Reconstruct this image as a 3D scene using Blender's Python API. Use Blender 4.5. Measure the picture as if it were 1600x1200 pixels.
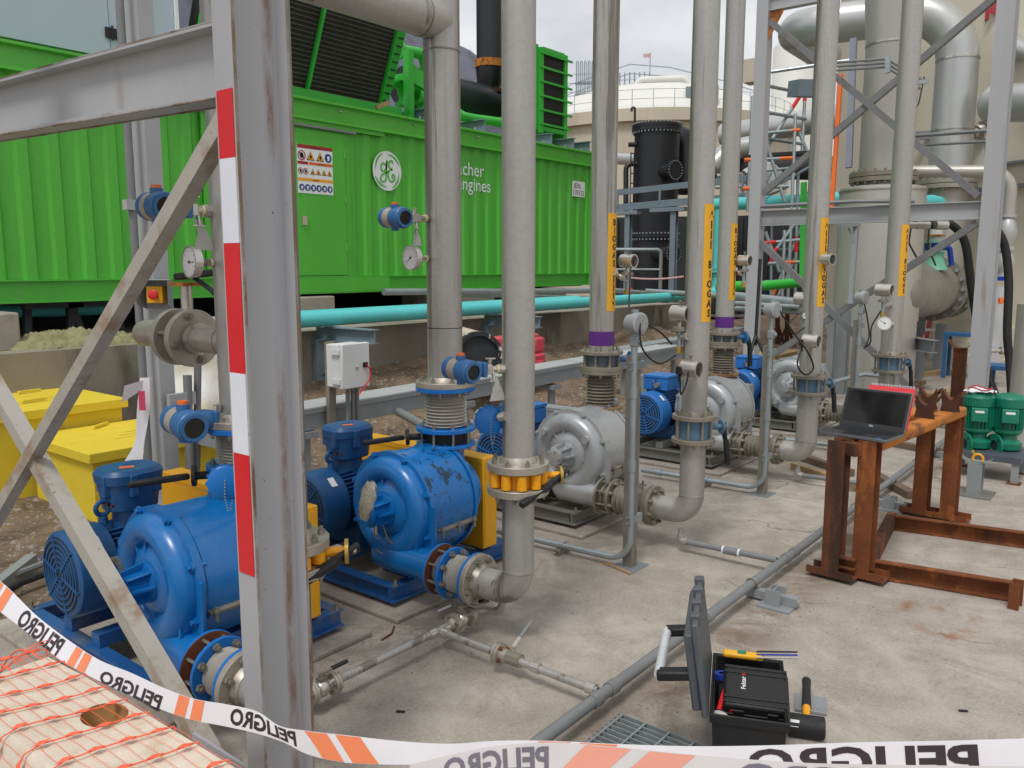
import bpy, bmesh, math, random
from mathutils import Vector, Matrix, noise
random.seed(7)
R = math.radians
scene = bpy.context.scene
for o in list(bpy.data.objects):
    bpy.data.objects.remove(o, do_unlink=True)
COL = scene.collection
V = Vector

# ---------------------------------------------------------------- camera
cam_data = bpy.data.cameras.new('camera')
cam = bpy.data.objects.new('camera', cam_data)
COL.objects.link(cam)
cam_data.sensor_width = 36.0
cam_data.lens = 36.0 * 1300 / 1600
cam_data.clip_start = 0.05
cam_data.clip_end = 3000
cam.location = (0, 0, 1.75)
cam.rotation_euler = (R(90) - math.atan(185 / 1300), 0, R(38.5 - 90))
scene.camera = cam

# ---------------------------------------------------------------- world: overcast sky
world = bpy.data.worlds.new('World')
scene.world = world
world.use_nodes = True
wn, wl = world.node_tree.nodes, world.node_tree.links
wn.clear()
wo = wn.new('ShaderNodeOutputWorld')
bg = wn.new('ShaderNodeBackground')
bg.inputs['Strength'].default_value = 0.068
sky = wn.new('ShaderNodeTexSky')
sky.sky_type = 'NISHITA'
sky.sun_disc = False
SUN_EL, SUN_AZ = 60, 195      # behind the camera on its left, above the clouds
sky.sun_elevation = R(SUN_EL)
sky.sun_rotation = R(90 - SUN_AZ)
tc = wn.new('ShaderNodeTexCoord')
mp = wn.new('ShaderNodeMapping'); mp.inputs['Scale'].default_value = (1, 1, 2.6)
nz = wn.new('ShaderNodeTexNoise'); nz.inputs['Scale'].default_value = 3.2; nz.inputs['Detail'].default_value = 8; nz.inputs['Roughness'].default_value = .55
cr = wn.new('ShaderNodeValToRGB')
cr.color_ramp.elements[0].position = .36; cr.color_ramp.elements[0].color = (8.0, 8.15, 8.6, 1)
cr.color_ramp.elements[1].position = .62; cr.color_ramp.elements[1].color = (11.0, 11.05, 11.15, 1)
mx = wn.new('ShaderNodeMix'); mx.data_type = 'RGBA'; mx.inputs[0].default_value = .9
wl.new(tc.outputs['Generated'], mp.inputs['Vector']); wl.new(mp.outputs[0], nz.inputs['Vector'])
wl.new(nz.outputs['Fac'], cr.inputs['Fac'])
wl.new(sky.outputs[0], mx.inputs[6]); wl.new(cr.outputs[0], mx.inputs[7])
wl.new(mx.outputs[2], bg.inputs['Color']); wl.new(bg.outputs[0], wo.inputs['Surface'])

sun_data = bpy.data.lights.new('sun', 'SUN')
sun_data.energy = 1.5
sun_data.angle = R(16)
sun_data.color = (1, .965, .92)
sun = bpy.data.objects.new('sun', sun_data)
COL.objects.link(sun)
sun.rotation_euler = (R(90 - SUN_EL), 0, R(SUN_AZ + 90))

vs = scene.view_settings
vs.view_transform = 'Standard'; vs.look = 'None'; vs.exposure = 0.36; vs.gamma = 1.0
vs.use_curve_mapping = False

# ---------------------------------------------------------------- materials
def hexc(h):
    h = h.lstrip('#')
    return tuple((c / 12.92 if c <= .04045 else ((c + .055) / 1.055) ** 2.4) for c in (int(h[i:i + 2], 16) / 255 for i in (0, 2, 4)))

MATS = {}
def mat(name, col, rough=.5, metal=0.0, var=.12, vscale=3.0, stretch=(1, 1, 1), dirt=None, spots=None, bump=None, coat=0.0, trans=0.0, fine=0.0, streak=None):
    """paint / metal / stone with position driven variation.
    dirt=(colour, scale, threshold, softness, stretch, amount)  spots the same, on a finer noise; bump=(scale, strength)"""
    if name in MATS: return MATS[name]
    m = bpy.data.materials.new(name); MATS[name] = m
    m.use_nodes = True
    nt = m.node_tree; N, L = nt.nodes, nt.links
    b = N['Principled BSDF']
    b.inputs['Roughness'].default_value = rough
    b.inputs['Metallic'].default_value = metal
    if coat: b.inputs['Coat Weight'].default_value = coat; b.inputs['Coat Roughness'].default_value = .15
    if trans: b.inputs['Transmission Weight'].default_value = trans
    geo = N.new('ShaderNodeNewGeometry')
    def noisef(scale, st, detail=5, rgh=.6, off=0.0):
        mpn = N.new('ShaderNodeMapping'); mpn.inputs['Scale'].default_value = st; mpn.inputs['Location'].default_value = (off, off * 1.7, off * .6)
        L.new(geo.outputs['Position'], mpn.inputs['Vector'])
        t = N.new('ShaderNodeTexNoise'); t.inputs['Scale'].default_value = scale; t.inputs['Detail'].default_value = detail; t.inputs['Roughness'].default_value = rgh
        L.new(mpn.outputs[0], t.inputs['Vector'])
        return t.outputs['Fac']
    def ramp(fac, p0, p1, v0, v1):
        mr = N.new('ShaderNodeMapRange'); mr.inputs[1].default_value = p0; mr.inputs[2].default_value = p1
        mr.inputs[3].default_value = v0; mr.inputs[4].default_value = v1; mr.clamp = True
        L.new(fac, mr.inputs[0]); return mr.outputs[0]
    def mixc(fac, a, bcol, mode='MIX'):
        x = N.new('ShaderNodeMix'); x.data_type = 'RGBA'; x.blend_type = mode; x.clamp_factor = True
        if isinstance(fac, float): x.inputs[0].default_value = fac
        else: L.new(fac, x.inputs[0])
        for sock, val in ((6, a), (7, bcol)):
            if isinstance(val, tuple): x.inputs[sock].default_value = (*val[:3], 1)
            else: L.new(val, x.inputs[sock])
        return x.outputs[2]
    c = hexc(col) if isinstance(col, str) else col
    cs = c
    if var:
        f = noisef(vscale, stretch)
        lo = tuple(x * (1 - var) for x in c); hi = tuple(min(1, x * (1 + var)) for x in c)
        cs = mixc(ramp(f, .3, .7, 0, 1), lo, hi)
    if fine:
        f = noisef(vscale * 17, (1, 1, 1), 3, .7, 2.2)
        cs = mixc(ramp(f, .3, .7, 0, 1), cs, mixc(fine, cs, (0, 0, 0)))
    for k, d in enumerate((dirt, spots)):
        if not d: continue
        dc, sc, th, so, st, am = d
        f = noisef(sc, st, 6, .65, 5.3 + 3 * k)
        cs = mixc(ramp(f, th, th + so, 0, am), cs, hexc(dc) if isinstance(dc, str) else dc)
    if streak:                                   # rust runs inside a strip of the member: (colour, axis, centre, half width)
        sx_ = N.new('ShaderNodeSeparateXYZ'); L.new(geo.outputs['Position'], sx_.inputs[0])
        d1 = N.new('ShaderNodeMath'); d1.operation = 'SUBTRACT'; d1.inputs[1].default_value = streak[2]; L.new(sx_.outputs[streak[1]], d1.inputs[0])
        d2 = N.new('ShaderNodeMath'); d2.operation = 'ABSOLUTE'; L.new(d1.outputs[0], d2.inputs[0])
        m1 = ramp(d2.outputs[0], streak[3] * .25, streak[3], 1, 0); m2 = ramp(noisef(7, (1, 1, .22), 7, .75, 3.7), .44, .60, 0, .85)
        mm_ = N.new('ShaderNodeMath'); mm_.operation = 'MULTIPLY'; L.new(m1, mm_.inputs[0]); L.new(m2, mm_.inputs[1])
        cs = mixc(mm_.outputs[0], cs, hexc(streak[0]))
    if isinstance(cs, tuple): b.inputs['Base Color'].default_value = (*cs, 1)
    else: L.new(cs, b.inputs['Base Color'])
    rf = noisef(vscale * 2.3, stretch, 4, .6, 9.1)
    L.new(ramp(rf, .3, .7, max(.05, rough - .09), min(1, rough + .09)), b.inputs['Roughness'])
    if bump:
        bp = N.new('ShaderNodeBump'); bp.inputs['Strength'].default_value = bump[1]; bp.inputs['Distance'].default_value = .01
        L.new(noisef(bump[0], (1, 1, 1), 8, .7, 1.3), bp.inputs['Height']); L.new(bp.outputs[0], b.inputs['Normal'])
    return m

UP = (1, 1, 1); VST = (1, 1, .12)
GAL = mat('galvanised_grey_paint', '#a9abad', .55, 0, .06, 2.5, dirt=('#7a5a34', 2.2, .60, .10, (1, 1, .3), .55), spots=('#4c3a28', 40, .70, .03, UP, .8))
COLM = mat('weathered_column_paint', '#abacb0', .5, 0, .06, 2, VST, dirt=('#8d7355', 5, .62, .10, (1, 1, .12), .6), spots=('#3f2a1a', 55, .69, .03, UP, .9))
COLF = mat('front_column_paint', '#abacb0', .5, 0, .06, 2, VST, dirt=('#8d7a62', 5, .62, .10, (1, 1, .12), .4), spots=('#3f2a1a', 55, .69, .03, UP, .9), streak=('#7a5230', 0, 1.474, .022))
BRC = mat('weathered_brace_paint', '#a8a49b', .55, 0, .08, 3, dirt=('#8a6a45', 4.5, .53, .12, UP, .7), spots=('#54361f', 45, .64, .05, UP, .8))
DRUMM = mat('grey_drum_steel', '#98958d', .42, .4, .1, 2, (1, 1, 1), dirt=('#6f6b62', 2.5, .56, .12, UP, .5), fine=.08)
RUSTLIP = mat('rust_edge', '#7d6a54', .85, 0, .3, 9, (1, 1, .4), dirt=('#a3a2a2', 3, .42, .12, (1, 1, .5), .9), spots=('#6b4526', 8, .56, .08, (1, 1, .3), .9), bump=(60, .4))
STEEL = mat('stainless_pipe', '#b3b1ac', .42, .45, .13, 2.0, (1, 1, .10), dirt=('#6b6358', 6.5, .555, .05, (1, 1, .03), .75), spots=('#4d4237', 30, .70, .05, UP, .6), fine=.12)
STEELB = mat('stainless_bright', '#cbc7bf', .30, .75, .10, 6, dirt=('#6b6054', 9, .60, .12, UP, .5), fine=.1)
STEELM = mat('stainless_machined', '#b9b2a6', .42, .6, .12, 8, fine=.12)
STEELD = mat('stainless_dull_flange', '#8f897d', .5, .45, .15, 8, dirt=('#6a4a2c', 8, .60, .10, UP, .5))
STEELR = mat('stainless_rusty_flange', '#8d7656', .65, .3, .2, 8, dirt=('#6b4020', 7, .48, .12, UP, .9))
BOLT = mat('zinc_bolt', '#9a958a', .4, .7, .15, 30)
BLUE = mat('blue_gloss_paint', '#0c6eb7', .34, 0, .10, 3, coat=.25, dirt=('#5d7286', 3.2, .56, .16, (1, 1, .5), .35), spots=('#2d4059', 26, .68, .03, UP, .7), fine=.12)
BLUES = mat('blue_gloss_paint_scuffed', '#0c6eb7', .33, 0, .10, 3, coat=.2, dirt=('#1a2028', 13, .565, .05, (1.2, 1.2, .45), .85), spots=('#222a33', 26, .60, .03, UP, .8))
BLUED = mat('dark_blue_motor_paint', '#21568a', .45, 0, .10, 4, fine=.15, spots=('#6d7a86', 9, .70, .06, UP, .4))
BLUEF = mat('blue_flange_paint', '#0d6fc0', .35, 0, .08, 6, spots=('#5b4632', 20, .70, .04, UP, .7))
BLUESK = mat('blue_skid_paint', '#22558f', .45, 0, .12, 4, dirt=('#7b7568', 5, .52, .14, UP, .55))
BLUEV2 = mat('grey_blue_valve_body', '#54748d', .5, .05, .12, 8, dirt=('#6b6a62', 9, .58, .1, UP, .5))
BLUEI = mat('instrument_blue', '#356a9e', .45, 0, .08, 8, fine=.1)
BLUEL = mat('light_blue_motor', '#2b76c4', .4, 0, .1, 4, fine=.1)
GREYP = mat('grey_pump_paint', '#b4b8bb', .34, .35, .08, 3, dirt=('#6c675c', 4, .58, .16, (1, 1, .5), .5), fine=.08)
GREYD = mat('grey_guard_paint', '#8d9295', .45, .05, .06, 3, dirt=('#65625a', 3, .6, .15, VST, .5))
SKIDG = mat('grey_skid', '#75756f', .6, .05, .12, 4, dirt=('#5a4b3a', 5, .55, .15, UP, .6))
YEL = mat('yellow_guard_paint', '#e2a31a', .42, 0, .05, 3, spots=('#5b4a22', 24, .71, .03, UP, .6), fine=.06)
YELC = mat('yellow_concrete_paint', '#dcc336', .65, 0, .06, 3, dirt=('#a39a48', 5, .60, .12, UP, .5), spots=('#6d6834', 40, .70, .03, UP, .6), bump=(30, .25))
YELV = mat('yellow_valve', '#f0a410', .4, 0, .06, 8, spots=('#7a5a20', 30, .68, .04, UP, .5))
YELT = mat('yellow_tape', '#e9ad22', .5, 0, .04, 5)
GREEN = mat('container_green', '#55b83c', .42, 0, .08, 1.2, VST, dirt=('#6f9a58', 2.2, .56, .14, (1, 1, .06), .38), spots=('#2f6a28', 14, .70, .05, (1, 1, .3), .5), fine=.08)
GREENB = mat('bright_green_steel', '#35b23c', .38, 0, .07, 3)
TURQ = mat('turquoise_pipe', '#5ac6c8', .5, 0, .05, 3, spots=('#2b7074', 14, .73, .03, UP, .5))
FIN = mat('radiator_fin', '#2b2c28', .7, .2, .2, 3)
FINL = mat('radiator_line', '#55564d', .6, .4, .15, 3)
BLACK = mat('black_coated_steel', '#22252a', .45, .1, .1, 2)
BLKP = mat('black_plastic', '#191a1c', .55, 0, .15, 20, bump=(90, .15))
BLKR = mat('black_rubber', '#1d1d1e', .65, 0, .15, 14)
DKGREY = mat('dark_grey_plastic', '#52585d', .5, 0, .1, 12, bump=(90, .15))
CONDUIT = mat('grey_conduit', '#7e8182', .5, .1, .08, 5)
GALV = mat('galvanised_conduit', '#9fa9ac', .42, .55, .12, 6)
BGREY = mat('blue_grey_steel', '#7c8b95', .5, .1, .08, 3)
WHITEP = mat('white_plastic', '#d4d7d8', .5, 0, .05, 4)
CABIN = mat('pale_blue_cladding', '#b3c2cf', .65, 0, .05, .8, (1, 1, .3))
PURP = mat('purple_band', '#5c2380', .5, 0, .06, 6)
RUST = mat('rusted_steel', '#74401f', .85, 0, .3, 5, dirt=('#2b211c', 3.2, .47, .16, (1, 1, .22), .85), spots=('#a8642a', 7, .56, .10, (1, 1, .4), .7), bump=(55, .5))
RUSTO = mat('orange_rust', '#b8722c', .9, 0, .22, 5, dirt=('#6d3f24', 3.4, .50, .08, UP, .9), spots=('#cf8d3c', 20, .62, .08, UP, .6), bump=(70, .4))
RUSTD = mat('dark_rust', '#4a2c1e', .9, 0, .3, 8, bump=(60, .5))
SILT = mat('grey_silt_dust', '#8b857a', .9, 0, .2, 8)
RED = mat('red_plastic', '#d04a58', .5, 0, .1, 5, dirt=('#d7b6ae', 7, .6, .14, UP, .5))
REDT = mat('red_tape', '#d3242b', .4, 0, .05, 6)
WHT = mat('white_tape', '#dfe3ec', .4, 0, .04, 6)
ORNG = mat('orange_plastic', '#e8702a', .5, 0, .06, 8)
GREENP = mat('pump_green', '#12795f', .4, 0, .10, 5, fine=.1)
BEIGE = mat('beige_tank_render', '#dcd4c1', .85, 0, .05, .6, (1, 1, .3), dirt=('#9a917d', .5, .55, .2, (1, 1, .2), .4))
CONCT = mat('old_concrete_tank', '#c3baa8', .9, 0, .08, .25, (1, 1, .5), dirt=('#a3988a', .3, .52, .15, (1, 1, .25), .5))
WTANK = mat('white_tank', '#d9d9d2', .6, 0, .04, .5)
SILVER = mat('silver_lagging', '#bfc1c0', .38, .5, .08, 1.5, (1, 1, .3))
DUCT = mat('grey_duct_steel', '#b2b0a9', .45, .35, .08, 1.6, (1, 1, .25), dirt=('#6f6d62', 2, .58, .14, (1, 1, .12), .5))
PLINTH = mat('rough_concrete', '#9b9488', .9, 0, .10, 3, dirt=('#6f6759', 1.6, .50, .14, (1, 1, .4), .7), bump=(40, .4))
WALLC = mat('stained_retaining_concrete', '#8d867a', .92, 0, .12, 2.2, (1, 1, .6), dirt=('#5f584d', 1.3, .50, .10, (1, 1, .3), .85), spots=('#aaa498', 2.2, .62, .10, (1, 1, .4), .5), bump=(35, .4))
DARKV = mat('dark_void_steel', '#33363a', .7, .2, .2, 4)
BAGW = mat('white_woven_bag', '#dedfe4', .8, 0, .05, 6, bump=(40, .3))
BEL = mat('bellows_steel', '#cac6be', .36, .4, .1, 6)
SAND = mat('greenish_sand', '#8d8a66', .95, 0, .18, 14, bump=(45, .8))
WOOD = mat('weathered_plank', '#a88d68', .85, 0, .2, 4, (6, 1, 1), bump=(50, .3))
NETM = mat('orange_net', '#f0694a', .5, 0, .06, 10)
BARW = mat('cream_barrier_plastic', '#d9cfbd', .5, 0, .08, 4, dirt=('#b59b73', 5, .52, .14, UP, .6), spots=('#8a7350', 30, .66, .05, UP, .5), fine=.06, bump=(7, .6))
SCREEN = mat('dark_glass', '#0b0c0e', .12, 0, .0)
DIAL = mat('dial_white', '#e6e8e6', .3, 0, .02)
INK = mat('black_ink', '#141414', .6, 0, .0)
SIGNW = mat('sign_white', '#e9ecec', .45, 0, .02)
SIGNR = mat('sign_red', '#a3242a', .5, 0, .02)
SIGNO = mat('sign_orange', '#e0682a', .5, 0, .02)
SIGNY = mat('sign_yellow', '#f0a51c', .5, 0, .02)
SIGNB = mat('sign_blue', '#1f3f85', .5, 0, .02)
BRASS = mat('brass', '#b9a04e', .4, .7, .1, 10)
CLEAR = mat('cloudy_bag_plastic', '#b9bab4', .35, 0, .06, 20, bump=(50, .5))
FLOORG = mat('galvanised_grating', '#9aa1a3', .5, .4, .12, 9)
BLUEV = mat('deep_blue_valve', '#163aa0', .4, 0, .1, 5)
AQUA = mat('aqua_valve', '#7fc4a8', .5, 0, .12, 6, spots=('#8a6a40', 14, .66, .05, UP, .6))
REDL = mat('red_ladder', '#a8323a', .5, 0, .1, 5)
BLFR = mat('blue_stand_paint', '#2f6293', .5, 0, .1, 5)

# ---------------------------------------------------------------- mesh builder
def frame(axis, hint=(0, 0, 1)):
    a = V(axis).normalized(); h = V(hint)
    if abs(a.dot(h.normalized())) > .98: h = V((1, 0, 0))
    u = h.cross(a).normalized(); w = a.cross(u).normalized()
    return a, u, w            # axis, sideways, up-ish

class B:
    def __init__(s): s.v = []; s.f = []
    def add(s, vs, fs):
        n = len(s.v); s.v += [V(x) for x in vs]; s.f += [tuple(i + n for i in f) for f in fs]; return s
    def box(s, a, b):
        (x0, y0, z0), (x1, y1, z1) = a, b
        return s.add([(x0, y0, z0), (x1, y0, z0), (x1, y1, z0), (x0, y1, z0), (x0, y0, z1), (x1, y0, z1), (x1, y1, z1), (x0, y1, z1)],
                     [(0, 3, 2, 1), (4, 5, 6, 7), (0, 1, 5, 4), (1, 2, 6, 5), (2, 3, 7, 6), (3, 0, 4, 7)])
    def prof(s, p, q, poly, up=(0, 0, 1)):
        a, u, w = frame(V(q) - V(p), up); n = len(poly)
        vs = [V(e) + u * x + w * y for e in (p, q) for x, y in poly]
        return s.add(vs, [tuple(range(n - 1, -1, -1)), tuple(range(n, 2 * n))] + [(i, (i + 1) % n, n + (i + 1) % n, n + i) for i in range(n)])
    def bar(s, p, q, wd, ht, up=(0, 0, 1)):
        return s.prof(p, q, [(-wd / 2, -ht / 2), (wd / 2, -ht / 2), (wd / 2, ht / 2), (-wd / 2, ht / 2)], up)
    def ibeam(s, p, q, h, b, tf=.009, tw=.006, up=(0, 0, 1)):
        H, Wd, t = h / 2, b / 2, tw / 2
        return s.prof(p, q, [(-Wd, -H), (Wd, -H), (Wd, -H + tf), (t, -H + tf), (t, H - tf), (Wd, H - tf), (Wd, H), (-Wd, H), (-Wd, H - tf), (-t, H - tf), (-t, -H + tf), (-Wd, -H + tf)], up)
    def angle(s, p, q, a=.06, t=.007, up=(0, 0, 1), sx=1, sy=1):
        pl = [(0, 0), (a * sx, 0), (a * sx, t * sy), (t * sx, t * sy), (t * sx, a * sy), (0, a * sy)]
        if sx * sy < 0: pl = pl[::-1]
        return s.prof(p, q, pl, up)
    def chan(s, p, q, h, b, t=.007, up=(0, 0, 1), sx=1):
        H = h / 2
        pl = [(0, -H), (b * sx, -H), (b * sx, -H + t), (t * sx, -H + t), (t * sx, H - t), (b * sx, H - t), (b * sx, H), (0, H)]
        if sx < 0: pl = pl[::-1]
        return s.prof(p, q, pl, up)
    def cyl(s, p, q, r, r2=None, n=20, cap=True):
        r2 = r if r2 is None else r2
        a, u, w = frame(V(q) - V(p))
        vs = []
        for e, rr in ((p, r), (q, r2)):
            vs += [V(e) + (u * math.cos(t) + w * math.sin(t)) * rr for t in (2 * math.pi * i / n for i in range(n))]
        fs = [(i, (i + 1) % n, n + (i + 1) % n, n + i) for i in range(n)]
        if cap: fs += [tuple(range(n - 1, -1, -1)), tuple(range(n, 2 * n))]
        return s.add(vs, fs)
    def lathe(s, o, axis, pts, n=28, caps=True):
        a, u, w = frame(axis); vs = []; fs = []
        for t, r in pts:
            r = max(r, 1e-4)
            vs += [V(o) + a * t + (u * math.cos(k) + w * math.sin(k)) * r for k in (2 * math.pi * i / n for i in range(n))]
        for j in range(len(pts) - 1):
            fs += [(j * n + i, j * n + (i + 1) % n, (j + 1) * n + (i + 1) % n, (j + 1) * n + i) for i in range(n)]
        if caps:
            m = (len(pts) - 1) * n
            fs += [tuple(range(n - 1, -1, -1)), tuple(range(m, m + n))]
        return s.add(vs, fs)
    def ring(s, o, axis, r0, r1, th, n=32):       # washer
        return s.lathe(o, axis, [(0, r0), (0, r1), (th, r1), (th, r0), (0, r0)], n, caps=False)
    def tube(s, pts, r, n=10, cap=True):
        P = [V(p) for p in pts]; m = len(P); vs = []; fs = []
        tg = [(P[min(i + 1, m - 1)] - P[max(i - 1, 0)]).normalized() for i in range(m)]
        a, u, w = frame(tg[0])
        for i in range(m):
            u = (u - tg[i] * u.dot(tg[i])).normalized(); w = tg[i].cross(u)
            rr = r[i] if isinstance(r, (list, tuple)) else r
            vs += [P[i] + (u * math.cos(k) + w * math.sin(k)) * rr for k in (2 * math.pi * j / n for j in range(n))]
        for i in range(m - 1):
            fs += [(i * n + j, i * n + (j + 1) % n, (i + 1) * n + (j + 1) % n, (i + 1) * n + j) for j in range(n)]
        if cap: fs += [tuple(range(n - 1, -1, -1)), tuple(range((m - 1) * n, m * n))]
        return s.add(vs, fs)
    def ball(s, c, r, n=14, sc=(1, 1, 1)):
        k = n // 2
        vs = [V(c) + V((math.sin(a) * math.cos(b) * r * sc[0], math.sin(a) * math.sin(b) * r * sc[1], math.cos(a) * r * sc[2]))
              for a in (math.pi * i / k for i in range(k + 1)) for b in (2 * math.pi * j / n for j in range(n))]
        fs = [(i * n + j, (i + 1) * n + j, (i + 1) * n + (j + 1) % n, i * n + (j + 1) % n) for i in range(k) for j in range(n)]
        return s.add(vs, fs)
    def grid(s, rows):                            # rows of points -> sheet
        m = len(rows[0]); vs = [p for r in rows for p in r]
        return s.add(vs, [(i * m + j, i * m + j + 1, (i + 1) * m + j + 1, (i + 1) * m + j) for i in range(len(rows) - 1) for j in range(m - 1)])
    def bolts(s, o, axis, rc, n, rb, ln, a0=0.0, both=0.0):
        a, u, w = frame(axis)
        for i in range(n):
            t = 2 * math.pi * i / n + a0
            c = V(o) + (u * math.cos(t) + w * math.sin(t)) * rc
            s.cyl(c, c + a * ln, rb, n=6)
            if both: s.cyl(c - a * both, c - a * (both + ln), rb, n=6)
        return s
    def sheet(s, fn, nu, nv, th=0.0):
        rows = [[fn(i / nu, j / nv) for j in range(nv + 1)] for i in range(nu + 1)]
        return s.grid(rows)

def fillet(pts, rad, seg=6):
    P = [V(p) for p in pts]; out = [P[0]]
    for i in range(1, len(P) - 1):
        r = rad[i - 1] if isinstance(rad, (list, tuple)) else rad
        a = (P[i - 1] - P[i]); b = (P[i + 1] - P[i])
        ang = a.angle(b)
        if ang > 3.1 or r <= 0: out.append(P[i]); continue
        d = min(r / math.tan(ang / 2), a.length * .499, b.length * .499); rr = d * math.tan(ang / 2)
        an, bn = a.normalized(), b.normalized()
        c = P[i] + (an + bn).normalized() * (rr / math.sin(ang / 2))
        s0 = P[i] + an * d - c; s1 = P[i] + bn * d - c
        th = s0.angle(s1); axis = s0.cross(s1).normalized()
        for k in range(seg + 1):
            out.append(c + Matrix.Rotation(th * k / seg, 3, axis) @ s0)
    out.append(P[-1]); return out

def hang(p, q, sag, n=14, side=(0, 0, 0)):
    p, q, sd = V(p), V(q), V(side)
    return [p.lerp(q, i / n) - V((0, 0, sag)) * 4 * (i / n) * (1 - i / n) + sd * math.sin(math.pi * i / n) for i in range(n + 1)]

# ---------------------------------------------------------------- objects
def T(name, label, cat, loc=(0, 0, 0), group=None):
    o = bpy.data.objects.new(name, None); COL.objects.link(o)
    o.location = loc; o.empty_display_size = .1
    o['label'] = label; o['category'] = cat
    if group: o['group'] = group
    return o

def root_loc(o):
    l = V((0, 0, 0))
    while o: l += V(o.location); o = o.parent
    return l

def P(name, b, m, parent=None, label=None, cat=None, group=None, kind=None, bevel=0, flat=False, ang=38, seg=2):
    """link builder b (world coordinates) as one mesh object"""
    off = root_loc(parent) if parent else V((0, 0, 0))
    me = bpy.data.meshes.new(name)
    me.from_pydata([v - off for v in b.v], [], b.f); me.validate()
    me.materials.append(m)
    if not flat:
        me.polygons.foreach_set('use_smooth', [True] * len(me.polygons))
        me.set_sharp_from_angle(angle=R(ang))
    o = bpy.data.objects.new(name, me); COL.objects.link(o)
    if parent: o.parent = parent
    if bevel:
        md = o.modifiers.new('bevel', 'BEVEL'); md.width = bevel; md.segments = seg; md.limit_method = 'ANGLE'; md.angle_limit = R(40)
    if label: o['label'] = label
    if cat: o['category'] = cat
    if group: o['group'] = group
    if kind: o['kind'] = kind
    return o

def PS(name, b, m, parent=None, **kw):
    """like P, but every loose piece of b becomes an object of its own"""
    par = list(range(len(b.v)))
    def find(i):
        while par[i] != i: par[i] = par[par[i]]; i = par[i]
        return i
    for f in b.f:
        r = find(f[0])
        for i in f[1:]: par[find(i)] = r
    groups = {}
    for f in b.f: groups.setdefault(find(f[0]), []).append(f)
    out = []
    for fs in groups.values():
        ids = sorted({i for f in fs for i in f}); k = {i: n for n, i in enumerate(ids)}
        c = B(); c.v = [b.v[i] for i in ids]; c.f = [tuple(k[i] for i in f) for f in fs]
        out.append(P(name, c, m, parent, **kw))
    return out

def dup(root, loc=None, rz=None, label=None):
    r = root.copy(); COL.objects.link(r)
    if loc is not None: r.location = loc
    if rz is not None: r.rotation_euler[2] = rz
    if label: r['label'] = label
    def rec(a, b):
        for ch in [c for c in bpy.data.objects if c.parent == a]:
            k = ch.copy(); COL.objects.link(k); k.parent = b; rec(ch, k)
    rec(root, r); return r

_txt = {}
def text_mesh(s, res=3, bold=0.0):
    """flat lettering as (verts, faces), unit size, origin at left baseline"""
    if (s, bold) in _txt: return _txt[(s, bold)]
    cu = bpy.data.curves.new('lettering', 'FONT'); cu.body = s; cu.size = 1; cu.resolution_u = res; cu.offset = bold
    ob = bpy.data.objects.new('lettering', cu); COL.objects.link(ob)
    dg = bpy.context.evaluated_depsgraph_get()
    me = bpy.data.meshes.new_from_object(ob.evaluated_get(dg))
    r = ([tuple(v.co) for v in me.vertices], [tuple(p.vertices) for p in me.polygons])
    bpy.data.objects.remove(ob); bpy.data.curves.remove(cu); bpy.data.meshes.remove(me)
    _txt[(s, bold)] = r
    return r

def lettering(b, s, fn, size=1.0, bold=0.0, fit=None, align='l'):
    vs, fs = text_mesh(s, bold=bold)
    w = max(v[0] for v in vs); x0 = min(v[0] for v in vs)
    kx = (fit / (w - x0)) if fit else size
    sh = {'l': 0, 'c': -.5, 'r': -1}[align] * (w - x0) * kx
    return b.add([fn((v[0] - x0) * kx + sh, v[1] * size) for v in vs], fs)

# flat outlines
def disc2(cx, cy, r, n=24, sx=1, sy=1): return [(cx + r * sx * math.cos(2 * math.pi * i / n), cy + r * sy * math.sin(2 * math.pi * i / n)) for i in range(n)]
def poly(b, pts, fn): return b.add([fn(x, y) for x, y in pts], [tuple(range(len(pts)))])
def ring2(b, cx, cy, r0, r1, fn, n=28, a0=0, a1=360):
    vs = []
    for i in range(n + 1):
        t = R(a0 + (a1 - a0) * i / n)
        vs += [fn(cx + r0 * math.cos(t), cy + r0 * math.sin(t)), fn(cx + r1 * math.cos(t), cy + r1 * math.sin(t))]
    return b.add(vs, [(2 * i, 2 * i + 1, 2 * i + 3, 2 * i + 2) for i in range(n)])
def stroke2(b, pts, w, fn):
    pts = [V((x, y)) for x, y in pts]; vs = []
    for i, p in enumerate(pts):
        t = (pts[min(i + 1, len(pts) - 1)] - pts[max(i - 1, 0)]).normalized(); nrm = V((-t.y, t.x)) * w / 2
        vs += [fn(*(p + nrm)), fn(*(p - nrm))]
    return b.add(vs, [(2 * i, 2 * i + 1, 2 * i + 3, 2 * i + 2) for i in range(len(pts) - 1)])

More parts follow.
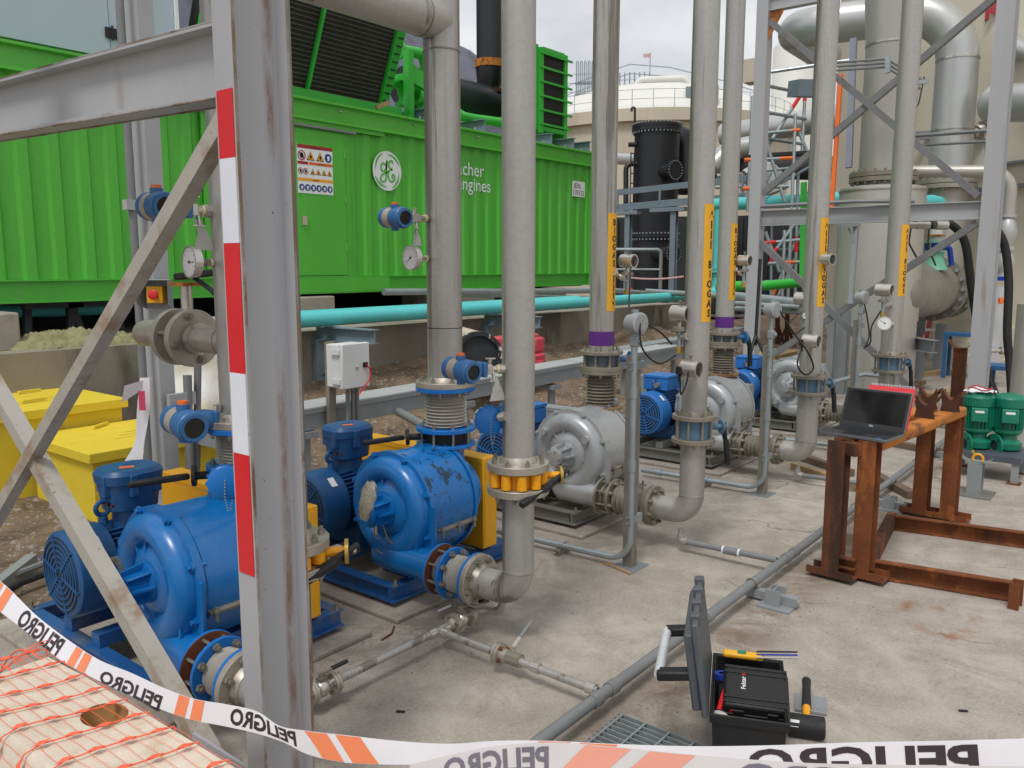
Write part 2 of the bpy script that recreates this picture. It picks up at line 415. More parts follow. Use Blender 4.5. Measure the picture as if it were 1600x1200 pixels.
# ================================================================ SETTING
def floor_material():
    m = bpy.data.materials.new('worn_concrete_floor'); m.use_nodes = True
    N, L = m.node_tree.nodes, m.node_tree.links
    b = N['Principled BSDF']; b.inputs['Roughness'].default_value = .88
    geo = N.new('ShaderNodeNewGeometry')
    def nzf(sc, det, rg, st=(1, 1, 1), dist=0):
        mpn = N.new('ShaderNodeMapping'); mpn.inputs['Scale'].default_value = st
        L.new(geo.outputs['Position'], mpn.inputs['Vector'])
        t = N.new('ShaderNodeTexNoise'); t.inputs['Scale'].default_value = sc; t.inputs['Detail'].default_value = det; t.inputs['Roughness'].default_value = rg; t.inputs['Distortion'].default_value = dist
        L.new(mpn.outputs[0], t.inputs['Vector']); return t.outputs['Fac']
    def rmp(f, a, c, lo=0, hi=1):
        mr = N.new('ShaderNodeMapRange'); mr.inputs[1].default_value = a; mr.inputs[2].default_value = c; mr.inputs[3].default_value = lo; mr.inputs[4].default_value = hi
        L.new(f, mr.inputs[0]); return mr.outputs[0]
    def mixc(f, a, c):
        x = N.new('ShaderNodeMix'); x.data_type = 'RGBA'
        L.new(f, x.inputs[0]) if not isinstance(f, float) else setattr(x.inputs[0], 'default_value', f)
        for k, v in ((6, a), (7, c)):
            if isinstance(v, tuple): x.inputs[k].default_value = (*v, 1)
            else: L.new(v, x.inputs[k])
        return x.outputs[2]
    c = mixc(rmp(nzf(1.1, 9, .62, dist=.6), .32, .68), hexc('#928a82'), hexc('#b3aba1'))
    c = mixc(rmp(nzf(4.5, 8, .7, dist=.4), .40, .62, 0, .75), c, hexc('#827970'))
    c = mixc(rmp(nzf(2.1, 9, .72, (1, .45, 1), .9), .58, .70, 0, .45), c, hexc('#c8c1b6'))
    c = mixc(rmp(nzf(70, 4, .7), .36, .62, .0, .30), c, hexc('#c9c1b4'))
    c = mixc(rmp(nzf(38, 5, .7), .62, .72, 0, .55), c, hexc('#5f564b'))
    c = mixc(rmp(nzf(6, 10, .78, dist=1.2), .63, .72, 0, .55), c, hexc('#6b6257'))
    # loose dirt swept against the floor line, dark splashes
    sxy = N.new('ShaderNodeSeparateXYZ'); L.new(geo.outputs['Position'], sxy.inputs[0])
    da = N.new('ShaderNodeMath'); da.operation = 'SUBTRACT'; da.inputs[1].default_value = 1.50; L.new(sxy.outputs[1], da.inputs[0])
    db = N.new('ShaderNodeMath'); db.operation = 'ABSOLUTE'; L.new(da.outputs[0], db.inputs[0])
    dm = N.new('ShaderNodeMath'); dm.operation = 'MULTIPLY'; L.new(rmp(db.outputs[0], .03, .26, 1, 0), dm.inputs[0]); L.new(rmp(nzf(3.2, 9, .75, dist=.8), .42, .60), dm.inputs[1])
    c = mixc(dm.outputs[0], c, hexc('#7a6b5a'))
    c = mixc(rmp(nzf(.9, 7, .6, (1, 1, 1), .5), .56, .66, 0, .4), c, hexc('#7d746a'))
    # darker mottled band along the blower pads, hairline cracks
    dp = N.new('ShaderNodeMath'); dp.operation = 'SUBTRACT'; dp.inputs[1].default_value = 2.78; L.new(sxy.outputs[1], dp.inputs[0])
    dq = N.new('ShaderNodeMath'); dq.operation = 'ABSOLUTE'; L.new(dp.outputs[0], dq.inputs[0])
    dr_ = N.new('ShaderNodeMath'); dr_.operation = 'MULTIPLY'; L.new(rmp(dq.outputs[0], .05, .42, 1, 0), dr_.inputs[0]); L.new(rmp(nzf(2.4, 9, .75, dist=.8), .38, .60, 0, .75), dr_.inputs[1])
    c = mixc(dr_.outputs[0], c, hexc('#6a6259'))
    vw = N.new('ShaderNodeVectorMath'); vw.operation = 'ADD'; vs2 = N.new('ShaderNodeVectorMath'); vs2.operation = 'SCALE'; vs2.inputs['Scale'].default_value = .5
    nv2 = N.new('ShaderNodeTexNoise'); nv2.inputs['Scale'].default_value = 2.2; nv2.inputs['Detail'].default_value = 6; L.new(geo.outputs['Position'], nv2.inputs['Vector'])
    L.new(nv2.outputs['Color'], vs2.inputs[0]); L.new(geo.outputs['Position'], vw.inputs[0]); L.new(vs2.outputs[0], vw.inputs[1])
    vo = N.new('ShaderNodeTexVoronoi'); vo.feature = 'DISTANCE_TO_EDGE'; vo.inputs['Scale'].default_value = .55; L.new(vw.outputs[0], vo.inputs['Vector'])
    ck = N.new('ShaderNodeMath'); ck.operation = 'MULTIPLY'; L.new(rmp(vo.outputs['Distance'], .0, .006, .7, 0), ck.inputs[0]); L.new(rmp(nzf(1.3, 3, .5), .52, .60), ck.inputs[1])
    c = mixc(ck.outputs[0], c, hexc('#5d554c'))
    # rust stain left by the steel frame that lay on the slab
    sep = N.new('ShaderNodeVectorMath'); sep.operation = 'DISTANCE'; sep.inputs[1].default_value = (4.534, 0.895, 0.000)
    wob = N.new('ShaderNodeVectorMath'); wob.operation = 'ADD'
    nv = N.new('ShaderNodeTexNoise'); nv.inputs['Scale'].default_value = 5; L.new(geo.outputs['Position'], nv.inputs['Vector'])
    sc = N.new('ShaderNodeVectorMath'); sc.operation = 'SCALE'; sc.inputs['Scale'].default_value = .22
    L.new(nv.outputs['Color'], sc.inputs[0]); L.new(geo.outputs['Position'], wob.inputs[0]); L.new(sc.outputs[0], wob.inputs[1]); L.new(wob.outputs[0], sep.inputs[0])
    ringm = N.new('ShaderNodeMath'); ringm.operation = 'SUBTRACT'; ringm.inputs[1].default_value = .20; L.new(sep.outputs['Value'], ringm.inputs[0])
    ab = N.new('ShaderNodeMath'); ab.operation = 'ABSOLUTE'; L.new(ringm.outputs[0], ab.inputs[0])
    mul = N.new('ShaderNodeMath'); mul.operation = 'MULTIPLY'
    L.new(rmp(ab.outputs[0], .0, .07, .8, 0), mul.inputs[0]); L.new(rmp(nzf(3.5, 4, .6), .46, .58), mul.inputs[1])
    c = mixc(mul.outputs[0], c, hexc('#8a5f3c'))
    L.new(c, b.inputs['Base Color'])
    bp = N.new('ShaderNodeBump'); bp.inputs['Strength'].default_value = .35; bp.inputs['Distance'].default_value = .006
    L.new(nzf(55, 9, .75), bp.inputs['Height']); L.new(bp.outputs[0], b.inputs['Normal'])
    return m
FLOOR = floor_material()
SOIL = mat('brown_stony_soil', '#75634f', .95, 0, .3, 2.4, dirt=('#4c3f33', 3.5, .50, .12, UP, .7), spots=('#a3968a', 34, .58, .08, UP, .8), bump=(30, .8))
GRAVEL = mat('gravel_pebbles', '#8a7f73', .9, 0, .4, 40)
HILLM = mat('hazy_hillside', '#5d5f6b', 1, 0, .25, .02, dirt=('#3f434d', .03, .5, .1, UP, .7))

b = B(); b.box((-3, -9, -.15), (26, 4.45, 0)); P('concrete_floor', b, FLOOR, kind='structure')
b = B(); b.add([(-600, -600, -.2), (900, -600, -.2), (900, 900, -.2), (-600, 900, -.2)], [(0, 1, 2, 3)]); P('ground', b, SOIL, kind='structure')

def soil_z(x, y):
    t = max(0, min(1, (y - 4.9) / 3.1)) * max(.12, min(1, (x - 3.2) / 3.0)) ** .5
    z = -.03 + .55 * t * t + .05 * noise.noise(V((x * .7, y * .7, 0))) * min(1, max(0, (y - 4.5)) * 2) + .022 * noise.noise(V((x * 3.1, y * 3.1, 4)))
    z += .22 * math.exp(-((x - 13.6) ** 2 + (y - 7.3) ** 2) / 1.1)        # heap under the turquoise pipe
    z += .16 * math.exp(-((x - 9.0) ** 2) / 3.5 - ((y - 7.8) ** 2) / .12)
    return z
b = B(); b.sheet(lambda u, v: (-1 + 24 * u, 4.43 + 3.65 * v, soil_z(-1 + 24 * u, 4.43 + 3.65 * v)), 240, 60); P('soil', b, SOIL, kind='structure')

# pebbles and clods, nobody could count them
b = B(); rs = random.Random(3)
for i in range(9000):
    x = rs.uniform(1.0, 15); y = rs.uniform(4.46, 7.95); s = rs.choice([.006, .008, .010, .012, .014, .018, .024, .034])
    z = soil_z(x, y)
    vs = [(x + s * rs.uniform(.6, 1.3) * dx, y + s * rs.uniform(.6, 1.3) * dy, z + s * dz * rs.uniform(.5, 1)) for dx, dy, dz in ((1, 0, 0), (0, 1, 0), (-1, 0, 0), (0, -1, 0), (.1, .1, .8))]
    b.add(vs, [(0, 1, 4), (1, 2, 4), (2, 3, 4), (3, 0, 4)])
o = P('gravel', b, GRAVEL, kind='stuff', flat=True, label='loose pebbles and clods scattered over the brown soil', cat='gravel')
# grit on the slab and along the pads
b = B()
for i in range(1500):
    k = rs.random()
    if k < .45: x, y = rs.gauss(2.6, .25), rs.gauss(2.8, .15)
    elif k < .7: x, y = rs.uniform(2.6, 4.4), rs.gauss(1.45, .12)
    else: x, y = rs.uniform(1.5, 9), rs.uniform(-.5, 3)
    s = rs.choice([.0012, .0015, .002, .002, .003, .004, .006])
    b.add([(x + s * dx * rs.uniform(.6, 1.4), y + s * dy * rs.uniform(.6, 1.4), s * dz) for dx, dy, dz in ((1, 0, 0), (0, 1, 0), (-1, 0, 0), (0, -1, 0), (0, 0, .8))], [(0, 1, 4), (1, 2, 4), (2, 3, 4), (3, 0, 4)])
P('grit', b, mat('dark_grit', '#7d7467', .9, 0, .5, 50), kind='stuff', flat=True, label='dark grit and crumbs strewn on the concrete floor', cat='grit')

# plinth of the generator and its retaining wall
b = B(); b.box((-4, 8.02, -.1), (15.4, 14, .99)); P('plinth', b, PLINTH, kind='structure')
t = T('retaining_wall', 'stained low concrete retaining wall below the green container', 'wall', (-3, 7.8, 0))
b = B()
b.grid([[(x, 7.8 + (.22 if k > 1 else 0) + (.008 * noise.noise(V((x, k, 2)))), z) for k, z in ((0, -.1), (1, 1.0), (2, 1.0))] for x in [-3 + .3 * i for i in range(63)]])
P('wall_face', b, WALLC, t)

# hills far behind, clear of the sky
b = B(); rows = []
for i in range(90):
    a = R(20 + 105 * i / 89)
    env = 230.2
    deg = math.degrees(a)
    h = env * (1.0 + (deg - 45.4) * .035 if deg > 38.9 else max(.35, .77 - (38.9 - deg) * .055)) + 14 * noise.noise(V((deg * .3, 1, 0))) + 5 * noise.noise(V((deg * 1.6, 3, 0)))
    rows.append([(math.cos(a) * d, math.sin(a) * d, h * k - 3 + 6 * noise.noise(V((deg * .9, d * .01, k)))) for d, k in ((560, .0), (620, .35), (700, .72), (800, 1.0), (950, .8))])
b.grid(rows); P('hills', b, HILLM, kind='structure', ang=180)

# ================================================================ GREEN GENERATOR CONTAINER
CY = 9.13; CX0, CX1 = 1.2, 13.98; CZ0, CZ1 = 1.373, 3.91
t = T('generator_container', 'long bright green corrugated generator container on concrete blocks', 'container', ((CX0 + CX1) / 2, CY + 1.2, CZ0))
def corr(x0, x1, name='corrugated_panel', z0=CZ0 + .235, z1=CZ1 - .26):
    b = B(); pts = []; x = x0; p = .30
    while x < x1:
        pts += [(x, 0), (x + .10, 0), (x + .135, .036), (x + .265, .036)]
        x += p
    pts = [(min(px_, x1), d) for px_, d in pts] + [(x1, 0)]
    b.grid([[(px_, CY + d + .02, z) for z in (z0, z1)] for px_, d in pts])
    return P(name, b, GREEN, t, flat=True)
corr(CX0, 5.60); corr(7.86, CX1 - .06)
b = B()                                                          # back, ends and roof of the box
b.box((CX0 + .02, CY + .12, CZ0 + .1), (CX1 - .02, CY + 2.43, CZ1 - .05)); P('inner_box', b, GREEN, t)
b = B(); b.box((CX0 + .1, CY + 2.1, 1.0), (CX1 - .1, CY + 2.4, CZ0 - .005)); P('added_gap_backing', b, DARKV, t)  # invented dark beam, added to hide lit ground behind and darken the gap
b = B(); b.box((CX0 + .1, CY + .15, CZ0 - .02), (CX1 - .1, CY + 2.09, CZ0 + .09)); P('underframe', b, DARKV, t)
b = B(); b.ibeam((CX0, CY + .045, CZ0 + .117), (CX1, CY + .045, CZ0 + .117), .234, .13, .014, .02); P('bottom_rail', b, GREEN, t)
b = B(); b.box((6.0, CY - .022, CZ0 + .016), (8.55, CY - .006, CZ0 + .218)); P('bottom_rail_cover', b, GREEN, t)
b = B(); b.prof((CX0, CY, CZ1), (CX1, CY, CZ1), [(-.06, -.27), (.06, -.27), (.06, 0), (-.09, 0), (-.09, -.03), (-.03, -.045), (-.03, -.23), (-.06, -.245)]); P('top_rail', b, GREEN, t)
b = B(); b.box((CX1 - .075, CY - .012, CZ0 + .02), (CX1 + .005, CY + .1, CZ1 - .04)); P('corner_post', b, GREEN, t)
b = B(); b.box((5.62, CY - .004, CZ0 + .236), (7.86, CY + .06, CZ1 - .27)); P('door_frame', b, GREEN, t)
b = B(); b.box((5.42, CY - .03, CZ1 - .33), (8.5, CY - .008, CZ1 - .25)); P('door_lintel', b, GREEN, t)
b = B(); b.box((5.6, CY - .06, 3.545), (7.95, CY - .006, 3.575)); P('rain_strip', b, CONDUIT, t)
for x0, x1, s in ((5.74, 6.70, 1), (6.715, 7.76, 0)):
    b = B(); b.box((x0, CY - .022, CZ0 + .245), (x1, CY - .006, 3.52)); d = P('door', b, GREEN, t, bevel=.006)
    b = B()
    for z in (1.95, 2.6, 3.2): b.cyl((x0 + .01 if s else x1 - .01, CY - .03, z), (x0 + .01 if s else x1 - .01, CY - .03, z + .11), .014, n=8)
    PS('hinge', b, GREEN, d)
b = B(); b.box((7.002, 9.130, 2.277)[:1] + (CY - .05, 2.28), (7.002 + .07, CY - .022, 2.40)); P('door_handle', b, STEELB, t)
# lashing hooks on the top rail
b = B()
for k in range(9):
    x = 2.0 + k * 1.42; b.tube([(x - .03, CY - .035, CZ1 - .08), (x - .02, CY - .07, CZ1 - .1), (x + .02, CY - .07, CZ1 - .1), (x + .03, CY - .035, CZ1 - .08)], .008, n=6)
PS('lashing_hook', b, STEELB, t)
# --- warning sign on the door
SX0, SX1, SZ0, SZ1 = 6.959, 7.541, 2.695, 3.317
sw, sh = SX1 - SX0, SZ1 - SZ0
def sg(d): return lambda x, y: (SX0 + x * sw, CY - .028 - d, SZ0 + y * sh)
b = B(); b.box((SX0, CY - .029, SZ0), (SX1, CY - .0235, SZ1)); sign = P('warning_sign', b, SIGNW, t, label='white safety sign with prohibition, hazard and protection symbols')
f1, f2, f3 = sg(.003), sg(.005), sg(.007)
asp = sw / sh
def rect(b, x0, y0, x1, y1, f): return poly(b, [(x0, y0), (x1, y0), (x1, y1), (x0, y1)], f)
b = B(); rect(b, 0, .925, 1, 1, f1); rect(b, 0, .595, .3, .655, f1); PS('red_header', b, SIGNR, sign)
b = B(); rect(b, .32, .595, 1, .655, f1); P('orange_header', b, SIGNO, sign)
b = B(); rect(b, 0, .255, 1, .315, f1)
def tri(b, cx, cy, s, f): return poly(b, [(cx - s, cy - s * asp * .8), (cx + s, cy - s * asp * .8), (cx, cy + s * asp * .95)], f)
P('yellow_header', b, SIGNY, sign)
b = B(); b2 = B()
for cx, cy, s in ((.37, .775, .115), (.64, .775, .115), (.42, .455, .075), (.58, .455, .075), (.74, .455, .075), (.90, .455, .075)):
    tri(b2, cx, cy, s, f1); tri(b, cx, cy, s * .8, f2)
PS('hazard_triangle', b, SIGNY, sign); PS('triangle_border', b2, INK, sign)
b = B()
for cx, cy, r in ((.12, .775, .11), (.08, .455, .07), (.22, .455, .07)):
    ring2(b, cx, cy, r * .8, r, lambda x, y, cx=cx, cy=cy: f2(x, cy + (y - cy) * asp))
    stroke2(b, [(cx - r * .6, cy + r * .6 * asp), (cx + r * .6, cy - r * .6 * asp)], r * .2, f3)
PS('prohibition_ring', b, SIGNR, sign)
b = B()
for cx, cy, r in ((.12, .775, .055), (.37, .76, .035), (.64, .76, .035), (.08, .455, .03), (.22, .455, .03), (.42, .44, .02), (.58, .44, .02), (.74, .44, .02), (.9, .44, .02)):
    poly(b, [(x, cy + (y - cy) * asp * 1.2) for x, y in disc2(cx, cy, r, 7)], f3)
lettering(b, 'WARNUNG', lambda x, y: f2(.5 + x, .94 + y), .05, align='c'); lettering(b, 'ACHTUNG', lambda x, y: f2(.66 + x, .605 + y), .045, align='c'); lettering(b, 'HINWEIS', lambda x, y: f2(.5 + x, .265 + y), .045, align='c')
P('pictogram', b, INK, sign, kind='stuff')
b = B(); bw = B()
pr = [(.87, .775, .1)] + [(.1 + .16 * i, .12, .075) for i in range(6)]
for cx, cy, r in pr:
    poly(b, [(x, cy + (y - cy) * asp) for x, y in disc2(cx, cy, r, 18)], f2)
    poly(bw, [(x, cy + (y - cy) * asp) for x, y in disc2(cx + r * .05, cy + r * .1, r * .45, 9, 1, .8)], f3); poly(bw, [(x, cy - r * .4 + (y - cy) * asp) for x, y in disc2(cx, cy, r * .3, 6, 1.1, .8)], f3)
PS('mandatory_disc', b, SIGNB, sign); PS('mandatory_symbol', bw, SIGNW, sign, kind='stuff')
# --- round script logo
LX, LZ, LR = 8.581, 3.112, 0.2815
def lg(d): return lambda x, y: (LX + x * LR, CY + .012 - d, LZ + y * LR)
b = B(); poly(b, disc2(0, 0, 1, 40), lg(.0)); logo = P('round_logo', b, SIGNW, t, label='white round logo with green script letters')
b = B(); g1, g2 = lg(.003), lg(.005)
for k in range(4):
    a = 90 * k + 20
    n = 16; vs = []
    for i in range(n + 1):
        u = i / n; ra = R(a + 78 * u); r0 = .90 - .10 * u; w = .055 * math.sin(math.pi * min(1, .12 + u * .95))
        vs += [g1((r0 - w) * math.cos(ra), (r0 - w) * math.sin(ra)), g1((r0 + w) * math.cos(ra), (r0 + w) * math.sin(ra))]
    b.add(vs, [(2 * i, 2 * i + 1, 2 * i + 3, 2 * i + 2) for i in range(n)])
def smooth(pts, n=8):
    out = []; Pp = [pts[0]] + pts + [pts[-1]]
    for i in range(1, len(Pp) - 2):
        p0, p1, p2, p3 = (V(q + (0,)) if len(q) == 2 else V(q) for q in Pp[i - 1:i + 3])
        for k in range(n):
            s = k / n
            out.append(.5 * ((2 * p1) + (-p0 + p2) * s + (2 * p0 - 5 * p1 + 4 * p2 - p3) * s * s + (-p0 + 3 * p1 - 3 * p2 + p3) * s ** 3))
    out.append(V(Pp[-1] + (0,)) if len(Pp[-1]) == 2 else V(Pp[-1])); return out
gG = [(-.10, .28), (-.28, .36), (-.44, .22), (-.40, .0), (-.24, -.02), (-.08, .14), (-.02, .42), (-.02, .5), (-.06, .3), (-.08, -.1), (-.12, -.42), (-.30, -.58), (-.48, -.48), (-.42, -.28), (-.2, -.14), (.06, -.02)]
gE = [(.36, .40), (.34, .52), (.18, .50), (.10, .32), (.18, .16), (.34, .10), (.16, .04), (.04, -.16), (.10, -.42), (.30, -.52), (.50, -.40), (.50, -.22), (.38, -.16), (.32, -.28), (.40, -.36)]
for s in (gG, gE): stroke2(b, [(p.x, p.y) for p in smooth(s)], .095, g2)
P('logo_script', b, GREEN, logo)
def cf(px0, z0): return lambda x, y: (px0 + x, CY + .010, z0 + y)
b = B(); lettering(b, 'Jenbacher', cf(10.75, 3.195), .30, fit=1.198, align='r')
lettering(b, 'gas engines', cf(10.91, 2.958), .30, fit=1.272, align='r')
P('white_lettering', b, SIGNW, t)
NX0, NX1, NZ0, NZ1 = 13.33, 13.75, 3.055, 3.342
b = B(); b.box((NX0, CY + .006, NZ0), (NX1, CY + .014, NZ1)); pl = P('number_plate', b, SIGNW, t, label='white sheet with black serial number')
b = B(); NH = NZ1 - NZ0; lettering(b, 'JEN:', lambda x, y: (NX0 + .03 + x, CY + .003, NZ0 + NH * .55 + y), NH * .46, fit=(NX1 - NX0) * .60); lettering(b, '139132', lambda x, y: (NX0 + .03 + x, CY + .003, NZ0 + NH * .10 + y), NH * .46, fit=(NX1 - NX0) * .84)
P('number_lettering', b, INK, pl)

# things on the container roof
def roof_y(px, py, y): return (px, py, y)
t = T('cladding_cabinet', 'pale blue grey clad cabinet standing on the container roof', 'cabinet', (2.6, 10.2, 3.9))
b = B(); b.box((-1.0, 9.42, 4.02), (4.746, 11.2, 6.4)); P('side_panel', b, CABIN, t)
b = B(); b.box((4.753, 9.42, 4.02), (5.519, 11.2, 6.4)); P('side_panel', b, CABIN, t)
b = B(); b.box((5.527, 9.39, 3.95), (5.568, 11.2, 6.4)); P('corner_strip', b, SIGNW, t)
b = B(); b.box((-1.0, 9.46, 3.92), (5.519, 11.15, 4.0)); P('base_strip', b, DARKV, t)
hx = 4.767
b = B()
for hz in (4.22, 5.3): b.box((hx - .07, 9.395, hz), (hx + .12, 9.415, hz + .11)); b.cyl((hx, 9.39, hz - .02), (hx, 9.39, hz + .13), .014, n=8)
PS('hinge', b, BLKP, t)

# big tilted radiator: face leans out over the container edge
t = T('tilted_radiator', 'dark tilted finned radiator in a green frame on the container', 'radiator', (6.6, 9.5, 3.95))
A0, A1 = V((5.840, 9.620, 4.101)), V((8.888, 9.620, 4.172))
A0.z = A1.z = (A0.z + A1.z) / 2 - .02
TOP = V((0, -.80, 1.9))
def rad(u, v, d=0.0):
    n = V((0, -1.9, -.80)).normalized()
    return A0.lerp(A1, u) + TOP * v + n * d
b = B(); b.add([rad(0, 0), rad(1, 0), rad(1, 1), rad(0, 1), rad(0, 0, -.22), rad(1, 0, -.22), rad(1, 1, -.22), rad(0, 1, -.22)], [(0, 1, 2, 3), (7, 6, 5, 4), (0, 4, 5, 1), (1, 5, 6, 2), (2, 6, 7, 3), (3, 7, 4, 0)])
P('finned_core', b, FIN, t)
b = B()
for k in range(34):
    v = .02 + k / 34.5; b.bar(rad(0, v, .006), rad(1, v, .006), .012, .012)
P('fin_row', b, FINL, t, kind='stuff')
b = B()
for u in (.0, .14, .555): b.bar(rad(u, 0, .03), rad(u, 1, .03), .045, .05, up=(0, -1, 0))
PS('divider_strip', b, GREENB, t)
b = B(); b.bar(rad(1.012, -.02, -.05), rad(1.012, 1, -.05), .16, .22, up=(0, -1, 0)); e = P('side_frame', b, GREENB, t)
b = B()
for k in range(17): v = .05 + k * .055; q = rad(1.012, v, .065); b.bar(q - V((.05, 0, 0)), q + V((.05, 0, 0)), .012, .05, up=(0, -1, 0))
P('slot', b, DARKV, e, kind='stuff')
b = B(); q0, q1 = rad(-.02, -.015, .05), rad(1.13, -.015, .05); b.bar(q0, q1, .10, .13); P('bottom_beam', b, GREENB, t)
b = B(); b.bar(rad(-.02, -.09, -.1), rad(.92, -.09, -.1), .1, .1); P('lower_beam', b, GREENB, t)
fx = 9.399
b = B(); b.bar((fx, 9.5, 3.93), (fx, 9.5, 5.0), .13, .10, up=(1, 0, 0)); b.bar((fx, 10.9, 3.93), (fx, 10.9, 5.0), .13, .1, up=(1, 0, 0)); b.bar((fx, 9.5, 4.62), (fx, 10.9, 4.62), .08, .1); PS('support_post', b, GREENB, t)
b = B(); b.add([(fx - .01, 9.47, 4.55), (fx + .62, 9.47, 4.40), (fx + .62, 9.47, 4.55), (fx - .01, 9.47, 4.86), (fx - .01, 9.53, 4.55), (fx + .62, 9.53, 4.40), (fx + .62, 9.53, 4.55), (fx - .01, 9.53, 4.86)], [(0, 1, 2, 3), (7, 6, 5, 4), (0, 4, 5, 1), (1, 5, 6, 2), (2, 6, 7, 3), (3, 7, 4, 0)])
P('bracket', b, GREENB, t); b = B(); b.bar((fx + .56, 9.5, 3.9), (fx + .56, 9.5, 4.5), .08, .08); PS('support_post', b, GREENB, t)
def fl_pipe(b, pts, r, fr=.05, n=14):
    b.tube(pts, r, n=n)
    for i, j in ((0, 1), (-1, -2)):
        a = (V(pts[j]) - V(pts[i])).normalized(); b.cyl(V(pts[i]), V(pts[i]) + a * .05, r * 1.6, n=16)
t = T('cooling_pipework', 'bright green flanged cooling pipes beside the tilted radiator', 'pipes', (fx + .4, 9.7, 3.95))
for pts in (((9.382, 9.700, 5.031), (9.913, 9.700, 5.075), (9.994, 9.700, 4.836), (9.982, 9.700, 4.243)), ((9.175, 9.750, 4.532), (9.473, 9.750, 4.580), (9.537, 9.750, 4.379), (9.533, 9.750, 4.224)), ((9.654, 9.600, 4.379), (9.825, 9.600, 4.385), (9.850, 9.600, 4.194))):
    b = B(); fl_pipe(b, fillet(pts, .12), .085); P('pipe', b, GREENB, t)
for pts in (((10.407, 9.450, 4.174), (10.916, 9.450, 4.181), (11.701, 9.450, 4.220)), ((11.000, 9.900, 4.271), (11.198, 9.900, 4.265), (11.230, 9.900, 4.065))):
    b = B(); fl_pipe(b, fillet(pts, .12), .075); P('pipe', b, GREENB, t)
t = T('exhaust_silencer', 'black horizontal exhaust silencer with riser stack on the container', 'silencer', (12.173, 10.600, 4.710))
b = B(); p0, p1 = V((10.524, 10.800, 4.890)), V((13.577, 10.800, 4.773)); p1.z = p0.z = (p0.z + p1.z) / 2
b.lathe(p0, p1 - p0, [(0, .1), (.02, .33), (.1, .36), ((p1 - p0).length, .36), ((p1 - p0).length + .1, .2)], 28); P('drum', b, BLACK, t)
s0 = V((12.878, 10.800, 5.014))
b = B(); b.lathe(s0 - V((0, 0, .2)), (0, 0, 1), [(0, .18), (.30, .18), (.42, .24), (.75, .27), (.8, .27), (.8, .25), (5, .25)], 24); P('stack', b, BLACK, t)
b = B(); b.cyl(s0 + V((0, 0, .03)), s0 + V((0, 0, .09)), .34, n=24); b.bolts(s0 + V((0, 0, .09)), (0, 0, 1), .30, 14, .022, .03, both=.06); P('stack_flange', b, RUSTD, t)
b = B(); b.cyl(s0 + V((0, 0, .52)), s0 + V((0, 0, .66)), .285, n=24); P('clamp_band', b, RUSTO, t)
t = T('small_radiator', 'upright green framed radiator with six dark panels', 'radiator', (13.063, 9.500, 4.249))
c0, c1 = V((12.820, 9.500, 4.277)), V((13.501, 9.500, 4.302)); zt = 5.636
W = c1.x - c0.x
b = B(); b.box((c0.x, 9.5, c0.z), (c1.x, 9.85, zt)); P('finned_core', b, FIN, t)
b = B()
for x in (c0.x - .09, c1.x): b.box((x, 9.46, c0.z - .1), (x + .1, 9.9, zt + .06))
for z in (c0.z - .05, zt): b.box((c0.x + .01, 9.465, z), (c1.x, 9.895, z + .08))
PS('frame', b, GREENB, t)
for k in range(6):
    z = c0.z + .05 + (zt - c0.z) * k / 5.4
    b = B(); b.box((c0.x - .1, 9.44, z), (c1.x + .24, 9.475, z + .035)); PS('tie_bar', b, GREENB, t)
b = B(); b.box((c0.x - .55, 9.5, c0.z - .05), (c0.x - .1, 9.9, zt + .1)); P('header_tank', b, GREENB, t)
b = B(); b.box((c0.x + .3, 9.6, c0.z - .45), (c0.x + .42, 9.8, c0.z - .1)); b.box((c1.x - .3, 9.6, c0.z - .45), (c1.x - .18, 9.8, c0.z - .1)); PS('foot', b, GREENB, t)
for px, lab in (((12.668, 9.400, 3.998), 'grey roof beam under the small upright radiator'), ((13.383, 9.400, 4.054), 'grey roof beam just right of the small upright radiator'), ((13.927, 9.400, 4.041), 'grey roof beam nearest the right end of the green container'), ((10.792, 9.400, 4.015), 'grey roof beam below the black silencer stack'), ((9.516, 9.400, 4.048), 'grey roof beam at the foot of the tilted radiator frame')):
    b = B(); q = V(px); q.z = 4.03; b.ibeam(q - V((0, .25, 0)), q + V((0, 1.6, 0)), .2, .12, .014, .01)
    t2 = T('roof_beam', lab, 'steel beam', (q.x, q.y, 3.91), 'grey beams on the container roof')
    P('beam', b, BGREY, t2); b = B(); b.box((q.x - .16, q.y - .2, 3.915), (q.x + .16, q.y - .05, 3.925)); b.cyl((q.x - .11, q.y - .12, 3.92), (q.x - .11, q.y - .12, 4.0), .018, n=6); b.cyl((q.x + .11, q.y - .12, 3.92), (q.x + .11, q.y - .12, 4.0), .018, n=6); P('clamp', b, GALV, t2)
b = B(); b.prof((8.540, 9.300, 4.013), (8.782, 9.300, 4.120), [(-.02, -.03), (.02, -.03), (.02, .03), (-.02, .03)]); o = P('plank', b, WOOD, label='short plank lying on the container roof below the radiator', cat='plank')

